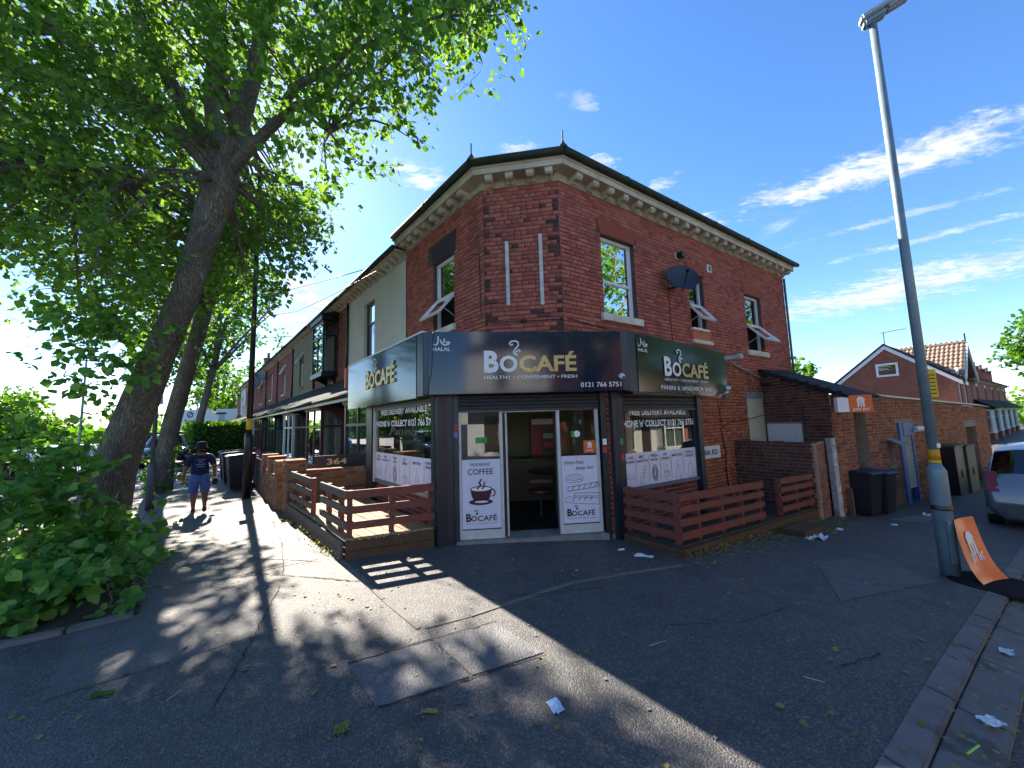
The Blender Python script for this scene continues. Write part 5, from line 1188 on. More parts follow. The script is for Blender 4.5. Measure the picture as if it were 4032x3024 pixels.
# roofs: slates at the gable end, a row of ridge tiles along the street
m = MB(); m.prism([SF.p(-.05, .10, stop(-.05)+.02), SF.p(SL+.42, .10, stop(SL+.42)+.0), SF.p(SL+.42, .10, stop(SL+.42)+.07), SF.p(-.05, .10, stop(-.05)+.09)], np.array([*OF.t, 0])*1.6); m.build('slate_roof', SLATE, OB)
for i in range(9): MB().box(SF, -.05+i*.23, .16+i*.23, .09, .13, stop(.1+i*.23)+.02, stop(.1+i*.23)+.10).build('verge_slate', SLATE, OB)
k = 46
for i in range(k):
    a = .35+(OLEN-.35)*i/k; b = .35+(OLEN-.35)*(i+1)/k-.012
    MB().prism([OF.p(a, -.18, otop(a)+.09), OF.p(a, .10, otop(a)+.0), OF.p(a, .11, otop(a)+.045), OF.p(a, -.18, otop(a)+.145)], np.array([*(OF.t*(b-a)), otop(b)-otop(a)])).build('roof_tile', pm('mossy_tile', '3d3c3a', '55564c', 8, .8, .5, 60), OB)
MB().prism([OF.p(.3, -.15, otop(.3)+.05), OF.p(OLEN, -.15, otop(OLEN)+.05), OF.p(OLEN, -3.2, 2.5), OF.p(.3, -3.2, 2.9)], (0, 0, .04)).build('roof', SLATE, OB)
MB().box(OF, 1.02, 1.68, -.34, -.30, -1.2, 1.72).build('recess_wall', brick_mat('out_dark_brick', BRICK_COLS['out_dark_brick'], False), OB); MB().tube([OF.p(1.10, -.1, 1.7), OF.p(1.10, -.1, -.7)], .05, 8).build('downpipe', BLACK, OB, True)
MB().box(OF, 8.88, 10.22, -.02, .016, 1.12, 1.30).build('lintel', CONC, OB); MB().box(OF, 9.0, 10.1, -.5, -.45, -1.6, 1.12).build('recess_wall', brick_mat('out_dark_brick', BRICK_COLS['out_dark_brick'], False), OB)
BLUE = pm('blue_paint', '2f5f9c', '27518a', 5, .5, .2, 40); DIRTY = pm('dirty_white_shutter', 'a5a79f', '8b8d86', 6, .6, .3, 40)
MB().box(OF, 3.44, 3.66, -.1, .05, -.75, 1.40).build('door_post', BLUE, OB); MB().box(OF, 3.661, 4.38, -.1, .06, 1.06, 1.39).build('shutter_box', BLUE, OB); MB().box(OF, 4.3, 4.38, -.1, .03, -.75, 1.055).build('door_post', BLUE, OB)
for i in range(22): MB().hexa([OF.p(3.665, -.05, -.32+i*.063), OF.p(4.295, -.05, -.32+i*.063), OF.p(4.295, .02, -.32+i*.063), OF.p(3.665, .02, -.32+i*.063)], [OF.p(3.665, -.05, -.275+i*.063), OF.p(4.295, -.05, -.275+i*.063), OF.p(4.295, -.01, -.275+i*.063), OF.p(3.665, -.01, -.275+i*.063)]).build('shutter_slat', DIRTY, OB)
MB().box(OF, .1, OLEN-.1, -.62, -.58, -1.6, 1.9).build('dark_backing', DARKROOM, OB)  # dark sheet added behind the openings to stop light showing through
MB().box(OF, 3.665, 4.295, -.3, -.25, -1, -.3).build('door_dark', BLACK, OB); MB().tube([OF.p(4.38, .05, 1.2), OF.p(4.9, .05, 1.2)], .09, 10).build('shutter_roller', ALU, OB)
MB().hexa([OF.p(2.66, 0, 1.0), OF.p(3.06, 0, 1.0), OF.p(3.06, .28, .86), OF.p(2.66, .28, .86)], [OF.p(2.66, 0, 1.03), OF.p(3.06, 0, 1.03), OF.p(3.06, .28, .89), OF.p(2.66, .28, .89)]).build('hood', pm('grey_paint', '7f868c', '6f767c', 6, .6), OB); MB().box(OF, 2.74, 2.98, -.12, -.08, .36, .97).build('shutter_panel', pm('grey_paint', '7f868c', '6f767c', 6, .6), OB)
MB().box(OF, 2.62, 3.1, 0, .05, .28, .35).build('sill', CONC, OB)
wp = thing('white_post', 'peeling white timber post against the outbuilding corner', 'post', (*SF.p(1.69, .08, 0)[:2], -.55)); MB().hexa([(*SF.p(1.60, .04, 0)[:2], -.62), (*SF.p(1.72, .04, 0)[:2], -.62), (*SF.p(1.72, .16, 0)[:2], -.62), (*SF.p(1.60, .16, 0)[:2], -.62)], [(*SF.p(1.58, .04, 0)[:2], 1.16), (*SF.p(1.70, .04, 0)[:2], 1.16), (*SF.p(1.70, .16, 0)[:2], 1.16), (*SF.p(1.58, .16, 0)[:2], 1.16)]).build('timber', pm('peeling_white', 'c8c9c6', '8f918e', 8, .8, .5, 50, mottled=('4a463f', 12, .62)), wp)
wp = thing('white_post', 'short grey timber stub beside the black bins', 'post', (*OF.p(.22, .1, 0)[:2], -.5)); MB().box(OF, .2, .27, .05, .12, -.6, .06).build('timber', TIMG, wp)
jf = Frame((7.0, 8.02), 96, 1)
je = thing('projecting_sign', 'orange and white delivery box sign on the outbuilding corner', 'sign', (7.3, 8.0, 1.9)); MB().box(jf, .12, .58, -.05, .05, 1.70, 2.07).build('panel', ORNG, je); MB().box(jf, -.10, .118, -.049, .049, 1.72, 2.03).build('end_panel', PW, je)
MB().tube([jf.p(.3, -.05, 1.9), jf.p(.32, -.5, 1.95)], .02, 6).build('bracket', BLACK, je)
delivery_logo(jf, .35, 1.90, .05, .17, je, PW, ORNG); text(je, 'lettering', 'JUST EAT', jf, .35, 1.745, .05, .05, PW, width=.34, bold=.03, shear=.15)

# ------------------------------------------------------------------ far side of the side street, and the row opposite (seen in the glass)
RT = Frame((32., 27.), 56.357, 1); ZR = -.75
GB = flat_brick_mat('gable_brick', '7d4231', '8f5039', '7a6556', 1, -34); WPAINT = WHITE
gh = thing('gable_house', 'red brick gable ended house with white bargeboards beyond the outbuilding', 'house', (32., 27., ZR), None)
GF = Frame((32., 27.), -33.643, -1); GWD = 6.9; gx = GWD/2; EV = 4.05; AP = 7.0
m = MB(); m.poly([GF.p(0, 0, ZR-.5), GF.p(GWD, 0, ZR-.5), GF.p(GWD, 0, EV), GF.p(gx, 0, AP), GF.p(0, 0, EV)]); m.build('gable_wall', GB, gh)
for a, b in ((0, gx), (GWD, gx)):
    sg = 1 if b > a else -1
    p0, p1 = (a-sg*.35, EV-.30), (b, AP+.02)
    MB().prism([GF.p(p0[0], .02, p0[1]-.28), GF.p(p1[0], .02, p1[1]-.33), GF.p(p1[0], .02, p1[1]), GF.p(p0[0], .02, p0[1])], np.array([*GF.nv, 0])*.08).build('bargeboard', WPAINT, gh)
    MB().prism([GF.p(p0[0]-sg*.1, -.2, p0[1]+.02), GF.p(p1[0], -.2, p1[1]+.06), GF.p(p1[0], -.2, p1[1]+.14), GF.p(p0[0]-sg*.1, -.2, p0[1]+.10)], np.array([*GF.nv, 0])*.4+np.array([0, 0, 0])).build('roof_edge', SLATE, gh)
MB().add([GF.p(-.4, .1, EV-.1), GF.p(gx, .1, AP+.1), (*(np.array(GF.p(gx, .1, 0)[:2])+RT.t*9), AP+.1), (*(np.array(GF.p(-.4, .1, 0)[:2])+RT.t*9), EV-.1)], [(0, 1, 2, 3)]).build('roof', SLATE, gh)
MB().add([GF.p(GWD+.4, .1, EV-.1), GF.p(gx, .1, AP+.1), (*(np.array(GF.p(gx, .1, 0)[:2])+RT.t*9), AP+.1), (*(np.array(GF.p(GWD+.4, .1, 0)[:2])+RT.t*9), EV-.1)], [(0, 1, 2, 3)]).build('roof', SLATE, gh)
window(gh, GF, (gx-.65, gx+.65, 4.5, 5.55), n=.05, mat=WHITE, bar=.14, vent=False, room=False); MB().box(GF, gx-.6, gx+.6, -.05, -.01, 4.55, 5.5).build('window_backing', DARKROOM, gh)
ae = thing('tv_aerial', 'thin television aerial on the gable roof apex', 'aerial', GF.p(gx, -.3, AP)); MB().tube([GF.p(gx, -.3, AP), GF.p(gx, -.3, AP+1.1)], .03, 6).build('mast', BLACK, ae); MB().tube([GF.p(gx+.2, -.3, AP+1.1), GF.p(gx-1.3, -.3, AP+1.15)], .025, 6).build('boom', BLACK, ae)
# street front with ornate window and the pantiled cross gable
fw = wall_sheet(MB(), RT, 0, 7, ZR-.4, EV, [(1.0, 2.2, 2.0, 3.6), (3.4, 4.6, 2.0, 3.6)]); fw.build('front_wall', flat_brick_mat('flat_56', '8a4a3a', '9b5844', '6a5a50', 1, 56), gh)
for a in (1.0, 3.4):
    window(gh, RT, (a, a+1.2, 2.0, 3.6), n=-.08, mat=WHITE, bar=.12, transom=3.0, vent=False, rd=.8); MB().prism([RT.p(a-.2, .0, 3.6), RT.p(a+1.4, 0, 3.6), RT.p(a+1.1, 0, 3.85), RT.p(a+.6, 0, 4.35), RT.p(a+.1, 0, 3.85)], np.array([*RT.nv, 0])*.12).build('window_head', WPAINT, gh)
    MB().box(RT, a-.15, a+1.35, 0, .12, 1.82, 2.0).build('sill', WPAINT, gh)
PANT = pm('clay_pantile', '9c8470', '7c6250', 6, .7, .3, 40)
def pantiles():
    # the slope of the cross gable that faces this way: ridge runs out to the street
    rs = 3.0; zr_ = 6.75; ze = 4.2; wd = 2.9
    R0, R1 = np.array(RT.p(rs, -gx, zr_)), np.array(RT.p(rs, .45, zr_)); E0, E1 = np.array(RT.p(rs-wd, -gx, ze)), np.array(RT.p(rs-wd, .45, ze))
    nc, nr = 16, 8; nrm = np.cross(R1-R0, E0-R0); nrm /= np.linalg.norm(nrm); nrm *= np.sign(nrm[2])
    MB().add([R0, R1, E1, E0], [(0, 1, 2, 3)]).build('roof_slope', pm('dark_tile_base', '5a3d2e', '4a3226', 6, .9), gh)  # darker brown sheet beneath the pantiles
    E2 = np.array(RT.p(rs+wd, .45, ze)); E3 = np.array(RT.p(rs+wd, -gx, ze)); MB().add([R0, R1, E2, E3], [(0, 1, 2, 3)]).build('roof_slope', PANT, gh)
    for i in range(nc):
        for j in range(nr):
            u0, u1 = i/nc, (i+1)/nc; v0, v1 = j/nr, (j+1.08)/nr; V = []; k = 5
            for v, lift in ((v0, .01), (min(v1, 1.02), .07)):
                for q in range(k+1):
                    u = u0+(u1-u0)*q/k; p = (R0*(1-u)+R1*u)*(1-v)+(E0*(1-u)+E1*u)*v; h = lift+.06*math.sin(math.pi*min(1, q/(k*.8)))
                    V.append(p+nrm*h)
            MB().add(V, [(q, q+1, k+2+q, k+1+q) for q in range(k)]+[(0, k+1, k+1, 0)][:0]).build('pantile', PANT, gh, True)
    for i in range(14):
        a, b = R0+(R1-R0)*i/14, R0+(R1-R0)*(i+.93)/14; MB().tube([a+np.array([0, 0, .05]), b+np.array([0, 0, .05])], .13, 8).build('ridge_tile', PANT, gh); MB().lathe((a+b)/2+np.array([0, 0, .14]), [(.07, 0), (.09, .06), (.03, .14)], 6).build('ridge_crest', PANT, gh)
    MB().tube([R1+np.array([0, 0, .1]), R1+np.array([0, 0, .75])], .05, 6).build('finial', BLACK, gh)
    for E_ in (E1, E2): MB().prism([R1+np.array([0, 0, .05]), E_+np.array([0, 0, -.1]), E_+np.array([0, 0, -.4]), R1+np.array([0, 0, -.3])], np.array([*RT.nv, 0])*.1).build('bargeboard', WPAINT, gh)
    MB().poly([R1-np.array([*RT.nv, 0])*.4+np.array([0, 0, -.1]), E1-np.array([*RT.nv, 0])*.4, E2-np.array([*RT.nv, 0])*.4]).build('cross_gable', GB, gh)
    for sx in (-1, 1): MB().lathe(RT.p(rs-wd+.1, .15, 4.45), [(.28, -.06), (.28, .06)], 12, (*RT.nv, 0)).build('scroll_end', WPAINT, gh) if sx < 0 else None
pantiles()
names = ['first', 'second', 'third', 'fourth', 'fifth']
for i in range(5):
    house('side_street_house', 'red brick terraced house down the side street, %s beyond the gable house' % names[i], RT, 7+i*5.2, 5.2, ZR, 4.2, 'flat', WHITE, chimney=True, near=False, detail=False, group='terraced houses down the side street', roof_h=2.2, bay_n=.8)
# opposite row: faces the cafe across the side street, mirrored in its windows
OR = Frame(RF.p(34, 13.5, 0)[:2], 56.357+180, 1)
wl = ['flat', 'white', 'flat', 'grey', 'flat', 'flat', 'grey', 'flat', 'white']
for i in range(9):
    a = np.array(OR.p(4.8*i+2.4, 0, 0)[:2]); z0 = gz(*a)
    house('opposite_house', '%s terraced house opposite, %s in from the corner, mirrored in the cafe glass' % ({'flat': 'red brick', 'white': 'white rendered', 'grey': 'grey rendered'}[wl[i]], ['ninth', 'eighth', 'seventh', 'sixth', 'fifth', 'fourth', 'third', 'second', 'first'][i]), OR, 4.8*i, 4.79, z0, 5.7+z0, wl[i], WHITE, chimney=i % 2 == 0, near=False, detail=False, group='terraced houses opposite, out of view')

# ------------------------------------------------------------------ street lamps, sign post, cabinets, cones, bins
GALV = pm('galvanised_steel', '7d8f9a', '67787f', 4, .45, .2, 40, metal=.2); YEL = emis_free('yellow_band', 'd8b62a', .5); ORB = emis_free('orange_band', 'd58a1c', .5)
lx, ly = 5.04, 4.58; lz = gz(lx, ly)
LP = thing('street_lamp', 'tall grey steel street lamp with yellow bands by the side street kerb', 'street lamp', (lx, ly, lz))
MB().lathe((lx, ly, 0), [(.086, lz-.1), (.086, .93), (.086, .98), (.052, 1.06)], 20).build('base', GALV, LP, True)
MB().tube([(lx, ly, 1.04), (lx, ly, 3.5), (lx+.005, ly, 6.93)], [.049, .047, .040], 18).build('pole', GALV, LP, True)
MB().lathe((lx, ly, 0), [(.0525, 1.05), (.0525, 1.072)], 18).build('collar', GALV, LP); MB().lathe((lx, ly, 0), [(.051, 1.11), (.051, 1.235)], 20).build('band', ORB, LP, True); MB().lathe((lx, ly, 0), [(.052, 1.073), (.052, 1.108)], 20).build('band', YEL, LP, True)
MB().lathe((lx, ly, 0), [(.088, .53), (.094, .545), (.088, .585)], 18).build('strap', BLACK, LP); MB().box(Frame((lx-.03, ly-.082), 90, 1), -.03, .035, -.002, .012, -.05, .42).build('access_door', GALV, LP)
hd = np.array([.85, -.42, 0]); hd /= np.linalg.norm(hd); sd = np.array([-hd[1], hd[0], 0]); c = np.array([lx, ly, 6.93])
def hexhead(z0, z1, a0, a1, w0, w1, nm, mt): MB().hexa([c+hd*a0+sd*w0+[0, 0, z0], c+hd*a1+sd*w0+[0, 0, z0+.34*(a1-a0)], c+hd*a1-sd*w0+[0, 0, z0+.34*(a1-a0)], c+hd*a0-sd*w0+[0, 0, z0]], [c+hd*a0+sd*w1+[0, 0, z1], c+hd*a1+sd*w1+[0, 0, z1+.34*(a1-a0)], c+hd*a1-sd*w1+[0, 0, z1+.34*(a1-a0)], c+hd*a0-sd*w1+[0, 0, z1]]).build(nm, mt, LP, bevel=.02)
hexhead(-.02, .07, -.10, .14, .06, .065, 'spigot', GALV); hexhead(.07, .17, -.12, .42, .085, .055, 'head', pm('pale_lamp_shell', 'a9b0b2', '969d9f', 4, .5)); hexhead(.09, .16, .14, .38, .055, .08, 'lens', pm('lamp_lens', '8a93a0', '6f7884', 5, .2))
MB().box(Frame((lx+.05, ly+.02), 110, 1), 0, .10, -.005, .005, 1.86, 2.2).build('notice', YEL, LP); k = MB()
for i in range(6): k.box(Frame((lx+.05, ly+.02), 110, 1), .015, .085, .005, .007, 1.9+i*.045, 1.912+i*.045)
k.build('notice_print', INK, LP)['kind'] = 'stuff'
MB().lathe((lx+.01, ly-.05, 1.28), [(.03, 0), (.03, .006)], 12, (.2, -1, 0)).build('sticker', PW, LP)
# bent orange delivery board on its weighted foot
bn = thing('pavement_sign', 'bent orange delivery board on a black foot leaning by the street lamp', 'sign', (5.2, 4.35, gz(5.2, 4.35)))
P0, P1 = np.array([5.04, 4.26]), np.array([5.50, 4.40]); Q0, Q1 = np.array([5.05, 4.48]), np.array([5.44, 4.62])
def bpt(u, v):
    z = gz(5.2, 4.35)+.02; base = P0*(1-u)+P1*u; top = Q0*(1-u)+Q1*u
    b = .5-.5*math.cos(math.pi*min(1, v*1.05)); xy = base*(1-v)+top*v+np.array([-.16, .03])*math.sin(math.pi*v)*.35
    return (xy[0], xy[1]+.02*math.sin(u*3.1), z+.64*v-.04*math.sin(math.pi*v*2))
V = [bpt(i/10, j/24) for i in range(11) for j in range(25)]; F = [(i*25+j, (i+1)*25+j, (i+1)*25+j+1, i*25+j+1) for i in range(10) for j in range(24)]
MB().add(V, F).build('board', pm('orange_vinyl', 'ec7a3e', 'e06c30', 3, .25, .1, 8, spec=.6), bn, True)
def bflat(pts, u0, v0, k, nm, mt):
    MB().poly([tuple(np.array(bpt(u0+a*k, v0+b*k*.62))+np.array([.004, -.008, .002])) for a, b in pts]).build(nm, mt, bn)
bflat([(-.5, .38), (-.42, .30), (-.40, -.5), (-.2, -.5), (-.18, .0), (-.06, .0), (-.05, -.5), (.12, -.5), (.13, .05), (.22, .05), (.24, -.5), (.42, -.5), (.42, .30), (.52, .38), (.2, .78), (-.22, .74)], .5, .56, .34, 'logo', PW)
tt = text_mb('JUST EAT', Frame((0, 0), 90, 1), 0, 0, 0, 1., width=1., bold=.03, depth=0); MB().add([tuple(np.array(bpt(.52+v[0]*.55, .37+v[2]*.09))+np.array([.004, -.008, .002])) for v in tt.v], tt.f).build('lettering', PW, bn)
MB().lathe((5.22, 4.30, gz(5.2, 4.3)+.002), [(.36, 0), (.37, .015), (.34, .03)], 28).build('foot', pm('matt_rubber', '1c1d1f', '26272a', 8, .95, .2, 40, spec=.1), bn)
GRNB = pm('green_cabinet_paint', '33503a', '2a4331', 4, .5)
for s, w_, h_, lab, n1 in ((6.35, .75, 1.35, 'dark green street cabinet against the outbuilding, nearer the blue door', .38), (7.2, .8, 1.32, 'green street cabinet against the outbuilding, nearer the traffic cone', .42)):
    z = gz(*OF.p(s, 0, 0)[:2]); t = thing('street_cabinet', lab, 'cabinet', OF.p(s, .1, z)); MB().box(OF, s-w_/2, s+w_/2, .02, n1, z, z+h_).build('body', GRNB if s > 7 else BLACK, t, bevel=.01); MB().box(OF, s-w_/2-.03, s+w_/2+.03, .0, n1+.03, z+h_, z+h_+.05).build('lid', GRNB, t, bevel=.01); MB().box(OF, s-.02, s+.02, n1, n1+.02, z+.5, z+.7).build('handle', BLACK, t)
z = gz(*OF.p(9.9, .4, 0)[:2]); cn_ = thing('traffic_cone', 'orange and white traffic cone by the bricked doorway', 'cone', OF.p(9.9, .45, z)); cpos = np.array(OF.p(9.9, .45, z))
OC = emis_free('cone_orange', 'd4502a', .5); MB().box(Frame(cpos[:2], 62, 1), -.2, .2, -.2, .2, z, z+.04).build('base', OC, cn_)
for a, b, mt in ((.04, .25, OC), (.25, .45, PW), (.45, .75, OC)): MB().lathe((*cpos[:2], 0), [(.15-.145*a/.8, z+a), (.15-.145*b/.8, z+b)], 14).build('ring', mt, cn_, True)
bx_ = tag(MB().box(OF, 9.2, 9.75, .2, .5, z, z+.55).build('grey_box', GALV, None, bevel=.02), 'grey box on the ground beside the traffic cone', 'box')
BIN = pm('black_bin_plastic', '1a1e25', '22262e', 5, .5, .2, 30)
def bin_(x, y, az, label, mat=BIN, h=1.0, w=.56, lidmat=None, group=None, z=None):
    z = gz(x, y) if z is None else z; f = Frame((x, y), az, 1); t = thing('wheelie_bin', label, 'wheelie bin', (x, y, z), group); d = w*1.15
    def ring(zz, k): return [f.p(-w/2*k, -d/2*k, zz), f.p(w/2*k, -d/2*k, zz), f.p(w/2*k, d/2*k, zz), f.p(-w/2*k, d/2*k, zz)]
    MB().hexa(ring(z+.05, .78), ring(z+h-.09, 1.0)).build('body', mat, t, bevel=.02)
    MB().hexa(ring(z+h-.12, 1.03), ring(z+h-.07, 1.06)).build('rim', mat, t, bevel=.01)
    MB().hexa([f.p(-w/2*1.05, -d/2-.03, z+h-.07), f.p(w/2*1.05, -d/2-.03, z+h-.07), f.p(w/2*1.05, d/2+.06, z+h-.07), f.p(-w/2*1.05, d/2+.06, z+h-.07)], [f.p(-w/2*.9, -d/2, z+h), f.p(w/2*.9, -d/2, z+h), f.p(w/2*.95, d/2, z+h-.03), f.p(-w/2*.95, d/2, z+h-.03)]).build('lid', lidmat or mat, t, bevel=.015)
    for sx in (-1, 1):
        c = f.p(sx*w*.42, -d*.36, z+.10); MB().lathe(np.array(c)-np.array([*f.t, 0])*.03, [(.03, 0), (.10, .005), (.10, .055), (.03, .06)], 14, (*f.t, 0)).build('wheel', BLACK, t)
    MB().tube([f.p(-w*.42, -d/2-.06, z+h-.10), f.p(w*.42, -d/2-.06, z+h-.10)], .018, 6).build('handle', mat, t); MB().box(f, -w*.18, w*.18, d/2*.93, d/2*.93+.02, z+.55, z+.6).build('front_rib', mat, t)
    k = f.p(0, 0, 0)
    return t
bin_(7.72, 8.62, 66, 'black wheelie bin on the side street pavement, nearest the white post', group='black bins by the outbuilding', h=.98); bin_(8.28, 8.86, 63, 'black wheelie bin with blue lid behind its neighbour by the outbuilding', lidmat=pm('blue_lid', '27336b', '20295a', 5, .5), group='black bins by the outbuilding', h=.98)
bin_(-7.95, 11.05, 135, 'black wheelie bin on the path nearest the black lamp post', h=1.04, group='black bins on the terrace path'); bin_(-9.1, 12.35, 138, 'black wheelie bin on the path behind the nearest one', h=1.04, group='black bins on the terrace path'); bin_(-10.0, 13.4, 140, 'black wheelie bin farthest along the terrace path', h=1.04, group='black bins on the terrace path')
px_, py_ = -6.76, 9.65
PO_ = thing('street_lamp', 'tall black lamp post with yellow band standing on the terrace path', 'street lamp', (px_, py_, 0)); MB().lathe((px_, py_, 0), [(.098, -.05), (.098, 1.52), (.075, 1.62)], 18).build('base', BLACK, PO_, True); MB().tube([(px_, py_, 1.6), (px_, py_, 8.6)], [.070, .05], 16).build('pole', BLACK, PO_, True); MB().lathe((px_, py_, 0), [(.0725, 1.72), (.0725, 2.0)], 16).build('band', YEL, PO_, True); MB().box(Frame((px_-.1, py_-.03), 50, 1), -.08, .03, -.01, .01, 2.05, 2.35).build('notice', PW, PO_)
MB().hexa([(px_-.2, py_-.1, 8.6), (px_+.9, py_+.5, 8.75), (px_+.8, py_+.7, 8.75), (px_-.25, py_+.1, 8.6)], [(px_-.2, py_-.1, 8.72), (px_+.9, py_+.5, 8.85), (px_+.8, py_+.7, 8.85), (px_-.25, py_+.1, 8.72)]).build('head', GALV, PO_, bevel=.02)
sx_, sy_ = -8.15, 8.56
SG = thing('road_sign', 'grey backed triangular road sign on a grey post beside the big tree', 'road sign', (sx_, sy_, 0)); GP = pm('grey_post_paint', '4c555f', '3f4852', 4, .5); MB().lathe((sx_, sy_, 0), [(.078, -.05), (.078, .95), (.05, 1.05)], 14).build('base', GP, SG, True); MB().tube([(sx_, sy_, 1.0), (sx_, sy_, 3.0)], .042, 12).build('post', GP, SG, True); TF = Frame((sx_, sy_+.08), 130, 1)
MB().prism([TF.p(-.38, 0, 2.35), TF.p(.38, 0, 2.35), TF.p(0, 0, 3.0)], np.array([*TF.nv, 0])*-.015).build('plate', pm('sign_back_grey', '6d7780', '5f6972', 4, .5), SG)
# billboard, hedge behind the terrace
BB = Frame((-36.3, 41.), 83, 1); bb = thing('billboard', 'white campus billboard with dark lettering behind the parked dark car', 'billboard', BB.p(2.8, 0, 0)); MB().box(BB, 0, 5.8, -.1, 0, 1.6, 4.15).build('panel', emis_free('board_white', 'd5d8da', .5), bb); NAVY = emis_free('print_navy', '2b2f55', .5)
for x in (.8, 5.0): MB().box(BB, x-.08, x+.08, -.25, -.1, -.1, 4.0).build('post', GALV, bb)
text(bb, 'lettering', 'Bordesley', BB, .45, 2.75, 0, .36, NAVY, align='L', bold=.015); text(bb, 'lettering', 'Campus', BB, .45, 2.28, 0, .36, NAVY, align='L', bold=.015); text(bb, 'lettering', 'Next turning on the right', BB, .45, 1.82, 0, .16, NAVY, align='L')
m = MB(); stroke(m, BB, arc(0, 0, .27, .27, 0, 360, 24), .95, 3.6, 0, .12); stroke(m, BB, [(-.12, -.14), (.12, .14)], .95, 3.6, 0, .12); m.build('logo', emis_free('print_purple', '5a2a68', .5), bb)

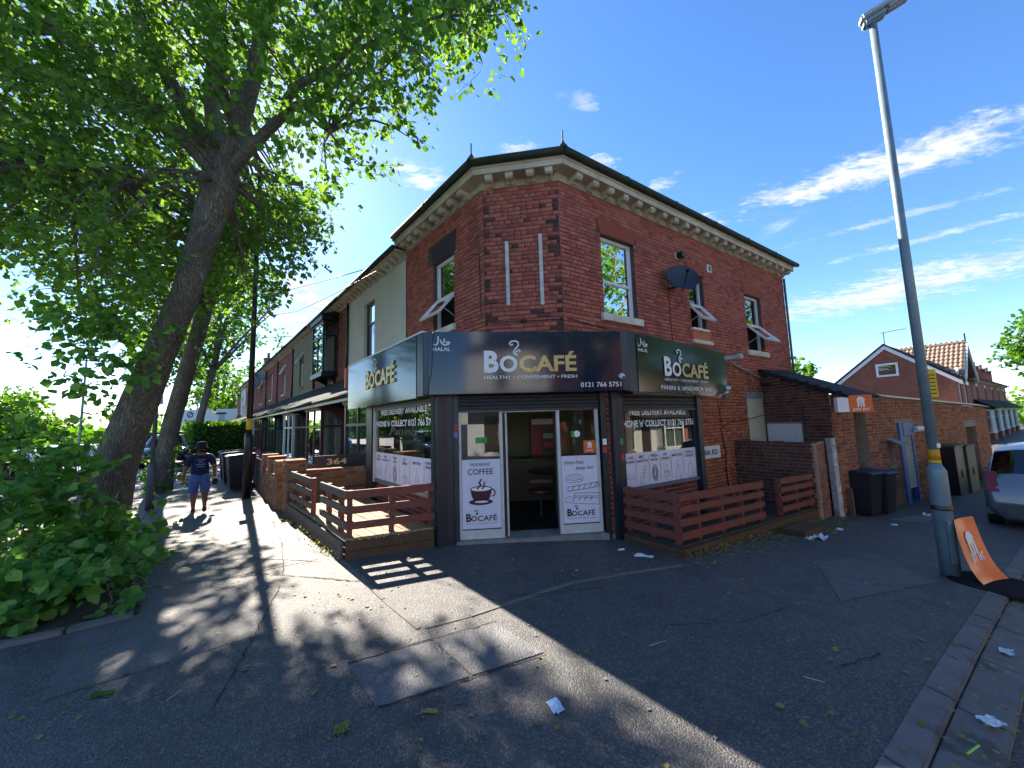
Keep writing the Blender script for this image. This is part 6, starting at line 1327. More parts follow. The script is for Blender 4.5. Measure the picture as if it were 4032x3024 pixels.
# ------------------------------------------------------------------ vehicles
TYRE = pm('tyre_rubber', '121315', '1a1b1d', 8, .85); CARGLASS = glass_mat('car_glass', (.12, .14, .16), 1.0, .02)
def car(label, pos, az, paint, L=4.3, Hh=1.55, Wd=1.76, style='hatch', plate='', group=None):
    z = pos[2]; f = Frame(pos[:2], az, 1); t = thing('parked_car', label, 'car', pos, group)
    # stations from the tail (0) to the nose (1): x, low, belt, roof, half widths
    S = [(.00, .36, .60, .62, .80, .84, .78), (.012, .28, .82, .84, .86, .90, .84), (.03, .26, .97, .99, .88, .93, .86), (.042, .24, 1.0, 1.06, .89, .95, .84), (.085, .24, 1.0, 1.47, .90, .97, .75), (.15, .22, .99, 1.54, .91, .98, .71), (.42, .22, .96, 1.55, .91, .98, .68), (.56, .22, .94, 1.50, .91, .98, .68), (.66, .22, .93, 1.25, .91, .98, .74), (.735, .22, .93, .96, .91, .97, .84), (.85, .24, .86, .90, .89, .94, .84), (.95, .27, .74, .79, .84, .88, .78), (1.0, .40, .58, .62, .70, .72, .62)]
    k = Hh/1.55; wv = Wd/1.76/1.0*.90; V = []
    for x, lo, be, ro, a, b, c in S:
        half = [(a*.80*wv, lo*k), (a*wv, (lo+.14)*k), (b*wv, (lo*.45+be*.55)*k), (b*.985*wv, be*k), (c*wv, (ro-.03)*k), (c*.6*wv, ro*k+.012*k)]
        pts = half+[(-p, q) for p, q in half[::-1]]
        V += [f.p(x*L-L/2, p, z+q) for p, q in pts]
    n = 12; body, glass = [], []
    for i in range(len(S)-1):
        for j in range(n):
            q = (i*n+j, i*n+(j+1) % n, (i+1)*n+(j+1) % n, (i+1)*n+j)
            side = j in (3, 7) and 4 <= i <= 8; rear = j in (4, 5, 6) and i in (3,); wind = j in (4, 5, 6) and i in (7, 8)
            (glass if side or rear or wind else body).append(q)
    body += [tuple(range(n)), tuple(range((len(S)-1)*n, len(S)*n))]
    def part(nm, fs, mt):
        m = MB(); ids = sorted({i for q in fs for i in q}); mp = {a: b for b, a in enumerate(ids)}; m.add([V[i] for i in ids], [tuple(mp[i] for i in q) for q in fs]); return m.build(nm, mt, t, True)
    b = part('body', body, paint); part('windows', glass, CARGLASS)
    m = MB(); m.box(f, -L/2+.5, L/2-1.2, -.6, .6, z+.5*k, z+1.35*k); m.build('cabin', pm('cabin_dark', '15161a', '1c1d20', 4, .9), t)
    for x in (-L/2+.80, L/2-.85):
        for sd_ in (-1, 1):
            c = np.array(f.p(x, sd_*(Wd/2-.10), z+.32)); 
            wh = MB().lathe(c-np.array([*f.nv, 0])*.10, [(.2, 0), (.31, .01), (.32, .04), (.32, .18), (.31, .21), (.2, .22)], 20, (*f.nv, 0)).build('wheel', TYRE, t, True)
            MB().lathe(c-np.array([*f.nv, 0])*.112, [(.05, 0), (.2, .005), (.2, .22), (.05, .224)], 14, (*f.nv, 0)).build('rim', ALU, wh)
            MB().lathe(c-np.array([*f.nv, 0])*.11, [(.32, 0), (.37, .001), (.37, .215), (.32, .216)], 20, (*f.nv, 0)).build('wheel_arch', BLACK, t)
    RL = pm('tail_light', '8a1418', '6d0f13', 5, .2); HLt = pm('head_light', 'c8d0d6', 'a9b1b8', 5, .15)
    for sd_ in (-1, 1):
        MB().hexa([f.p(-L/2+.02, sd_*.70*wv, z+.74*k), f.p(-L/2+.30, sd_*.74*wv, z+.74*k), f.p(-L/2+.30, sd_*.965*wv, z+.74*k), f.p(-L/2+.02, sd_*.90*wv, z+.74*k)], [f.p(-L/2+.17, sd_*.74*wv, z+1.10*k), f.p(-L/2+.36, sd_*.76*wv, z+1.10*k), f.p(-L/2+.36, sd_*.945*wv, z+1.10*k), f.p(-L/2+.17, sd_*.90*wv, z+1.10*k)]).build('tail_light', RL, t, bevel=.015)
        MB().hexa([f.p(L/2-.02, sd_*.50*wv, z+.58*k), f.p(L/2-.32, sd_*.86*wv, z+.62*k), f.p(L/2-.36, sd_*.84*wv, z+.62*k), f.p(L/2-.1, sd_*.48*wv, z+.58*k)], [f.p(L/2-.12, sd_*.52*wv, z+.71*k), f.p(L/2-.40, sd_*.86*wv, z+.76*k), f.p(L/2-.44, sd_*.82*wv, z+.76*k), f.p(L/2-.2, sd_*.5*wv, z+.72*k)]).build('headlight', HLt, t, bevel=.01)
        MB().hexa([f.p(L*.17, sd_*.90*wv, z+.96*k), f.p(L*.17+.14, sd_*.90*wv, z+.96*k), f.p(L*.17+.12, sd_*1.10*wv, z+.98*k), f.p(L*.17, sd_*1.10*wv, z+.98*k)], [f.p(L*.17, sd_*.90*wv, z+1.08*k), f.p(L*.17+.1, sd_*.90*wv, z+1.08*k), f.p(L*.17+.08, sd_*1.08*wv, z+1.1*k), f.p(L*.17, sd_*1.08*wv, z+1.1*k)]).build('mirror', paint, t, bevel=.02)
    GRB = pm('bumper_grey', '4b4f55', '3f4348', 4, .5)
    MB().box(f, -L/2-.025, -L/2+.12, -.70*wv, .70*wv, z+.36*k, z+.58*k).build('bumper', GRB, t, bevel=.03); MB().box(f, L/2-.10, L/2+.02, -.66*wv, .66*wv, z+.34*k, z+.55*k).build('grille', BLACK, t, bevel=.02)
    MB().box(f, L/2+.02, L/2+.03, -.26, .26, z+.43, z+.53).build('number_plate', emis_free('plate_white', 'c9c9c2', .4), t); MB().box(f, -L/2-.035, -L/2-.025, -.26, .26, z+.42, z+.53).build('number_plate', YEL, t)
    return t
def paint(nm, c): return pm(nm, c, tuple(v*.9 for v in lin(c)), 2, .28, 0, 20, .35, .5, None, .6)
q = RF.p(10.0, 4.30, 0); car('silver people carrier parked half on the kerb beyond the grey street lamp', (q[0], q[1], gz(q[0], q[1])-.06), 57.5, paint('silver_paint', '7b7e83'), 4.35, 1.70, 1.82)
q = LF.p(22.6, 4.75, 0); car('dark car parked facing this way on the path beyond the woman', (q[0], q[1], 0), 139.5, paint('black_paint', '1b222c'), 4.4, 1.62, 1.85)
q = LF.p(30., 7.0, 0); car('pale silver car parked behind the dark one under the trees', (q[0], q[1], -.1), 139.5, paint('pale_silver_paint', 'b9bec2'), 4.2, 1.5, 1.75)
q = LF.p(1.2, 8.6, 0); car('white car parked at the kerb behind the leafy shoots, nearest the corner', (q[0], q[1], -.1), 139.5, paint('white_paint', 'cdd2d6'), 4.2, 1.5, 1.75)
q = LF.p(8.0, 7.1, 0); car('grey blue car parked at the kerb behind the big tree trunk', (q[0], q[1], -.1), 139.5, paint('grey_blue_paint', '8a9cae'), 4.2, 1.5, 1.75)
q = LF.p(14.5, 7.1, 0); car('white hatchback parked at the kerb behind the second tree', (q[0], q[1], -.1), 139.5, paint('white_paint', 'cdd2d6'), 4.1, 1.48, 1.74)
q = LF.p(16, 14.5, 0); car('bright blue car parked across the main road', (q[0], q[1], -.1), -40.5, paint('blue_paint_car', '2a62b8'), 4.2, 1.5, 1.75)

# ------------------------------------------------------------------ trees
def bark_mat():
    t = NT('lime_bark'); p = t.pos(); mp = t.n('Mapping'); t.link(p, mp.inputs[0]); mp.inputs['Scale'].default_value = (1, 1, .16)
    v = t.n('TexVoronoi'); v.feature = 'DISTANCE_TO_EDGE'; nz = t.n('TexNoise'); t.link(mp.outputs[0], nz.inputs['Vector']); nz.inputs['Scale'].default_value = 9; nz.inputs['Detail'].default_value = 5
    wv = t.mix(.22, mp.outputs[0], nz.outputs['Color']); t.link(wv, v.inputs['Vector']); v.inputs['Scale'].default_value = 34
    ridge = t.rng(v.outputs['Distance'], 0, .22); fine = t.noise(mp.outputs[0], 60, 6, .7)
    col = t.mix(t.rng(t.noise(p, 2.0, 5, .6), .35, .65), lin('948a7e'), lin('756c61')); col = t.mix(ridge, lin('5a5249'), col); col = t.mix(t.rng(t.noise(p, 3.1, 5, .6), .58, .68, 0, .5), col, lin('66704e'))
    t.link(col, t.b.inputs['Base Color']); t.b.inputs['Roughness'].default_value = .95
    h = t.n('Math'); h.operation = 'MULTIPLY_ADD'; t.link(fine, h.inputs[0]); h.inputs[1].default_value = .5; t.link(ridge, h.inputs[2]); t.bump(h.outputs[0], .8, .02)
    return t.m
BARK = bark_mat()
LEAF = leaf_mat('lime_leaf', ['3c5f26', '4c7030', '5d823b', '456a2b', '6f9147', '55793a'], .46, .2)
LEAF_NEAR = leaf_mat('young_lime_leaf', ['3c6a2a', '4a7b34', '5c8c40', '42702f', '6f9a4a', '86a450'], .40, .2)
LEAF_FAR = leaf_mat('far_leaf', ['3a6324', '4a742c', '567f30', '42692a'], .4, .2)
# one leaf: heart shaped, tip along +x, folded a little along the midrib
LSH = np.array([(0, 0, 0), (.12, .34, .05), (.50, .46, .09), (.80, .24, .05), (1.08, 0, -.03), (.80, -.24, .05), (.50, -.46, .09), (.12, -.34, .05)])
LQ = np.array([(0, 1, 2, 3), (0, 3, 4, 4), (0, 4, 4, 5), (0, 5, 6, 7)])
LQ = np.array([(0, 4, 3, 2), (0, 2, 1, 1), (0, 6, 5, 4), (0, 7, 7, 6)])
LQ = np.array([(0, 2, 3, 4), (0, 4, 5, 6)]); LSH2 = np.array([(0, 0, 0), (.12, .34, .05), (.45, .46, .09), (.80, .26, .05), (1.08, 0, -.03), (.80, -.26, .05), (.45, -.46, .09)])
def leaves_mesh(name, C, D, N_, size, mat, parent):
    """C centres, D leaf directions, N_ normals, size per leaf"""
    k = len(C); D = D/np.linalg.norm(D, axis=1)[:, None]; B_ = np.cross(N_, D); B_ /= np.linalg.norm(B_, axis=1)[:, None]+1e-9; U = np.cross(D, B_)
    V = C[:, None]+size[:, None, None]*(LSH2[None, :, 0:1]*D[:, None]+LSH2[None, :, 1:2]*B_[:, None]+LSH2[None, :, 2:3]*U[:, None])
    # polygon per half: base, side, shoulder, tip
    F = np.array([(0, 2, 3, 4), (0, 4, 5, 6)]); Q = (F[None]+7*np.arange(k)[:, None, None]).reshape(-1, 4)
    return np_mesh(name, V.reshape(-1, 3), Q, mat, parent)
def clump_leaves(clumps, per, size, rng, droop=.35, twig=.45, shell=.5):
    """leaves hung on short twigs spread through each clump: returns centres, directions, normals, sizes and twig segments"""
    Cs, Ds, Ns, Ss, T = [], [], [], [], []
    for c, r, dens in clumps:
        c = np.array(c, float); nt = max(4, int(per*dens*r*r/10)); lp = 10
        d = rng.normal(size=(nt, 3)); d /= np.linalg.norm(d, axis=1)[:, None]; rr = r*(shell+(1-shell)*rng.random(nt))**(.8); a = c+d*rr[:, None]*np.array([1, 1, .8])
        dirn = d*.6+rng.normal(size=(nt, 3))*.5+np.array([0, 0, -droop]); dirn /= np.linalg.norm(dirn, axis=1)[:, None]
        u = rng.random((nt, lp)); L = twig*(.6+.8*rng.random(nt))
        P = a[:, None]+dirn[:, None]*(u*L[:, None])[..., None]+rng.normal(size=(nt, lp, 3))*.035
        ld = dirn[:, None]*.5+rng.normal(size=(nt, lp, 3))*.7+np.array([0, 0, -.45]); nn = rng.normal(size=(nt, lp, 3))*.55+np.array([0, 0, .9])
        Cs.append(P.reshape(-1, 3)); Ds.append(ld.reshape(-1, 3)); Ns.append(nn.reshape(-1, 3)); Ss.append(size*(.42+.85*rng.random(nt*lp)))
        T.append((a, a+dirn*L[:, None], c))
    return np.concatenate(Cs), np.concatenate(Ds), np.concatenate(Ns), np.concatenate(Ss), T
def bez(a, b, bend, k=6):
    a, b = np.array(a, float), np.array(b, float); mid = (a+b)/2+np.array(bend); return [(1-t)**2*a+2*t*(1-t)*mid+t*t*b for t in np.linspace(0, 1, k)]
def bark_trunk(m, path, radii, seg=22, amp=.05, seed=1):
    rng = np.random.default_rng(seed); ph = rng.random(6)*6.28; b0 = len(m.v); m.tube(path, radii, seg)
    P = np.array([p for p in path], float)
    for i in range(len(path)*seg):
        r_, j = divmod(i, seg); v = np.array(m.v[b0+i]); ax = P[r_]; th = 2*math.pi*j/seg
        q = 1+amp*math.sin(3*th+ph[0]+r_*.25)+amp*.7*math.sin(5*th+ph[1]-r_*.35)+amp*.5*math.sin(9*th+ph[2]); m.v[b0+i] = tuple(ax+(v-ax)*q)
def tree(name, label, base, trunk_pts, radii, limbs, clumps, per, size, mat, seed, group=None, nsingle=0, singles=None, twigs=True):
    t = thing(name, label, 'tree', base, group); rng = np.random.default_rng(seed); m = MB(); P = []
    for a, b in zip(trunk_pts[:-1], trunk_pts[1:]):
        for i in range(5): P.append(np.array(a)*(1-i/5)+np.array(b)*(i/5))
    P.append(np.array(trunk_pts[-1])); R = np.interp(np.linspace(0, len(radii)-1, len(P)), range(len(radii)), radii)
    bark_trunk(m, P, list(R), seed=seed)
    m.build('trunk', BARK, t, True)
    ends = []
    for path, r0, r1 in limbs:
        k = MB(); pts = []
        for a, b in zip(path[:-1], path[1:]): pts += bez(a, b, rng.normal(size=3)*.12, 5)[:-1]
        pts.append(np.array(path[-1])); k.tube(pts, list(np.linspace(r0, r1, len(pts))), 9); k.build('limb', BARK, t, True); ends += [(p, r0+(r1-r0)*i/len(pts)) for i, p in enumerate(pts)]
    bm_ = MB(); E_ = np.array([e[0] for e in ends]) if ends else np.array([trunk_pts[-1]])
    for c, r, dns in clumps:
        d = np.linalg.norm(E_-np.array(c), axis=1)+np.maximum(0, E_[:, 2]-c[2])*.6; i = int(np.argmin(d)); L = d[i]
        bm_.tube(bez(E_[i], c, rng.normal(size=3)*.15+np.array([0, 0, .12*L]), 6), list(np.linspace(min(.05, .012+.012*L), .008, 6)), 5)
    C, D, N_, S_, T = clump_leaves(clumps, per, size, rng)
    if twigs:
        for a, b, c in T:
            for q in range(0, len(a), 3): bm_.tube([c+(a[q]-c)*.15, a[q], b[q]], [.006, .004, .002], 3, False)
    if len(bm_.v): bm_.build('branches', BARK, t)['kind'] = 'stuff'
    leaves_mesh('crown', C, D, N_, S_, mat, t)
    return t
rngT = np.random.default_rng(22)
def unpack(t): return [(np.array(q[:3]), q[3], q[4]) for q in ([float(v) for v in w.split(',')] for w in t.split())]
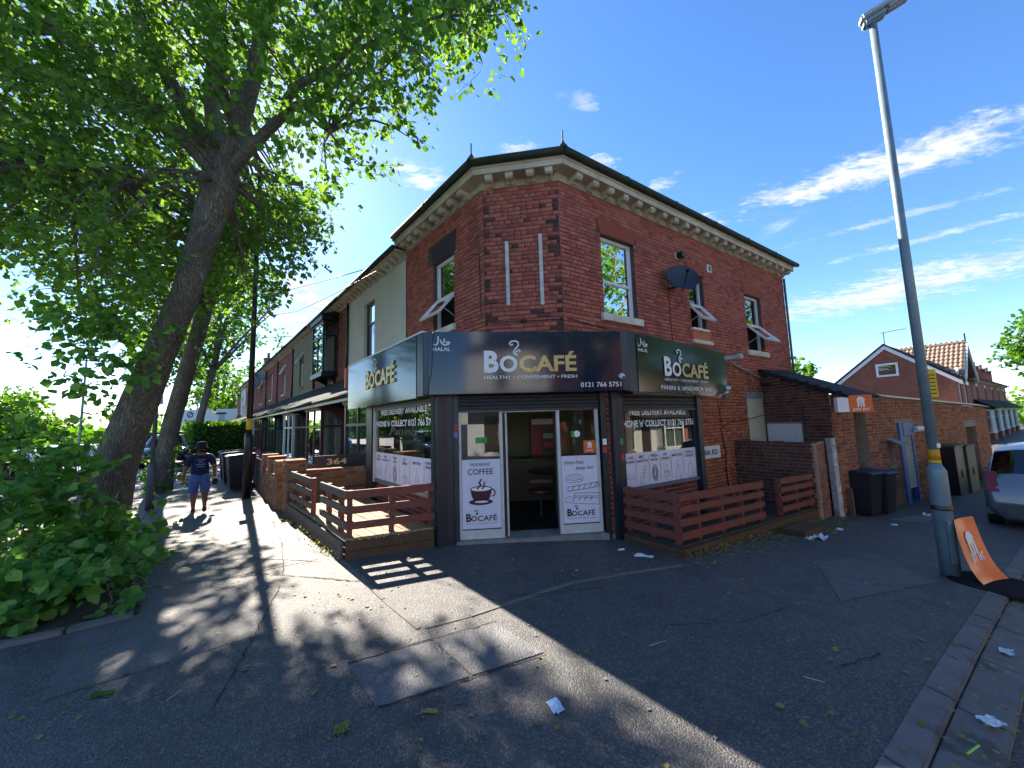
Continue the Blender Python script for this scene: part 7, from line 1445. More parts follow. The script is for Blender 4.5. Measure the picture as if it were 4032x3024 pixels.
# leaf clumps of the big crown: x, y, z, radius, density, in metres; last ones added to shade the pavement
CROWN1 = unpack("""-10.86,5.12,13.42,0.70,1.00 -8.33,4.88,12.88,0.49,1.00 -7.02,4.71,12.34,0.68,1.00 -4.73,5.05,13.27,0.67,1.00 -3.26,4.65,12.52,0.55,1.00 -2.29,5.13,13.08,0.68,1.00 -12.25,5.17,12.75,0.69,1.00 -11.84,5.40,13.14,0.57,1.00 -11.22,5.28,13.05,0.65,1.00 -9.73,5.41,13.19,0.55,1.00 -8.15,4.85,12.36,0.63,1.00 -7.77,5.58,13.49,0.43,1.00 -4.64,4.96,12.20,0.62,1.00 -4.05,5.57,13.29,0.68,1.00 -3.41,5.56,13.37,0.49,1.00 -1.51,5.62,13.37,0.60,1.00 -11.65,5.10,12.19,0.59,1.00 -10.88,5.08,11.77,0.56,1.00 -10.05,4.89,11.73,0.52,1.00 -10.73,5.69,13.44,0.69,1.00 -9.36,5.72,12.93,0.63,1.00 -7.29,4.76,11.38,0.65,1.00 -7.53,5.44,12.55,0.58,1.00 -7.18,5.75,13.42,0.69,1.00 -5.79,5.48,12.33,0.69,1.00 -5.04,5.14,11.69,0.60,1.00 -4.91,5.59,12.82,0.55,1.00 -3.14,5.06,11.71,0.56,1.00 -2.47,5.10,11.42,0.60,1.00 -1.38,5.22,11.99,0.56,1.00 -11.69,5.07,11.18,0.70,1.00 -10.96,5.05,11.01,0.63,1.00 -10.28,5.03,10.92,0.42,1.00 -9.70,5.13,11.12,0.60,1.00 -9.66,5.40,11.82,0.52,1.00 -7.82,4.83,10.67,0.52,1.00 -8.60,5.67,12.09,0.53,1.00 -6.35,4.61,10.01,0.54,1.00 -6.71,5.25,11.22,0.57,1.00 -5.10,4.76,10.24,0.45,1.00 -5.40,5.69,11.97,0.68,1.00 -4.94,5.72,11.99,0.56,1.00 -5.61,6.35,13.06,0.45,1.00 -3.52,5.35,11.47,0.49,1.00 -2.92,5.39,11.74,0.69,1.00 -0.86,4.90,10.35,0.51,1.00 -11.70,5.14,10.41,0.44,1.00 -15.27,6.83,13.22,0.68,1.00 -10.36,4.73,9.99,0.43,1.00 -13.48,6.32,12.86,0.62,1.00 -10.78,5.43,11.30,0.52,1.00 -10.62,5.79,11.67,0.50,1.00 -12.40,6.69,13.40,0.58,1.00 -10.12,5.65,11.75,0.58,1.00 -12.00,6.77,13.11,0.67,1.00 -7.62,4.83,9.97,0.42,1.00 -7.53,4.94,10.30,0.42,1.00 -9.16,6.19,12.26,0.64,1.00 -7.03,5.24,10.91,0.69,1.00 -6.43,5.37,11.03,0.50,1.00 -7.45,6.27,12.33,0.58,1.00 -5.31,4.88,9.93,0.43,1.00 -7.46,6.54,12.99,0.45,1.00 -6.26,6.42,12.75,0.66,1.00 -4.72,5.65,11.55,0.62,1.00 -5.14,6.34,12.62,0.64,1.00 -3.67,5.10,10.33,0.51,1.00 -4.75,6.39,12.62,0.60,1.00 -3.14,5.43,10.80,0.69,1.00 -2.40,5.18,10.35,0.58,1.00 -2.75,6.01,11.82,0.59,1.00 -1.98,6.04,11.96,0.66,1.00 -1.17,5.57,10.73,0.64,1.00 -0.85,6.87,12.85,0.57,1.00 -11.49,5.18,10.11,0.69,1.00 -14.55,6.36,12.21,0.69,1.00 -11.89,5.53,10.46,0.68,1.00 -13.56,6.54,12.12,0.53,1.00 -11.11,5.68,10.67,0.47,1.00 -12.46,6.13,11.72,0.70,1.00 -9.69,5.31,10.29,0.56,1.00 -12.15,6.49,12.11,0.62,1.00 -8.82,5.09,9.79,0.44,1.00 -12.02,6.79,12.22,0.53,1.00 -11.14,6.93,12.37,0.43,1.00 -7.71,5.13,9.95,0.53,1.00 -10.21,6.83,12.35,0.65,1.00 -9.44,7.10,12.54,0.66,1.00 -6.58,5.67,10.44,0.50,1.00 -5.21,4.73,8.95,0.69,1.00 -7.23,7.05,12.54,0.62,1.00 -4.26,4.72,9.15,0.53,1.00 -5.64,6.29,11.49,0.62,1.00 -3.20,4.91,9.26,0.55,1.00 -5.03,6.79,12.01,0.59,1.00 -2.48,4.90,9.14,0.55,1.00 -3.84,6.58,11.53,0.62,1.00 -2.02,5.05,9.22,0.57,1.00 -2.83,6.45,11.53,0.61,1.00 -1.90,5.56,10.36,0.53,1.00 -2.38,6.88,12.52,0.69,1.00 -1.02,5.49,10.03,0.63,1.00 -1.44,6.84,12.13,0.67,1.00 -0.62,6.43,11.76,0.68,1.00 -11.84,5.33,9.43,0.55,1.00 -13.43,6.12,10.43,0.68,1.00 -13.89,6.51,11.38,0.48,1.00 -16.76,7.82,13.30,0.65,1.00 -10.96,5.65,10.17,0.59,1.00 -13.38,6.90,11.97,0.53,1.00 -15.53,7.74,12.91,0.68,1.00 -11.08,6.18,10.35,0.66,1.00 -14.76,7.89,13.11,0.58,1.00 -8.61,5.00,8.86,0.69,1.00 -11.50,6.59,11.08,0.47,1.00 -8.11,5.09,9.26,0.69,1.00 -10.03,6.13,10.86,0.54,1.00 -7.79,5.52,9.46,0.54,1.00 -10.63,7.16,11.79,0.44,1.00 -11.15,7.69,12.43,0.54,1.00 -8.17,6.36,10.88,0.59,1.00 -10.58,8.21,13.37,0.59,1.00 -5.33,4.64,8.16,0.44,1.00 -7.55,6.51,11.03,0.45,1.00 -5.26,4.76,8.62,0.66,1.00 -6.85,6.46,11.09,0.56,1.00 -5.30,5.42,9.22,0.53,1.00 -6.63,6.90,11.80,0.48,1.00 -7.62,7.92,13.10,0.47,1.00 -4.26,5.55,9.29,0.43,1.00 -5.96,7.02,11.74,0.69,1.00 -6.75,8.15,13.37,0.51,1.00 -3.56,5.17,8.93,0.45,1.00 -4.25,6.33,10.61,0.50,1.00 -2.77,4.81,8.65,0.55,1.00 -3.64,6.07,10.50,0.44,1.00 -2.17,4.96,8.60,0.57,1.00 -2.61,6.92,11.65,0.46,1.00 -3.24,8.58,13.41,0.52,1.00 -1.71,5.17,9.21,0.42,1.00 -2.39,7.11,11.83,0.61,1.00 -0.85,4.89,8.56,0.66,1.00 -0.79,6.37,10.49,0.57,1.00 -1.60,7.87,12.51,0.57,1.00 -0.47,5.09,8.60,0.46,1.00 -0.31,6.00,9.78,0.65,1.00 -11.72,5.24,8.58,0.50,1.00 -15.19,6.95,11.25,0.56,1.00 -17.76,8.15,12.27,0.61,1.00 -11.21,5.39,9.02,0.67,1.00 -10.10,5.22,8.39,0.63,1.00 -12.41,6.27,10.20,0.55,1.00 -15.79,8.01,11.98,0.43,1.00 -10.77,5.77,9.22,0.57,1.00 -12.94,7.15,11.13,0.44,1.00 -13.92,7.84,11.74,0.51,1.00 -8.77,5.28,8.85,0.68,1.00 -11.40,6.74,10.79,0.55,1.00 -7.93,5.18,8.67,0.45,1.00 -9.61,6.09,9.59,0.56,1.00 -12.59,8.03,12.61,0.53,1.00 -7.43,5.07,8.12,0.63,1.00 -9.55,6.45,10.08,0.56,1.00 -12.16,8.73,13.31,0.48,1.00 -8.87,6.85,10.83,0.57,1.00 -6.59,5.77,9.30,0.45,1.00 -7.87,6.38,10.23,0.54,1.00 -10.50,8.63,12.52,0.45,1.00 -5.07,4.83,7.90,0.65,1.00 -6.98,6.82,10.38,0.53,1.00 -4.96,5.41,8.48,0.61,1.00 -6.73,6.98,10.89,0.47,1.00 -3.97,4.94,7.94,0.45,1.00 -5.74,7.09,10.48,0.62,1.00 -6.91,8.53,12.71,0.60,1.00 -3.26,4.64,7.85,0.46,1.00 -4.51,6.19,9.46,0.53,1.00 -2.95,5.02,7.95,0.50,1.00 -4.02,7.18,10.74,0.53,1.00 -2.02,5.28,8.18,0.67,1.00 -2.55,6.12,9.26,0.58,1.00 -3.75,8.72,12.45,0.66,1.00 -1.80,5.51,8.48,0.53,1.00 -2.11,6.60,10.26,0.67,1.00 -1.98,7.71,11.19,0.56,1.00 -1.02,5.10,8.10,0.65,1.00 -1.08,6.57,9.71,0.49,1.00 -1.11,8.09,11.61,0.68,1.00 -0.55,5.42,8.62,0.64,1.00 -0.30,6.95,10.37,0.60,1.00 -0.67,8.56,12.48,0.59,1.00 -10.72,4.92,7.60,0.65,1.00 -14.52,6.66,10.02,0.62,1.00 -18.60,8.60,11.66,0.44,1.00 -11.38,5.60,8.49,0.67,1.00 -13.03,6.27,9.11,0.43,1.00 -17.45,8.33,11.60,0.65,1.00 -10.86,5.54,8.55,0.65,1.00 -13.29,6.87,10.23,0.54,1.00 -16.22,8.54,12.15,0.69,1.00 -12.79,7.19,10.55,0.44,1.00 -16.12,8.73,11.77,0.63,1.00 -9.30,5.53,8.28,0.55,1.00 -12.08,7.08,9.98,0.61,1.00 -13.99,8.58,11.54,0.54,1.00 -8.75,5.59,8.31,0.70,1.00 -10.65,7.04,10.13,0.55,1.00 -13.05,8.35,11.67,0.62,1.00 -7.65,5.22,7.77,0.45,1.00 -9.44,6.58,9.35,0.49,1.00 -11.61,7.93,10.99,0.51,1.00 -7.00,5.26,7.71,0.70,1.00 -8.32,6.57,9.15,0.56,1.00 -11.46,8.77,11.66,0.66,1.00 -6.03,5.17,7.63,0.65,1.00 -7.70,6.65,9.19,0.42,1.00 -9.24,7.97,10.89,0.54,1.00 -6.32,5.74,8.56,0.57,1.00 -7.30,6.94,10.03,0.49,1.00 -8.83,8.47,11.42,0.51,1.00 -5.32,5.79,8.60,0.59,1.00 -5.69,6.15,8.70,0.50,1.00 -3.76,5.02,7.41,0.54,1.00 -5.19,6.53,9.16,0.52,1.00 -6.67,8.19,11.20,0.68,1.00 -4.01,5.78,8.27,0.54,1.00 -4.93,7.03,9.69,0.48,1.00 -5.35,8.41,11.69,0.60,1.00 -2.50,4.70,7.13,0.69,1.00 -3.35,6.64,9.12,0.56,1.00 -1.76,4.71,6.94,0.69,1.00 -2.78,6.82,9.55,0.45,1.00 -3.78,8.01,10.53,0.61,1.00 -1.33,4.68,6.95,0.70,1.00 -2.36,6.79,9.70,0.50,1.00 -2.42,8.06,11.24,0.48,1.00 -1.34,7.12,10.16,0.43,1.00 -11.81,5.53,7.47,0.53,1.00 -17.26,7.90,10.17,0.70,1.00 -10.58,5.24,7.53,0.65,1.00 -12.77,6.21,8.29,0.54,1.00 -16.31,7.89,10.05,0.57,1.00 -10.22,5.25,7.56,0.46,1.00 -13.36,6.89,8.84,0.51,1.00 -16.13,8.40,10.31,0.66,1.00 -9.63,5.25,7.41,0.70,1.00 -11.96,6.78,9.04,0.42,1.00 -13.85,7.96,10.51,0.52,1.00 -11.68,6.83,9.28,0.54,1.00 -7.28,4.60,6.65,0.55,1.00 -9.41,6.18,8.37,0.60,1.00 -11.89,7.85,9.71,0.60,1.00 -7.16,5.00,6.89,0.49,1.00 -8.75,6.21,8.08,0.66,1.00 -11.10,7.70,10.19,0.52,1.00 -6.50,4.87,6.78,0.43,1.00 -8.08,6.46,8.22,0.49,1.00 -10.80,8.56,10.91,0.54,1.00 -6.23,5.17,7.34,0.60,1.00 -8.26,6.95,8.99,0.63,1.00 -9.98,8.60,10.48,0.59,1.00 -5.38,5.39,7.34,0.61,1.00 -6.45,6.32,8.57,0.58,1.00 -8.40,8.34,10.27,0.68,1.00 -5.39,5.58,7.30,0.68,1.00 -7.70,8.59,10.87,0.48,1.00 -5.94,7.94,9.77,0.54,1.00 -3.12,4.96,6.62,0.44,1.00 -5.27,8.13,10.42,0.51,1.00 -2.86,5.44,7.54,0.43,1.00 -4.12,7.00,9.07,0.63,1.00 -4.48,8.07,9.69,0.61,1.00 -2.38,5.22,7.21,0.52,1.00 -2.74,7.04,8.87,0.44,1.00 -3.65,8.04,10.23,0.51,1.00 -1.82,5.60,7.35,0.50,1.00 -11.94,5.71,7.10,0.48,1.00 -13.51,6.40,8.02,0.59,1.00 -18.42,8.53,10.06,0.58,1.00 -9.94,4.96,6.33,0.67,1.00 -12.18,6.16,7.41,0.55,1.00 -15.27,7.62,9.23,0.50,1.00 -9.76,5.15,6.76,0.58,1.00 -15.53,8.34,9.30,0.64,1.00 -10.21,5.65,6.81,0.46,1.00 -12.09,6.89,8.19,0.48,1.00 -13.94,8.00,9.41,0.52,1.00 -8.00,4.99,6.31,0.53,1.00 -10.25,6.20,7.35,0.50,1.00 -13.09,7.79,9.17,0.45,1.00 -7.15,4.86,6.24,0.59,1.00 -10.11,6.82,8.19,0.53,1.00 -13.48,8.67,9.54,0.69,1.00 -8.14,5.77,7.01,0.69,1.00 -9.12,6.47,7.50,0.52,1.00 -11.37,8.27,9.23,0.46,1.00 -7.16,5.46,6.92,0.68,1.00 -7.72,6.02,7.49,0.63,1.00 -9.67,7.76,8.95,0.64,1.00 -5.97,5.41,6.57,0.66,1.00 -7.50,6.38,7.68,0.60,1.00 -4.85,4.71,6.15,0.50,1.00 -6.57,6.41,7.82,0.45,1.00 -9.32,8.72,9.43,0.42,1.00 -7.16,8.05,9.14,0.70,1.00 -6.74,8.68,9.24,0.54,1.00 -6.02,8.49,9.25,0.65,1.00 -3.00,5.51,6.70,0.44,1.00 -3.28,6.60,7.58,0.68,1.00 -4.88,8.18,9.29,0.67,1.00 -2.80,6.93,8.19,0.60,1.00 -3.94,8.33,9.58,0.49,1.00 -11.22,5.24,6.26,0.61,1.00 -14.29,6.81,7.22,0.61,1.00 -17.24,8.19,8.31,0.57,1.00 -11.43,5.73,6.40,0.43,1.00 -12.74,6.37,7.15,0.57,1.00 -15.07,7.64,8.29,0.53,1.00 -10.45,5.67,6.66,0.44,1.00 -12.09,6.64,7.21,0.68,1.00 -15.40,8.29,8.26,0.53,1.00 -9.23,5.13,5.85,0.64,1.00 -14.11,8.00,8.54,0.47,1.00 -8.80,5.43,6.16,0.65,1.00 -11.18,6.92,7.19,0.61,1.00 -12.70,8.02,8.03,0.67,1.00 -10.45,6.87,7.48,0.57,1.00 -12.78,8.72,9.00,0.50,1.00 -7.53,5.60,6.09,0.69,1.00 -9.72,7.11,7.51,0.51,1.00 -10.74,7.85,7.91,0.62,1.00 -6.21,5.05,5.72,0.59,1.00 -8.27,6.54,6.85,0.44,1.00 -10.86,8.33,8.57,0.56,1.00 -5.37,4.88,5.41,0.44,1.00 -7.25,6.54,6.80,0.64,1.00 -8.50,7.73,7.70,0.53,1.00 -6.90,6.59,6.85,0.48,1.00 -8.81,8.66,8.66,0.47,1.00 -6.40,7.72,7.59,0.44,1.00 -2.44,4.66,5.45,0.51,1.00 -3.59,6.64,7.16,0.56,1.00 -12.50,6.05,6.09,0.70,1.00 -17.63,8.35,7.38,0.49,1.00 -9.39,4.77,4.91,0.54,1.00 -13.25,6.69,6.62,0.63,1.00 -17.31,8.61,7.96,0.70,1.00 -15.88,8.72,7.56,0.68,1.00 -8.18,4.86,5.08,0.64,1.00 -14.27,8.23,7.39,0.44,1.00 -8.85,5.62,5.44,0.65,1.00 -11.63,7.02,6.40,0.69,1.00 -14.51,8.75,8.09,0.63,1.00 -7.40,4.82,5.28,0.43,1.00 -10.19,6.98,6.59,0.55,1.00 -9.76,6.98,6.35,0.69,1.00 -11.99,8.47,7.95,0.59,1.00 -8.75,7.07,6.66,0.68,1.00 -10.97,8.58,7.29,0.61,1.00 -5.54,5.00,5.20,0.54,1.00 -8.19,6.95,6.46,0.61,1.00 -8.58,7.86,7.25,0.44,1.00 -8.32,8.20,7.35,0.57,1.00 -6.13,8.12,7.41,0.57,1.00 -9.91,4.77,4.60,0.44,1.00 -17.78,8.64,6.71,0.70,1.00 -10.91,5.48,5.22,0.52,1.00 -12.97,6.64,5.88,0.46,1.00 -15.17,7.71,6.25,0.46,1.00 -11.14,6.08,5.11,0.59,1.00 -9.65,5.74,5.36,0.67,1.00 -11.10,6.63,5.64,0.58,1.00 -14.22,8.35,6.82,0.49,1.00 -8.68,5.57,5.07,0.43,1.00 -11.12,6.89,6.03,0.50,1.00 -13.48,8.59,6.85,0.63,1.00 -8.35,5.48,4.79,0.44,1.00 -9.14,6.02,5.29,0.69,1.00 -12.90,8.70,7.07,0.59,1.00 -9.63,6.85,5.46,0.50,1.00 -10.61,8.04,6.70,0.48,1.00 -6.56,5.24,4.88,0.68,1.00 -7.83,6.19,5.49,0.58,1.00 -10.38,8.41,6.78,0.69,1.00 -5.04,4.62,4.46,0.44,1.00 -7.83,6.70,5.52,0.45,1.00 -8.37,7.74,6.21,0.56,1.00 -7.80,7.61,6.12,0.43,1.00 -5.97,7.83,6.12,0.68,1.00 -16.75,8.13,6.06,0.46,1.00 -6.01,5.24,4.04,0.67,1.00 -7.19,6.20,4.48,0.54,1.00 -9.53,8.37,5.54,0.57,1.00 -7.86,7.87,5.09,0.67,1.00 -6.89,8.10,5.67,0.69,1.00 -9.85,8.36,4.44,0.64,1.00 -9.81,8.73,5.14,0.67,1.00 -8.35,8.64,4.77,0.56,1.00 0.05,5.40,8.26,0.25,1.25 -0.32,5.40,7.39,0.22,1.25 -0.35,5.40,7.93,0.30,1.25 -1.38,5.60,7.26,0.28,1.25 -1.60,5.80,6.49,0.20,1.25 -1.81,5.80,6.96,0.30,1.25 -2.48,6.00,6.17,0.26,1.25 -3.14,6.20,6.00,0.28,1.25 -0.79,5.40,8.26,0.45,1.25 -1.14,5.50,7.75,0.40,1.25 -0.04,5.30,8.66,0.40,1.25 -4.04,7.20,5.83,0.40,1.25 -4.23,7.20,5.19,0.38,1.25 -4.74,7.30,4.77,0.40,1.25 -5.24,7.30,4.47,0.40,1.25 -3.84,7.00,6.13,0.35,1.25 -4.50,7.20,5.73,0.50,1.25 -5.12,7.30,5.21,0.50,1.25 -5.64,7.40,4.89,0.40,1.25 -4.89,7.20,6.40,0.50,1.25 -4.26,7.00,6.47,0.45,1.25 -5.85,7.59,5.87,0.52,1.00 -8.97,12.32,9.65,0.62,1.00 -9.71,12.45,8.95,0.60,1.00 -7.27,9.65,7.15,0.50,1.00 -6.78,11.43,8.87,0.54,1.00 -8.62,10.94,7.80,0.42,1.00 -5.24,8.68,6.41,0.49,1.00 -5.24,8.73,6.32,0.62,1.00 -6.63,10.53,8.49,0.57,1.00 -6.96,8.89,6.63,0.49,1.00 -7.80,12.46,9.60,0.53,1.00 -8.65,12.68,9.67,0.46,1.00 -9.69,11.28,9.07,0.49,1.00 -7.91,10.50,7.02,0.46,1.00 -9.57,12.95,10.54,0.53,1.00 -9.55,11.46,8.96,0.57,1.00 -7.70,11.46,8.21,0.43,1.00 -7.49,12.69,9.31,0.61,1.00 -6.98,7.50,5.81,0.46,1.00 -10.02,13.18,9.48,0.42,1.00 -7.38,10.80,8.50,0.50,1.00 -9.17,13.48,10.75,0.53,1.00 -10.74,13.63,10.42,0.41,1.00 -8.86,10.85,8.27,0.46,1.00 -5.80,9.97,7.48,0.63,1.00 -8.04,13.68,9.99,0.46,1.00 -5.99,8.74,6.15,0.62,1.00 -8.22,14.46,10.87,0.59,1.00 -6.84,8.79,6.26,0.54,1.00 -8.24,11.41,9.19,0.61,1.00 -7.35,9.77,7.34,0.61,1.00 -9.91,11.88,9.61,0.42,1.00 -5.06,8.15,6.01,0.40,1.00 -9.27,11.26,8.97,0.51,1.00 -6.79,10.83,7.51,0.53,1.00 -9.58,11.57,8.88,0.41,1.00 -7.64,11.28,8.04,0.55,1.00 -8.65,13.19,9.77,0.48,1.00 -7.39,8.72,6.33,0.55,1.00 -6.10,8.20,6.36,0.59,1.00 -10.31,12.92,10.03,0.47,1.00 -8.71,10.35,7.73,0.42,1.00 -9.33,13.22,9.84,0.52,1.00 -8.38,11.76,9.11,0.58,1.00 -8.83,13.02,10.07,0.42,1.00 -6.27,9.42,7.12,0.63,1.00 -8.56,10.36,8.33,0.54,1.00 -6.99,8.03,5.68,0.47,1.00 -10.91,13.70,10.57,0.49,1.00 -7.66,9.52,7.39,0.54,1.00 -10.36,13.46,10.05,0.58,1.00 -6.81,8.25,5.97,0.58,1.00 -8.19,11.89,9.27,0.47,1.00 -6.95,9.85,6.55,0.56,1.00 -7.10,9.35,7.49,0.54,1.00 -8.89,12.16,9.92,0.43,1.00 -7.50,8.92,6.87,0.62,1.00 -7.02,11.40,8.56,0.45,1.00 -9.44,13.57,9.81,0.49,1.00 -10.54,13.75,10.24,0.52,1.00 -5.97,9.97,7.96,0.62,1.00 -8.11,10.34,7.84,0.52,1.00 -6.64,11.01,8.60,0.48,1.00""")
TB1 = (-7.05, 6.55, 0)
tp1 = [(-7.1, 6.55, -.1), (-6.98, 6.5, .3), (-6.80, 6.45, 1.0), (-6.52, 6.42, 1.9), (-6.15, 6.4, 3.0), (-5.72, 6.4, 4.1), (-5.42, 6.4, 5.2), (-5.25, 6.42, 6.0), (-5.15, 6.45, 6.6)]
limbs1 = [([(-5.20, 6.43, 6.30), (-6.25, 6.20, 7.51), (-8.28, 6.00, 9.23), (-11.60, 6.50, 12.59)], 0.16, 0.05),
          ([(-5.20, 6.43, 6.30), (-5.68, 6.30, 7.33), (-6.64, 6.20, 9.11), (-7.54, 6.50, 11.86)], 0.17, 0.06),
          ([(-5.20, 6.43, 6.30), (-5.82, 6.80, 8.59), (-6.16, 7.20, 10.98), (-6.30, 7.50, 14.72)], 0.15, 0.05),
          ([(-5.20, 6.43, 6.30), (-4.60, 6.30, 8.21), (-4.22, 6.20, 9.66), (-3.78, 6.30, 12.58)], 0.17, 0.05),
          ([(-5.20, 6.43, 6.30), (-3.95, 6.20, 7.34), (-3.04, 5.90, 7.81), (-2.01, 5.60, 8.54)], 0.11, 0.03),
          ([(-3.95, 6.20, 7.34), (-3.34, 6.00, 7.38), (-2.51, 5.80, 8.12), (-0.93, 5.50, 8.39)], 0.07, 0.02),
          ([(-3.53, 6.10, 7.43), (-3.07, 6.10, 6.88)], 0.04, 0.02),
          ([(-6.74, 6.20, 7.93), (-7.57, 5.80, 8.62), (-9.12, 5.80, 8.72)], 0.08, 0.03),
          ([(-6.00, 6.35, 6.53), (-6.79, 6.20, 6.26), (-7.71, 6.20, 6.43)], 0.035, 0.015),
          ([(-4.22, 6.20, 9.66), (-2.64, 6.00, 11.21)], 0.08, 0.03)]
T1 = tree('lime_tree', 'big leaning street tree with thick trunk and leafy crown nearest the corner', TB1, tp1, [.46, .36, .30, .26, .22, .20, .21, .27, .21], limbs1, CROWN1, 620, .105, LEAF, 31, 'trees along the main road')
# sprays of large leaves on the near trunk: single leaves
def leaf_object_mesh(nm, mat):
    me = bpy.data.meshes.new(nm); V = [(0, 0, 0), (.12, .34, .05), (.45, .46, .09), (.80, .26, .05), (1.08, 0, -.03), (.80, -.26, .05), (.45, -.46, .09), (.12, -.34, .05), (.4, 0, 0), (.75, 0, -.01)]
    me.from_pydata(V, [], [(0, 8, 1), (1, 8, 2), (2, 8, 9, 3), (3, 9, 4), (4, 9, 5), (5, 9, 8, 6), (6, 8, 7), (7, 8, 0)]); me.materials.append(mat)
    for p in me.polygons: p.use_smooth = True
    return me
LEAFME = leaf_object_mesh('leaf', LEAF_NEAR)
def spray_leaves(parent, clumps, per, size, seed, nsingle, name='foliage', flat_=.9):
    rng = np.random.default_rng(seed); C, D, N_, S_, T = clump_leaves(clumps, per, size, rng, .2, .4, .35)
    N_ = N_*np.array([1, 1, .5])+np.array([.25, -.45, .35])*flat_    # turned to the light and the open side
    d = (C**2).sum(1); o = np.argsort(d); k = o[:nsingle]; r = o[nsingle:]; w = np.array(WORLD[parent.name])
    for i in k:
        n = N_[i]/np.linalg.norm(N_[i]); x = D[i]-n*np.dot(D[i], n); x /= np.linalg.norm(x)+1e-9; y = np.cross(n, x)
        M_ = Matrix(((x[0], y[0], n[0], 0), (x[1], y[1], n[1], 0), (x[2], y[2], n[2], 0), (0, 0, 0, 1)))
        ob = bpy.data.objects.new('leaf', LEAFME); COL.objects.link(ob); ob.parent = parent; ob.rotation_mode = 'QUATERNION'
        ob.location = tuple(C[i]-w); ob.rotation_quaternion = M_.to_quaternion(); ob.scale = (S_[i],)*3
    if len(r): leaves_mesh(name, C[r], D[r], N_[r], S_[r], LEAF_NEAR, parent)['kind'] = 'stuff'
    m = MB()
    for a, b, c in T:
        for q in range(0, len(a), 2): m.tube([c, (c+a[q])/2+rng.normal(size=3)*.03, a[q], b[q]], [.008, .006, .005, .002], 4, False)
    m.build('shoots', BARK, parent)['kind'] = 'stuff'
sp1 = unpack("-6.75,5.20,1.56,0.34,1.00 -6.35,5.30,1.62,0.34,1.00 -6.07,5.40,1.60,0.28,1.00 -6.20,4.90,1.21,0.36,1.00 -5.87,5.10,1.21,0.34,1.00 -6.16,4.70,0.90,0.34,1.00 -5.85,4.80,0.93,0.33,1.00 -5.71,4.90,0.91,0.25,0.90 -5.75,4.50,0.64,0.30,1.00 -6.73,4.80,1.15,0.40,1.00 -6.83,5.90,2.89,0.35,1.00 -6.25,5.90,3.24,0.40,1.00 -5.97,5.90,2.86,0.24,0.80 -6.32,5.80,2.49,0.26,0.90 -7.01,5.80,2.63,0.26,0.80 -5.77,5.90,3.43,0.22,0.80 -6.53,5.90,3.71,0.40,1.00 -6.15,5.90,4.12,0.35,1.00 -6.90,5.80,3.57,0.35,1.00 -5.69,5.90,4.63,0.25,0.80")
spray_leaves(T1, sp1, 1100, .125, 33, 290)
BSH = thing('shrub', 'dense bright green basal shoots spreading round the foot of the big tree', 'shrub', (-5.2, 4.6, 0))
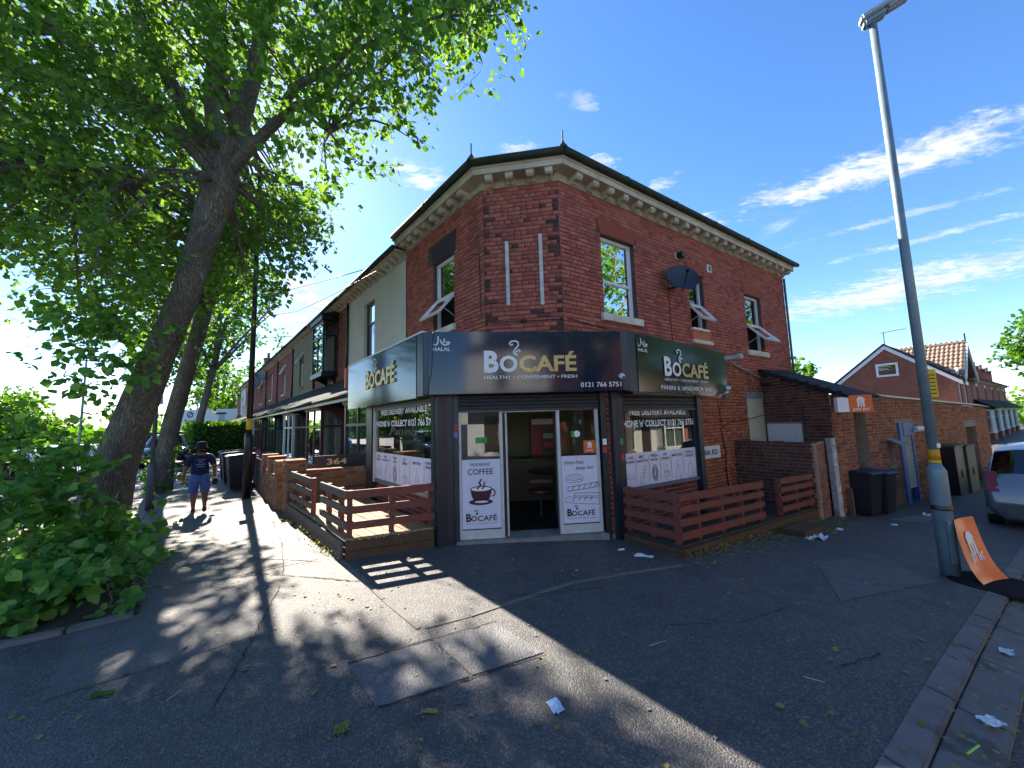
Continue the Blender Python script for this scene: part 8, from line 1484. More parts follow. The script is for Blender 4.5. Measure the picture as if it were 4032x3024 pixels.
bs = unpack("-4.95,4.28,0.19,0.29,1.00 -6.33,5.46,0.25,0.27,1.00 -7.22,6.21,0.19,0.25,1.00 -6.33,5.42,0.22,0.31,1.00 -5.05,4.23,0.12,0.30,1.00 -6.71,5.75,0.13,0.30,1.00 -5.77,4.76,0.21,0.23,1.00 -5.92,5.32,0.32,0.25,1.00 -5.76,5.10,0.22,0.27,1.00 -4.50,3.74,0.28,0.28,1.00 -5.21,4.25,0.16,0.25,1.00 -4.51,3.77,0.12,0.31,1.00 -6.21,5.66,0.24,0.23,1.00 -6.63,5.75,0.13,0.29,1.00 -5.42,4.57,0.08,0.28,1.00 -5.70,4.69,0.19,0.27,1.00 -6.32,5.49,0.16,0.22,1.00 -6.59,5.80,0.16,0.27,1.00 -5.87,5.00,0.18,0.26,1.00 -6.41,5.47,0.19,0.26,1.00 -6.11,5.30,0.15,0.25,1.00 -5.34,4.54,0.23,0.22,1.00 -4.93,4.00,0.09,0.24,1.00 -4.66,3.80,0.29,0.22,1.00 -5.92,5.25,0.14,0.24,1.00 -4.43,3.65,0.30,0.26,1.00 -5.29,4.63,0.22,0.28,1.00 -6.44,5.72,0.24,0.25,1.00 -4.99,4.33,0.20,0.28,1.00 -5.62,4.65,0.12,0.23,1.00 -6.22,5.53,0.25,0.25,1.00 -5.30,4.27,0.25,0.24,1.00 -6.20,5.35,0.21,0.22,1.00 -5.56,4.62,0.27,0.29,1.00 -5.51,4.65,0.17,0.21,1.00 -6.00,5.03,0.22,0.22,1.00 -5.45,4.50,0.21,0.21,1.00 -5.41,4.75,0.34,0.20,1.00 -6.72,5.76,0.18,0.32,1.00 -4.71,3.99,0.26,0.23,1.00 -4.78,4.05,0.10,0.31,1.00 -5.99,5.28,0.29,0.20,1.00 -6.63,5.71,0.21,0.28,1.00 -6.21,5.31,0.18,0.31,1.00 -4.57,3.79,0.25,0.21,1.00 -6.93,5.92,0.12,0.25,1.00 -6.67,5.74,0.14,0.23,1.00 -5.70,5.07,0.11,0.27,1.00 -6.24,5.22,0.18,0.24,1.00 -6.50,5.80,0.12,0.27,1.00 -5.26,4.36,0.10,0.24,1.00 -5.69,4.85,0.25,0.21,1.00 -5.88,5.26,0.15,0.30,1.00 -6.94,5.97,0.23,0.22,1.00 -6.24,5.58,0.20,0.22,1.00 -5.67,4.96,0.21,0.26,1.00 -4.77,3.78,0.17,0.24,1.00 -5.80,5.20,0.29,0.23,1.00 -5.67,4.88,0.13,0.28,1.00 -4.72,3.95,0.28,0.29,1.00 -5.36,4.75,0.29,0.26,1.00 -6.12,5.22,0.26,0.24,1.00 -5.28,4.38,0.26,0.26,1.00 -5.43,4.41,0.23,0.23,1.00 -4.05,3.90,0.15,0.26,1.10 -4.35,4.30,0.20,0.26,1.10 -4.90,4.90,0.28,0.26,1.10 -5.40,5.40,0.25,0.26,1.10 -4.50,3.55,0.12,0.26,1.10 -4.80,3.60,0.15,0.26,1.10 -5.90,5.90,0.20,0.26,1.10 -4.00,4.15,0.12,0.26,1.10")
spray_leaves(BSH, bs, 900, .12, 35, 300)
EDGK = thing('tree_bed_kerb', 'low worn stone edging along the foot of the leafy basal shoots', 'kerb', (-4.4, 3.2, 0))
for i, (a, b) in enumerate((((-5.2, 2.65), (-4.55, 3.05)), ((-4.54, 3.06), (-3.95, 3.45)), ((-3.94, 3.46), (-3.62, 3.72)))):
    d = np.array(b)-np.array(a); d /= np.linalg.norm(d); q = np.array([-d[1], d[0]])*.05; c = [np.array(a)-q, np.array(b)-q, np.array(b)+q, np.array(a)+q]; MB().hexa([(*p, -.1) for p in c], [(*p, .035) for p in c]).build('stone', KERB, EDGK, bevel=.008)
SOIL = tag(patch('soil', [(-5.3, 2.7), (-3.6, 3.75), (-6.3, 6.7), (-7.9, 5.6)], pm('dry_soil', '4a4032', '3a3227', 8, .95, .8, 60), .012), kind='structure')
# second tree; its last leaf clumps are added to shade the path
CROWN2 = unpack("""-13.68,10.94,8.85,0.51,1.00 -10.85,10.54,6.12,0.63,1.00 -12.37,11.61,7.00,0.66,1.00 -9.26,10.21,5.97,0.75,1.00 -8.39,10.84,6.02,0.61,1.00 -12.88,10.25,8.25,0.76,1.00 -10.86,10.65,8.66,0.64,1.00 -10.45,8.66,6.40,0.75,1.00 -10.51,11.58,9.82,0.75,1.00 -10.36,11.08,8.45,0.56,1.00 -10.61,12.78,7.12,0.75,1.00 -12.34,11.21,5.41,0.59,1.00 -9.31,9.78,7.10,0.52,1.00 -10.63,9.20,6.37,0.59,1.00 -10.99,11.91,6.82,0.67,1.00 -8.96,11.75,7.01,0.75,1.00 -12.16,11.75,6.89,0.57,1.00 -12.18,11.03,7.31,0.73,1.00 -10.16,11.07,11.52,0.74,1.00 -12.82,11.31,8.98,0.76,1.00 -13.33,11.47,8.38,0.74,1.00 -12.34,10.51,6.43,0.64,1.00 -9.87,12.37,8.49,0.61,1.00 -9.34,11.72,7.67,0.60,1.00 -9.94,12.03,10.64,0.59,1.00 -11.32,12.00,5.30,0.70,1.00 -11.24,9.87,8.98,0.70,1.00 -9.02,11.73,9.43,0.54,1.00 -11.32,9.46,8.82,0.54,1.00 -13.78,10.39,8.11,0.64,1.00 -9.47,9.62,11.58,0.74,1.00 -12.53,9.48,7.43,0.62,1.00 -9.52,12.01,6.82,0.63,1.00 -11.32,11.14,8.00,0.65,1.00 -11.25,11.16,8.21,0.62,1.00 -12.21,10.12,9.56,0.73,1.00 -10.98,10.30,5.40,0.77,1.00 -8.21,11.61,8.75,0.70,1.00 -9.89,9.24,11.69,0.64,1.00 -10.70,12.31,5.29,0.72,1.00 -9.21,9.80,9.14,0.59,1.00 -10.71,11.92,10.25,0.66,1.00 -11.11,11.27,7.14,0.57,1.00 -12.99,9.88,6.54,0.77,1.00 -11.01,11.05,12.65,0.74,1.00 -10.83,10.17,6.46,0.71,1.00 -9.98,10.36,4.76,0.61,1.00 -11.04,13.06,6.93,0.75,1.00 -13.26,10.81,7.92,0.52,1.00 -12.83,10.01,8.66,0.65,1.00 -9.70,12.59,10.72,0.65,1.00 -12.59,9.39,5.47,0.75,1.00 -9.19,10.88,6.67,0.78,1.00 -9.22,10.45,5.73,0.78,1.00 -12.51,12.35,9.87,0.71,1.00 -10.98,10.89,7.00,0.77,1.00 -11.42,12.01,9.87,0.50,1.00 -9.91,11.32,11.11,0.56,1.00 -12.03,9.23,9.35,0.69,1.00 -9.70,9.67,11.28,0.75,1.00 -12.67,11.44,5.15,0.72,1.00 -9.28,10.37,8.77,0.66,1.00 -11.34,10.59,7.64,0.79,1.00 -13.14,10.75,7.40,0.76,1.00 -9.70,10.99,9.07,0.77,1.00 -10.71,10.75,11.99,0.74,1.00 -12.06,11.40,8.05,0.58,1.00 -12.84,10.55,9.48,0.70,1.00 -11.09,11.33,10.55,0.72,1.00 -11.92,11.84,7.19,0.76,1.00 -11.58,11.73,10.77,0.62,1.00 -9.98,12.77,7.29,0.54,1.00 -11.01,10.67,9.66,0.73,1.00 -11.07,12.72,9.54,0.56,1.00 -10.76,10.52,4.80,0.73,1.00 -11.66,11.27,8.25,0.56,1.00 -11.15,10.39,9.09,0.79,1.00 -9.82,9.60,7.19,0.55,1.00 -10.54,8.87,8.22,0.69,1.00 -12.03,11.80,6.06,0.79,1.00 -9.20,10.28,10.85,0.53,1.00 -12.96,11.84,8.79,0.56,1.00 -9.69,11.53,11.23,0.56,1.00 -12.85,9.88,6.98,0.52,1.00 -11.71,12.04,6.22,0.51,1.00 -9.89,12.49,6.97,0.61,1.00 -9.11,11.33,7.93,0.57,1.00 -10.76,10.24,8.12,0.78,1.00 -9.53,12.38,9.52,0.65,1.00 -11.27,9.70,7.69,0.51,1.00 -9.15,9.72,11.30,0.60,1.00 -11.42,11.83,10.54,0.50,1.00 -13.06,9.13,7.27,0.65,1.00 -8.57,9.35,7.12,0.52,1.00 -13.63,9.65,8.35,0.68,1.00 -10.03,11.77,8.37,0.55,1.00 -9.48,9.83,9.74,0.66,1.00 -8.26,10.21,8.73,0.73,1.00 -10.10,11.47,7.31,0.78,1.00 -10.51,11.24,8.21,0.53,1.00 -8.56,11.61,8.49,0.65,1.00 -11.32,10.33,8.66,0.72,1.00 -12.90,9.91,10.11,0.66,1.00 -10.77,12.82,5.85,0.78,1.00 -9.80,10.51,11.71,0.63,1.00 -10.73,11.42,6.33,0.64,1.00 -12.89,10.91,5.57,0.60,1.00 -8.98,8.67,8.11,0.60,1.00 -10.79,10.98,5.64,0.56,1.00 -11.38,9.51,7.91,0.71,1.00 -10.09,11.21,6.95,0.53,1.00 -13.10,11.50,7.42,0.55,1.00 -9.97,12.68,10.91,0.66,1.00 -10.14,12.07,7.58,0.55,1.00 -9.54,11.85,9.25,0.77,1.00 -13.35,10.49,9.24,0.65,1.00 -8.50,10.18,10.78,0.54,1.00 -10.65,11.93,9.68,0.64,1.00 -11.92,10.76,8.57,0.54,1.00 -13.04,10.62,6.83,0.59,1.00 -11.08,10.57,10.94,0.70,1.00 -11.54,12.49,7.60,0.55,1.00 -10.00,12.25,7.72,0.51,1.00 -11.62,9.53,8.46,0.66,1.00 -12.01,8.94,10.53,0.69,1.00 -11.45,9.06,6.07,0.66,1.00 -11.77,11.81,9.00,0.79,1.00 -12.11,12.98,7.54,0.72,1.00 -11.21,9.87,7.46,0.58,1.00 -12.68,10.75,6.48,0.75,1.00 -9.63,10.43,6.24,0.58,1.00 -10.10,9.59,10.87,0.56,1.00 -9.69,11.77,6.25,0.68,1.00 -9.67,10.80,8.80,0.54,1.00 -11.06,9.18,5.90,0.62,1.00 -8.47,11.07,10.30,0.67,1.00 -10.84,9.61,5.33,0.54,1.00 -9.05,10.27,10.72,0.67,1.00 -11.58,11.60,9.92,0.63,1.00 -10.21,9.96,7.29,0.57,1.00 -9.53,9.07,9.77,0.59,1.00 -12.84,11.95,9.51,0.77,1.00 -11.42,10.54,9.41,0.53,1.00 -10.17,9.46,8.71,0.79,1.00 -10.69,8.22,9.23,0.60,1.00 -13.13,11.33,9.46,0.61,1.00 -8.57,10.59,6.70,0.71,1.00 -12.91,10.74,7.13,0.66,1.00 -8.31,9.35,8.78,0.62,1.00 -8.45,10.60,4.76,0.50,1.10 -8.99,10.60,3.88,0.35,1.10 -8.78,10.40,5.68,0.60,1.10 -9.53,13.03,7.30,0.56,0.90 -8.67,11.93,6.69,0.45,0.90 -9.68,12.79,7.42,0.54,0.90 -10.09,13.43,8.01,0.37,0.90 -11.20,14.81,9.06,0.41,0.90 -11.89,14.97,8.96,0.55,0.90 -9.10,12.63,6.87,0.38,0.90 -10.50,14.12,8.58,0.48,0.90 -10.64,13.30,7.63,0.47,0.90 -9.23,12.38,7.06,0.41,0.90 -11.81,14.21,8.48,0.55,0.90 -11.93,14.86,8.85,0.40,0.90 -11.46,13.54,8.07,0.57,0.90 -9.94,12.53,6.93,0.57,0.90 -10.16,13.68,7.98,0.41,0.90 -11.01,13.52,7.90,0.58,0.90""")
tp2 = [(-10.45, 11.3, -.1), (-10.4, 11.3, .6), (-10.25, 11.3, 2.0), (-10.0, 11.35, 3.4), (-9.7, 11.4, 4.8), (-9.4, 11.45, 6.2), (-9.2, 11.5, 7.5)]
k2 = (-9.5, 11.4, 5.6)
limbs2 = [([k2, (-9.0, 10.9, 7.6), (-8.4, 10.4, 9.0)], .14, .04), ([k2, (-10.5, 12, 8), (-11.6, 12.3, 10.5)], .14, .04), ([k2, (-10.2, 11.9, 8), (-10.4, 12.4, 10.5)], .14, .04), ([(-9.3, 11.5, 6.8), (-10, 11, 9.5), (-10.8, 10.8, 12)], .12, .03), ([k2, (-9.8, 10, 7.6), (-10.2, 9.0, 9.5)], .12, .04)]
T2 = tree('lime_tree', 'second street tree with dark trunk close behind the road sign post', (-10.45, 11.3, 0), tp2, [.29, .24, .215, .205, .20, .18, .14], limbs2, CROWN2, 300, .115, LEAF, 41, 'trees along the main road')
b2 = thing('shrub', 'sunlit leafy shoots round the foot of the second tree', 'shrub', (-10.6, 10.9, 0)); spray_leaves(b2, [(np.array([x, y, z]), r, 1.) for x, y, z, r in ((-10.2, 10.9, .4, .42), (-11.0, 11.0, .6, .5), (-11.2, 11.3, 1.2, .5), (-9.95, 11.2, .3, .35), (-9.8, 11.5, .5, .35), (-11.3, 10.8, 1.8, .45), (-10.9, 10.6, .9, .4), (-11.5, 11.2, 2.4, .45), (-10.3, 10.8, 2.2, .3), (-9.9, 11.1, 1.5, .28))], 330, .12, 43, 60)
# third tree and the rest of the avenue
def round_tree(label, c, base, rad3, n, per, size, seed, mat=LEAF_FAR, group='trees along the main road', r=(.8, 1.3), tr=.25, name='lime_tree', zmin=2.2, rej=None):
    rng = np.random.default_rng(seed); cl = []
    for i in range(n):
        d = rng.normal(size=3); d /= np.linalg.norm(d); q = np.array(c)+d*(rng.random()**.38)*np.array(rad3)
        if q[2] < zmin or (rej and rej(q)): continue
        cl.append((q, rng.uniform(*r), 1.))
    b = np.array(base, float); top = np.array(c)+np.array([0, 0, rad3[2]*.2]); tp = [b+np.array([0, 0, -.1]), b*.7+top*.3, b*.35+top*.65, top]
    lm = [([b*.4+top*.6, np.array(c)+np.array([math.cos(a)*rad3[0]*.45, math.sin(a)*rad3[1]*.45, rad3[2]*.1]), np.array(c)+np.array([math.cos(a)*rad3[0]*.8, math.sin(a)*rad3[1]*.8, rad3[2]*.35])], tr*.5, .03) for a in np.arange(0, 6.2, 1.3)]
    return tree(name, label, tuple(base), tp, [tr*1.2, tr, tr*.8, tr*.4], lm, cl, per, size, mat, seed, group, twigs=False)
round_tree('third street tree, sunlit crown hanging over the campus billboard', (-20.3, 26.2, 8.4), (-22.2, 26.0, 0), (4.3, 4.3, 7.2), 170, 150, .2, 51, tr=.22, zmin=3.4, rej=lambda q: q[0] > -21.6+max(0, q[2]-5.2)*.75)
round_tree('tree farther along the main road behind the billboard', (-40, 54, 7), (-41, 54, 0), (6, 6, 5.5), 70, 70, .3, 53, r=(1.2, 1.8))
round_tree('distant leafy tree across the main road, nearest the big trunk', (-55, 41, 3.4), (-55, 41, 0), (3.8, 3.8, 3.6), 60, 60, .32, 55, r=(1.0, 1.6), zmin=.8, group='trees across the main road')
round_tree('distant leafy tree across the main road at the edge of the view', (-62, 43, 3.8), (-62, 43, 0), (5.5, 5.5, 3.6), 80, 60, .34, 57, r=(1.3, 2.0), zmin=.8, group='trees across the main road')
round_tree('tree top showing behind the gable house', (30.2, 40, 5.1), (30.2, 40, 0), (2.6, 2.6, 3.0), 40, 60, .34, 59, r=(.9, 1.3), group='trees beyond the side street')
round_tree('bright sunlit tree at the far end of the side street', (53.6, 36.0, 7.6), (55, 37, -.7), (3.8, 3.8, 3.6), 80, 80, .32, 61, r=(.9, 1.3), group='trees beyond the side street', zmin=4.4)
round_tree('tree on the opposite pavement mirrored in the upper windows', (16.8, 4.0, 8.2), (17.4, 3.4, -.7), (4.0, 4.4, 5.0), 120, 120, .2, 63, group='trees opposite, out of view', r=(.8, 1.2), zmin=3.6)
round_tree('farther tree on the opposite pavement mirrored in the upper windows', (26, 11, 8.5), (26, 10.4, -.8), (4.5, 4.5, 5), 110, 100, .24, 65, group='trees opposite, out of view', r=(.9, 1.3), zmin=3.6)
round_tree('tree behind the viewer mirrored in the door glass', (5.6, -5.5, 5.5), (5.4, -5.2, 0), (2.6, 2.2, 4.0), 60, 110, .18, 67, group='trees opposite, out of view', r=(.6, .9), zmin=1.2)
# clipped hedge by the end of the terrace
def box_hedge(label, c, half, ang, seed):
    t = thing('hedge', label, 'hedge', (c[0], c[1], 0)); rng = np.random.default_rng(seed); k = 5200; u = rng.uniform(-1, 1, (k, 3)); ax = rng.integers(0, 3, k); sg = np.where(rng.random(k) < .5, -1, 1)
    u[np.arange(k), ax] = sg*rng.uniform(.9, 1.04, k); u[:, 2] = np.abs(u[:, 2]) if False else u[:, 2]; P = u*np.array(half); a = rad(ang); R_ = np.array([[math.cos(a), -math.sin(a)], [math.sin(a), math.cos(a)]]); P[:, :2] = P[:, :2]@R_.T; P += np.array([c[0], c[1], half[2]])
    leaves_mesh('foliage', P, rng.normal(size=(k, 3)), rng.normal(size=(k, 3))+np.array([0, 0, .6]), .16*(.6+.6*rng.random(k)), LEAF_FAR, t)['kind'] = 'stuff'
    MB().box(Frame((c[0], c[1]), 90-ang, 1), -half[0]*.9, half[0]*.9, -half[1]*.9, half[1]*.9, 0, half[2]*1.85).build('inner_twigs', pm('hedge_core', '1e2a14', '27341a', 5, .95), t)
box_hedge('clipped green hedge beside the far end of the terrace', (-21.3, 27.0), (1.35, 1.6, 1.15), -40, 71)
box_hedge('long low hedge below the campus billboard', (-32, 38), (6, .8, .95), -8, 73)
# far wood and roofs along the horizon
def far_mass():
    rng = np.random.default_rng(81); C = []
    for i in range(170):
        a = rad(rng.uniform(-62, -30)); d = rng.uniform(75, 130); h = rng.uniform(1.6, 3.0); n = 60; q = rng.normal(size=(n, 3))*np.array([2.6, 2.6, h*.3])+np.array([math.sin(a)*d, math.cos(a)*d, h*.5]); C.append(q)
    for i in range(60):
        a = rad(rng.uniform(44, 66)); d = rng.uniform(85, 130); h = rng.uniform(3, 6); n = 60; q = rng.normal(size=(n, 3))*np.array([2.6, 2.6, h*.3])+np.array([math.sin(a)*d, math.cos(a)*d, h*.5-1]); C.append(q)
    C = np.concatenate(C); C = C[C[:, 2] > -.8]; k = len(C)
    tag(leaves_mesh('far_wood', C, rng.normal(size=(k, 3)), rng.normal(size=(k, 3))+np.array([0, 0, .5]), .9*(.6+.7*rng.random(k)), LEAF_FAR, None), 'far belt of trees along the horizon beyond the roads', 'wood', kind='stuff')
far_mass()
for i, (x, y, az, w, h, lab) in enumerate(((-46, 62, 60, 9, 5, 'far pale gabled house between the trees across the main road'), (-58, 70, 60, 10, 5.5, 'far brick house between the trees across the main road'))):
    f = Frame((x, y), az, 1); t = thing('far_house', lab, 'house', (x, y, 0)); MB().box(f, 0, w, -7, 0, 0, h).build('wall', WHITER if i == 0 else GB, t); MB().add([f.p(-.3, .3, h), f.p(w+.3, .3, h), f.p(w+.3, -3.5, h+2.6), f.p(-.3, -3.5, h+2.6), f.p(-.3, -7.3, h), f.p(w+.3, -7.3, h)], [(0, 1, 2, 3), (3, 2, 5, 4)]).build('roof', pm('red_roof', '7a4436', '66372c', 5, .8), t)
    for k in range(3): MB().box(f, 1+k*2.8, 2.4+k*2.8, 0, .03, 2.9, 4.1).build('window', GLASS, t)
for i, (x, y, h, lab) in enumerate(((-34.5, 30, 8, 'distant lamp post against the far trees, nearest the big trunk'), (-37, 44, 8.5, 'distant lamp post, small against the bright cloud'), (-41, 56, 8.5, 'distant lamp post, the smallest against the bright cloud'))):
    t = thing('street_lamp', lab, 'street lamp', (x, y, 0), 'distant street lamps'); MB().tube([(x, y, -.1), (x, y, h)], [.1, .06], 8).build('pole', GALV, t); MB().tube([(x, y, h), (x+1.2, y+.2, h+.1)], [.05, .09], 6).build('arm', GALV, t)

# ------------------------------------------------------------------ the woman walking away
def skin_obj(name, verts, edges, radii, mat, parent, sub=2, root=0, loc=(0, 0, 0), rz=0.):
    me = bpy.data.meshes.new(name); me.from_pydata(verts, edges, []); o = bpy.data.objects.new(name, me); COL.objects.link(o)
    md = o.modifiers.new('s', 'SKIN'); md.use_smooth_shade = True; md.branch_smoothing = .6
    for i, r in enumerate(radii):
        sv = me.skin_vertices[0].data[i]; sv.radius = (r, r) if isinstance(r, (int, float)) else r; sv.use_root = i == root
    sb = o.modifiers.new('d', 'SUBSURF'); sb.levels = sub; sb.render_levels = sub
    dg = bpy.context.evaluated_depsgraph_get(); nm = bpy.data.meshes.new_from_object(o.evaluated_get(dg)); bpy.data.objects.remove(o); bpy.data.meshes.remove(me)
    a = Matrix.Rotation(rz, 4, 'Z'); nm.transform(a); nm.materials.clear(); nm.materials.append(mat)
    for p in nm.polygons: p.use_smooth = True
    return link(name, nm, parent)
def woman():
    x, y = -6.78, 8.22; t = thing('person', 'person in navy t-shirt, blue shorts and dark bucket hat walking away on the path', 'person', (x, y, 0)); rz = rad(40.5)
    SK = pm('skin', '8a5a42', '7a4d38', 6, .6); NV = pm('navy_cotton', '16204a', '111a3c', 8, .9, .4, 60); DN = pm('blue_cotton', '4a66a8', '3c5692', 8, .9, .4, 60); HT = pm('dark_felt', '15141a', '1e1c22', 8, .9); SH = pm('shoe_rubber', '3c3c40', '2b2b2e', 8, .7)
    # facing +y; x to the right
    V = [(0, 0, .84), (0, 0, 1.0), (0, .01, 1.15), (0, .02, 1.27), (0, .02, 1.33), (0, .03, 1.43), (0, .03, 1.50),
         (-.17, .02, 1.24), (-.25, .0, 1.02), (-.29, .03, .80), (-.30, .05, .72), (.17, .02, 1.24), (.25, -.04, 1.02), (.26, .06, .82), (.26, .10, .74),
         (-.10, .0, .78), (-.10, .06, .44), (-.09, .06, .10), (-.09, .18, .04), (.10, .0, .78), (.10, .02, .45), (.10, -.26, .22), (.10, -.28, .12)]
    E = [(0, 1), (1, 2), (2, 3), (3, 4), (4, 5), (5, 6), (3, 7), (7, 8), (8, 9), (9, 10), (3, 11), (11, 12), (12, 13), (13, 14), (0, 15), (15, 16), (16, 17), (17, 18), (0, 19), (19, 20), (20, 21), (21, 22)]
    R_ = [.13, .115, .12, .09, .055, .085, .07, .07, .05, .033, .036, .07, .05, .033, .036, .12, .075, .042, .035, .12, .075, .045, .035]
    body = skin_obj('body', V, E, R_, SK, t, rz=rz)
    for sx, hx, hy, hz in ((-1, -.305, .055, .70), (1, .265, .115, .72)):
        for k in range(4):
            fx = hx+(k-1.5)*.012*1.2; skin_obj('finger', [(fx, hy-.01+k*.012, hz), (fx-.004*sx, hy+.0+k*.012, hz-.035), (fx-.012*sx, hy+.01+k*.012, hz-.06-.008*(1.5-abs(k-1.5)))], [(0, 1), (1, 2)], [.009, .008, .006], SK, body, 1, rz=rz)
        skin_obj('thumb', [(hx-.01*sx, hy+.02, hz+.02), (hx-.03*sx, hy+.045, hz-.005), (hx-.03*sx, hy+.055, hz-.03)], [(0, 1), (1, 2)], [.011, .009, .007], SK, body, 1, rz=rz)
    for sx in (-1, 1): ear = MB().lathe((0, 0, 0), [(.012, -.01), (.026, 0), (.012, .01)], 8, (1, 0, 0)).build('ear', SK, None); ear.parent = body; ear.location = tuple(Matrix.Rotation(rz, 3, 'Z')@Vector((sx*.083, .03, 1.43)))
    skin_obj('t_shirt', [(0, 0, .74), (0, 0, .98), (0, .01, 1.14), (0, .02, 1.25), (0, .02, 1.315), (-.16, .02, 1.25), (-.225, .01, 1.09), (-.245, .0, 1.02), (.16, .02, 1.25), (.225, -.01, 1.09), (.245, -.03, 1.02)], [(0, 1), (1, 2), (2, 3), (3, 4), (3, 5), (5, 6), (6, 7), (3, 8), (8, 9), (9, 10)], [(.19, .165), (.18, .16), (.185, .155), (.17, .12), .085, .092, .072, .068, .092, .072, .068], NV, t, rz=rz)
    skin_obj('shorts', [(0, 0, .98), (0, -.01, .80), (-.10, .0, .72), (-.105, .05, .46), (-.105, .055, .40), (.10, 0, .72), (.105, .02, .46), (.105, .0, .41)], [(0, 1), (1, 2), (2, 3), (3, 4), (1, 5), (5, 6), (6, 7)], [(.17, .15), (.19, .17), .13, .095, .09, .13, .095, .09], DN, t, rz=rz)
    M_ = Matrix.Rotation(rz, 3, 'Z')
    hat = MB(); hat.lathe((0, 0, 0), [(.02, .15), (.075, .145), (.092, .10), (.10, .03), (.155, -.02), (.15, -.025), (.09, .02)], 20)
    h = hat.build('bucket_hat', HT, None, True); h.parent = t; h.location = tuple(M_@Vector((0, .03, 1.435)))
    skin_obj('hair', [(0, .0, 1.40), (0, .0, 1.33)], [(0, 1)], [.085, .065], HT, t, rz=rz)
    for (a, b, c, d) in (((-.09, .04, .045), (-.09, .20, .035), .048, .04), ((.10, -.27, .16), (.10, -.30, .03), .045, .04)): skin_obj('shoe', [a, tuple((np.array(a)+np.array(b))/2), b], [(0, 1), (1, 2)], [c, c*.95, d], SH, t, rz=rz)
    pf = MB()
    for i, (w, zz) in enumerate(((.15, 1.17), (.09, 1.12), (.17, 1.07), (.11, 1.02))): pf.add([tuple(M_@Vector((sx*w/2, -.152+.006*i*0, zz+dz))) for sx, dz in ((-1, 0), (1, 0), (1, .012), (-1, .012))], [(0, 1, 2, 3)])
    o = pf.build('shirt_print', emis_free('print_pale_blue', '8aa0c8', .7), None); o.parent = t
    bag = MB().lathe((0, 0, 0), [(.03, -.10), (.06, -.05), (.055, .03), (.02, .07)], 12).build('held_pouch', HT, None, True); o = bag; o.parent = t; o.location = tuple(M_@Vector((.28, .12, .66)))
woman(); bpy.data.objects['person'].scale = (.94,)*3

# ------------------------------------------------------------------ overhead wires, litter, fallen leaves, weeds
WIRE = pm('wire_grey', '9aa0a6', '868c92', 5, .6)
cable([LF.p(3.2, .3, 5.6), LF.p(9.3, 1.2, 5.75), LF.p(15, 3.5, 6.3)], .012, 'pale overhead wire running from the cafe wall along the terrace, lower one', WIRE, .05, 8, 'overhead_wire')
cable([LF.p(5.0, .4, 5.98), LF.p(14, 3.2, 6.8), LF.p(22, 6.5, 8)], .012, 'pale overhead wire crossing the sky above the terrace, upper one', WIRE, .05, 8, 'overhead_wire')
cable([LF.p(14.5, .4, 6.0), LF.p(17, 3.0, 6.05)], .015, 'short pale overhead wire at the terrace eaves', WIRE, .02, 6, 'overhead_wire')
def scatter_leaves(n, fn, size, mat, name, label, seed, lift=.008):
    rng = np.random.default_rng(seed); P = np.array([fn(rng) for _ in range(n)]); Z = np.array([gz(a, b) for a, b in P])+lift; C = np.concatenate([P, Z[:, None]], 1); D = rng.normal(size=(n, 3))*np.array([1, 1, .12]); N_ = rng.normal(size=(n, 3))*.22+np.array([0, 0, 1.])
    o = leaves_mesh(name, C, D, N_, size*(.45+.9*rng.random(n)), mat, None); return tag(o, label, 'leaves', kind='stuff')
FALL = leaf_mat('fallen_leaf', ['6d7a34', '8a8a44', '5a6a30', '9a8a50', '77803c'], .2, .3)
scatter_leaves(300, lambda r: (r.uniform(-4.5, 6.5), r.uniform(1.9, 5.4)), .038, FALL, 'fallen_leaves', 'small yellow green leaves scattered over the pavement', 91)
def by_deck(r): s = r.uniform(-.1, 5.6); q = RRf.p(s, abs(r.normal())*.22+.05+(.25*r.random() if s > 2.5 else 0), 0); return q[:2]
scatter_leaves(620, by_deck, .04, FALL, 'fallen_leaves', 'drift of fallen leaves along the foot of the street side deck', 93, .012)
def gut(r): q = RF.p(r.uniform(-1.8, 5), r.normal()*.13+4.12, 0); return q[:2]
scatter_leaves(240, gut, .03, FALL, 'fallen_leaves', 'leaf debris lying in the kerb channel', 95, -.03)
def door(r): return (r.uniform(-1.2, 2.0), r.uniform(4.4, 5.4))
scatter_leaves(70, door, .036, FALL, 'fallen_leaves', 'few fallen leaves on the tarmac before the cafe door', 97)
def weeds():
    rng = np.random.default_rng(99); n = 420; P = []
    for i in range(n):
        if rng.random() < .6: s = rng.uniform(0, 4.9); q = RRf.p(s, .035+abs(rng.normal())*.03, 0)
        else: s = rng.uniform(0, 3.4); q = RLs.p(s, .05+abs(rng.normal())*.06, 0)
        P.append((q[0], q[1], gz(q[0], q[1])+rng.uniform(0, .06)))
    P = np.array(P); tag(leaves_mesh('weeds', P, rng.normal(size=(n, 3))*.5+np.array([0, 0, .7]), rng.normal(size=(n, 3)), .028*(.5+rng.random(n)), FALL, None), 'small weeds growing along the foot of the deck plinths', 'weeds', kind='stuff')
weeds()
PAPER = pm('litter_paper', 'd6dadf', 'b9c0c8', 9, .7); PAPERB = pm('litter_blue', '8fb4d6', 'c5d4e2', 9, .6)
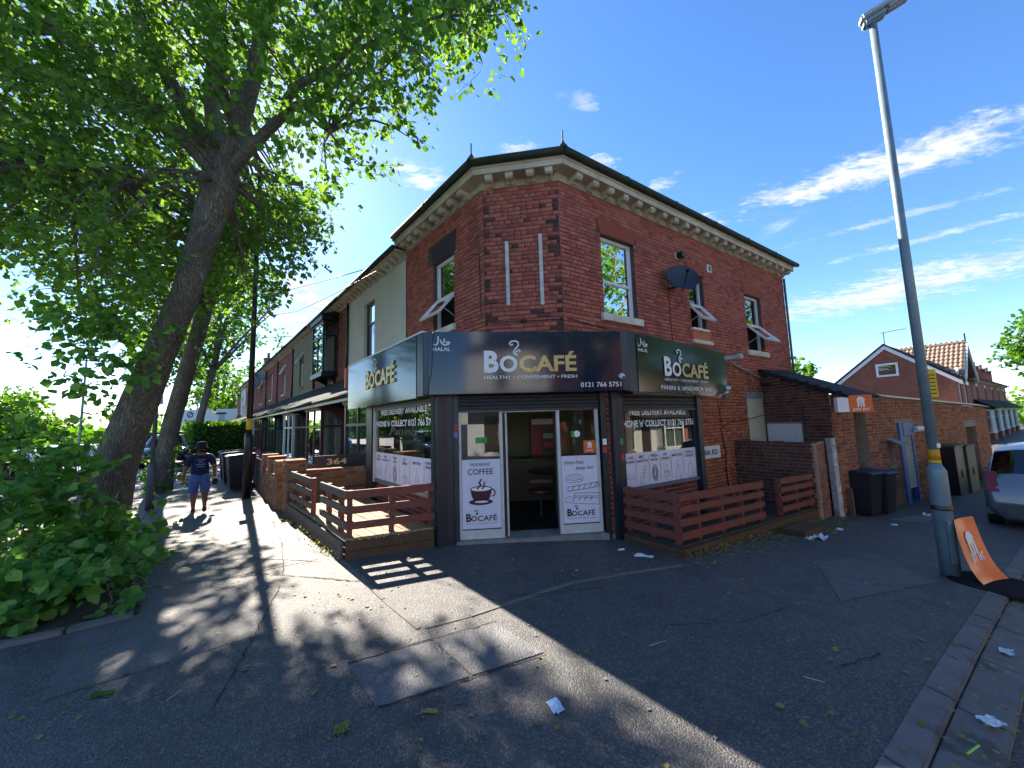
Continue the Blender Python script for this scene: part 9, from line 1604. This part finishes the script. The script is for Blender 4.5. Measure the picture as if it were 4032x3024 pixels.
def crumple(x, y, w, h, label, mat, seed, ang=0., flat_=.35, z=None):
    rng = np.random.default_rng(seed); k = 6; V = []; a = rad(ang); z = gz(x, y) if z is None else z
    for i in range(k+1):
        for j in range(k+1):
            u, v = (i/k-.5)*w, (j/k-.5)*h; V.append((x+u*math.cos(a)-v*math.sin(a)+rng.normal()*w*.03, y+u*math.sin(a)+v*math.cos(a)+rng.normal()*h*.03, z+.006+abs(rng.normal())*flat_*min(w, h)*.5))
    tag(MB().add(V, [(i*(k+1)+j, (i+1)*(k+1)+j, (i+1)*(k+1)+j+1, i*(k+1)+j+1) for i in range(k) for j in range(k)]).build('litter', mat), label, 'litter')
crumple(.205, 2.43, .075, .11, 'crushed white and blue packet on the tarmac in front of the access covers', PAPERB, 1, 20, .25)
crumple(1.62, 4.98, .22, .09, 'torn white paper on the tarmac beside the door end of the dark deck', PAPER, 2, -25)
crumple(1.40, 5.25, .09, .06, 'small white scrap on the tarmac by the right hand door post', PAPER, 3, 10)
crumple(*RRf.p(2.95, .55, 0)[:2], .22, .16, 'white plastic wrapper lying by the low timber step', PAPER, 4, 40, .3); crumple(*RRf.p(2.75, .48, 0)[:2], .14, .1, 'crumpled pale tissue lying by the low timber step', PAPER, 5, 10, .35)
crumple(*RRf.p(4.1, .5, 0)[:2], .16, .08, 'flat pale card lying near the yard wall pier', PAPER, 6, 30); crumple(*RRf.p(5.7, .9, 0)[:2], .14, .09, 'small blue white wrapper near the black bins', PAPERB, 7, 30); crumple(9.05, 8.55, .13, .12, 'white polystyrene scrap on the pavement past the black bins', PAPER, 8, 30, .5)
for i, (s, n, lab) in enumerate(((-.62, 4.15, 'white paper scrap in the kerb channel nearest the street lamp'), (.6, 4.12, 'square white card in the kerb channel'), (-1.3, 4.2, 'torn white tissue in the kerb channel nearest the bottom'))): q = RF.p(s, n, 0); crumple(q[0], q[1], .10, .07, lab, PAPER, 20+i, 40*i, .2, gz(q[0], q[1])-.05)
q = RF.p(-1.0, 4.12, 0); z = gz(q[0], q[1])-.045; tag(MB().tube([(q[0]-.05, q[1]-.02, z), (q[0]+.06, q[1]+.02, z+.004)], .005, 6).build('straw', emis_free('lime_plastic', '8ed83a', .4)), 'lime green plastic straw lying in the kerb channel', 'litter')
crumple(-1.02, 2.30, .075, .075, 'curled pale green leaf lying below the access covers', FALL, 31, 20, .4); crumple(-2.75, 2.65, .12, .06, 'single large green leaf lying on the dark tarmac near the tree', LEAF_NEAR, 32, 20, .2); crumple(-.55, 2.42, .10, .03, 'folded yellow leaf lying on the edge of the access covers', FALL, 33, -5, .4)
for x, y, a, L, lab in ((1.05, 3.05, 20, .16, 'thin pale stick on the tarmac in front of the dark deck'), (-.62, 3.05, 120, .12, 'thin pale stick lying across the access covers'), (-2.25, 2.62, 80, .09, 'thin brown stick on the dark tarmac near the tree'), (1.9, 2.62, -35, .11, 'thin pale stick on the tarmac near the kerb')):
    d = np.array([math.cos(rad(a)), math.sin(rad(a))])*L/2; tag(MB().tube([(x-d[0], y-d[1], gz(x, y)+.006), (x+d[0], y+d[1], gz(x, y)+.008)], .003, 5).build('stick', pm('dry_stick', 'b8ab90', '9a8c70', 9, .8)), lab, 'stick')
bx0 = OF.p(1.2, .7, 0); sp_ = tag(patch('spilled_powder', [OF.p(.5, .55, 0)[:2], OF.p(2.9, .75, 0)[:2], OF.p(2.6, 1.1, 0)[:2], OF.p(.7, .95, 0)[:2]], asphalt_mat('chalky_asphalt', '6d6d6c', '9a9a97', .8), .005), 'pale spilled powder stain on the pavement by the black bins', 'stain', kind='structure')

CRACK = pm('crack_dirt', '1b1c1e', '26272a', 9, .95)
def crack(pts, w, name='pavement_crack'):
    m = MB(); rng = np.random.default_rng(int(abs(pts[0][0])*1000)); P = []
    for a, b in zip(pts[:-1], pts[1:]):
        k = max(2, int(np.linalg.norm(np.array(b)-np.array(a))/.06))
        for i in range(k): P.append(np.array(a)*(1-i/k)+np.array(b)*i/k+rng.normal(size=2)*.006)
    P.append(np.array(pts[-1]))
    for a, b in zip(P[:-1], P[1:]):
        d = b-a; d /= np.linalg.norm(d)+1e-9; q = np.array([-d[1], d[0]])*w*(.4+rng.random()*.8)/2
        m.poly([(*p, gz(*p)+.007) for p in (a-q, b-q, b+q, a+q)])
    tag(m.build(name, CRACK), kind='structure')
for pts, w in ((((-4.6, 4.9), (-3.6, 5.2), (-2.5, 5.0)), .014), (((-4.2, 4.3), (-3.0, 4.65), (-1.75, 4.35)), .016), (((-5.9, 7.4), (-4.9, 7.2), (-4.1, 7.0)), .012), (((-4.6, 7.3), (-3.5, 5.8), (-2.75, 4.6)), .010), (((-2.6, 4.3), (-2.2, 3.3), (-1.9, 2.5)), .010), (((1.2, 3.3), (1.9, 3.35), (2.4, 3.6)), .008), (((-.2, 3.9), (.3, 3.95), (.9, 4.05)), .008), (((2.2, 2.75), (2.6, 2.9)), .012), (((-1.25, 2.89), (-.70, 3.18), (-.2, 3.42)), .016), (((-.87, 2.45), (-.34, 2.71), (.19, 2.96)), .014)): crack(pts, w)
def spots():
    rng = np.random.default_rng(5); V = []; F = []
    for i in range(300):
        x, y = rng.uniform(-4, 6), rng.uniform(1.8, 5.2); r = rng.uniform(.006, .016); k = 7; b = len(V)
        for j in range(k): a = 2*math.pi*j/k; V.append((x+r*math.cos(a)*rng.uniform(.7, 1.2), y+r*math.sin(a)*rng.uniform(.7, 1.2), gz(x, y)+.0075))
        F.append(tuple(range(b, b+k)))
    tag(MB().add(V, F).build('grit', pm('old_gum', '7d7d7a', '5f5f5d', 30, .8)), 'pale gum spots and grit specks trodden into the pavement', 'grit', kind='stuff')
spots()

cable([MF.p(-.33, .012, 3.03), MF.p(-.345, .014, 2.75), MF.p(-.36, .014, 2.45), MF.p(-.40, .012, 2.28), MF.p(-.41, .01, 2.14)], .007, 'black wire hanging down the end of the middle fascia sign', BLACK, 0, 4, 'cable')
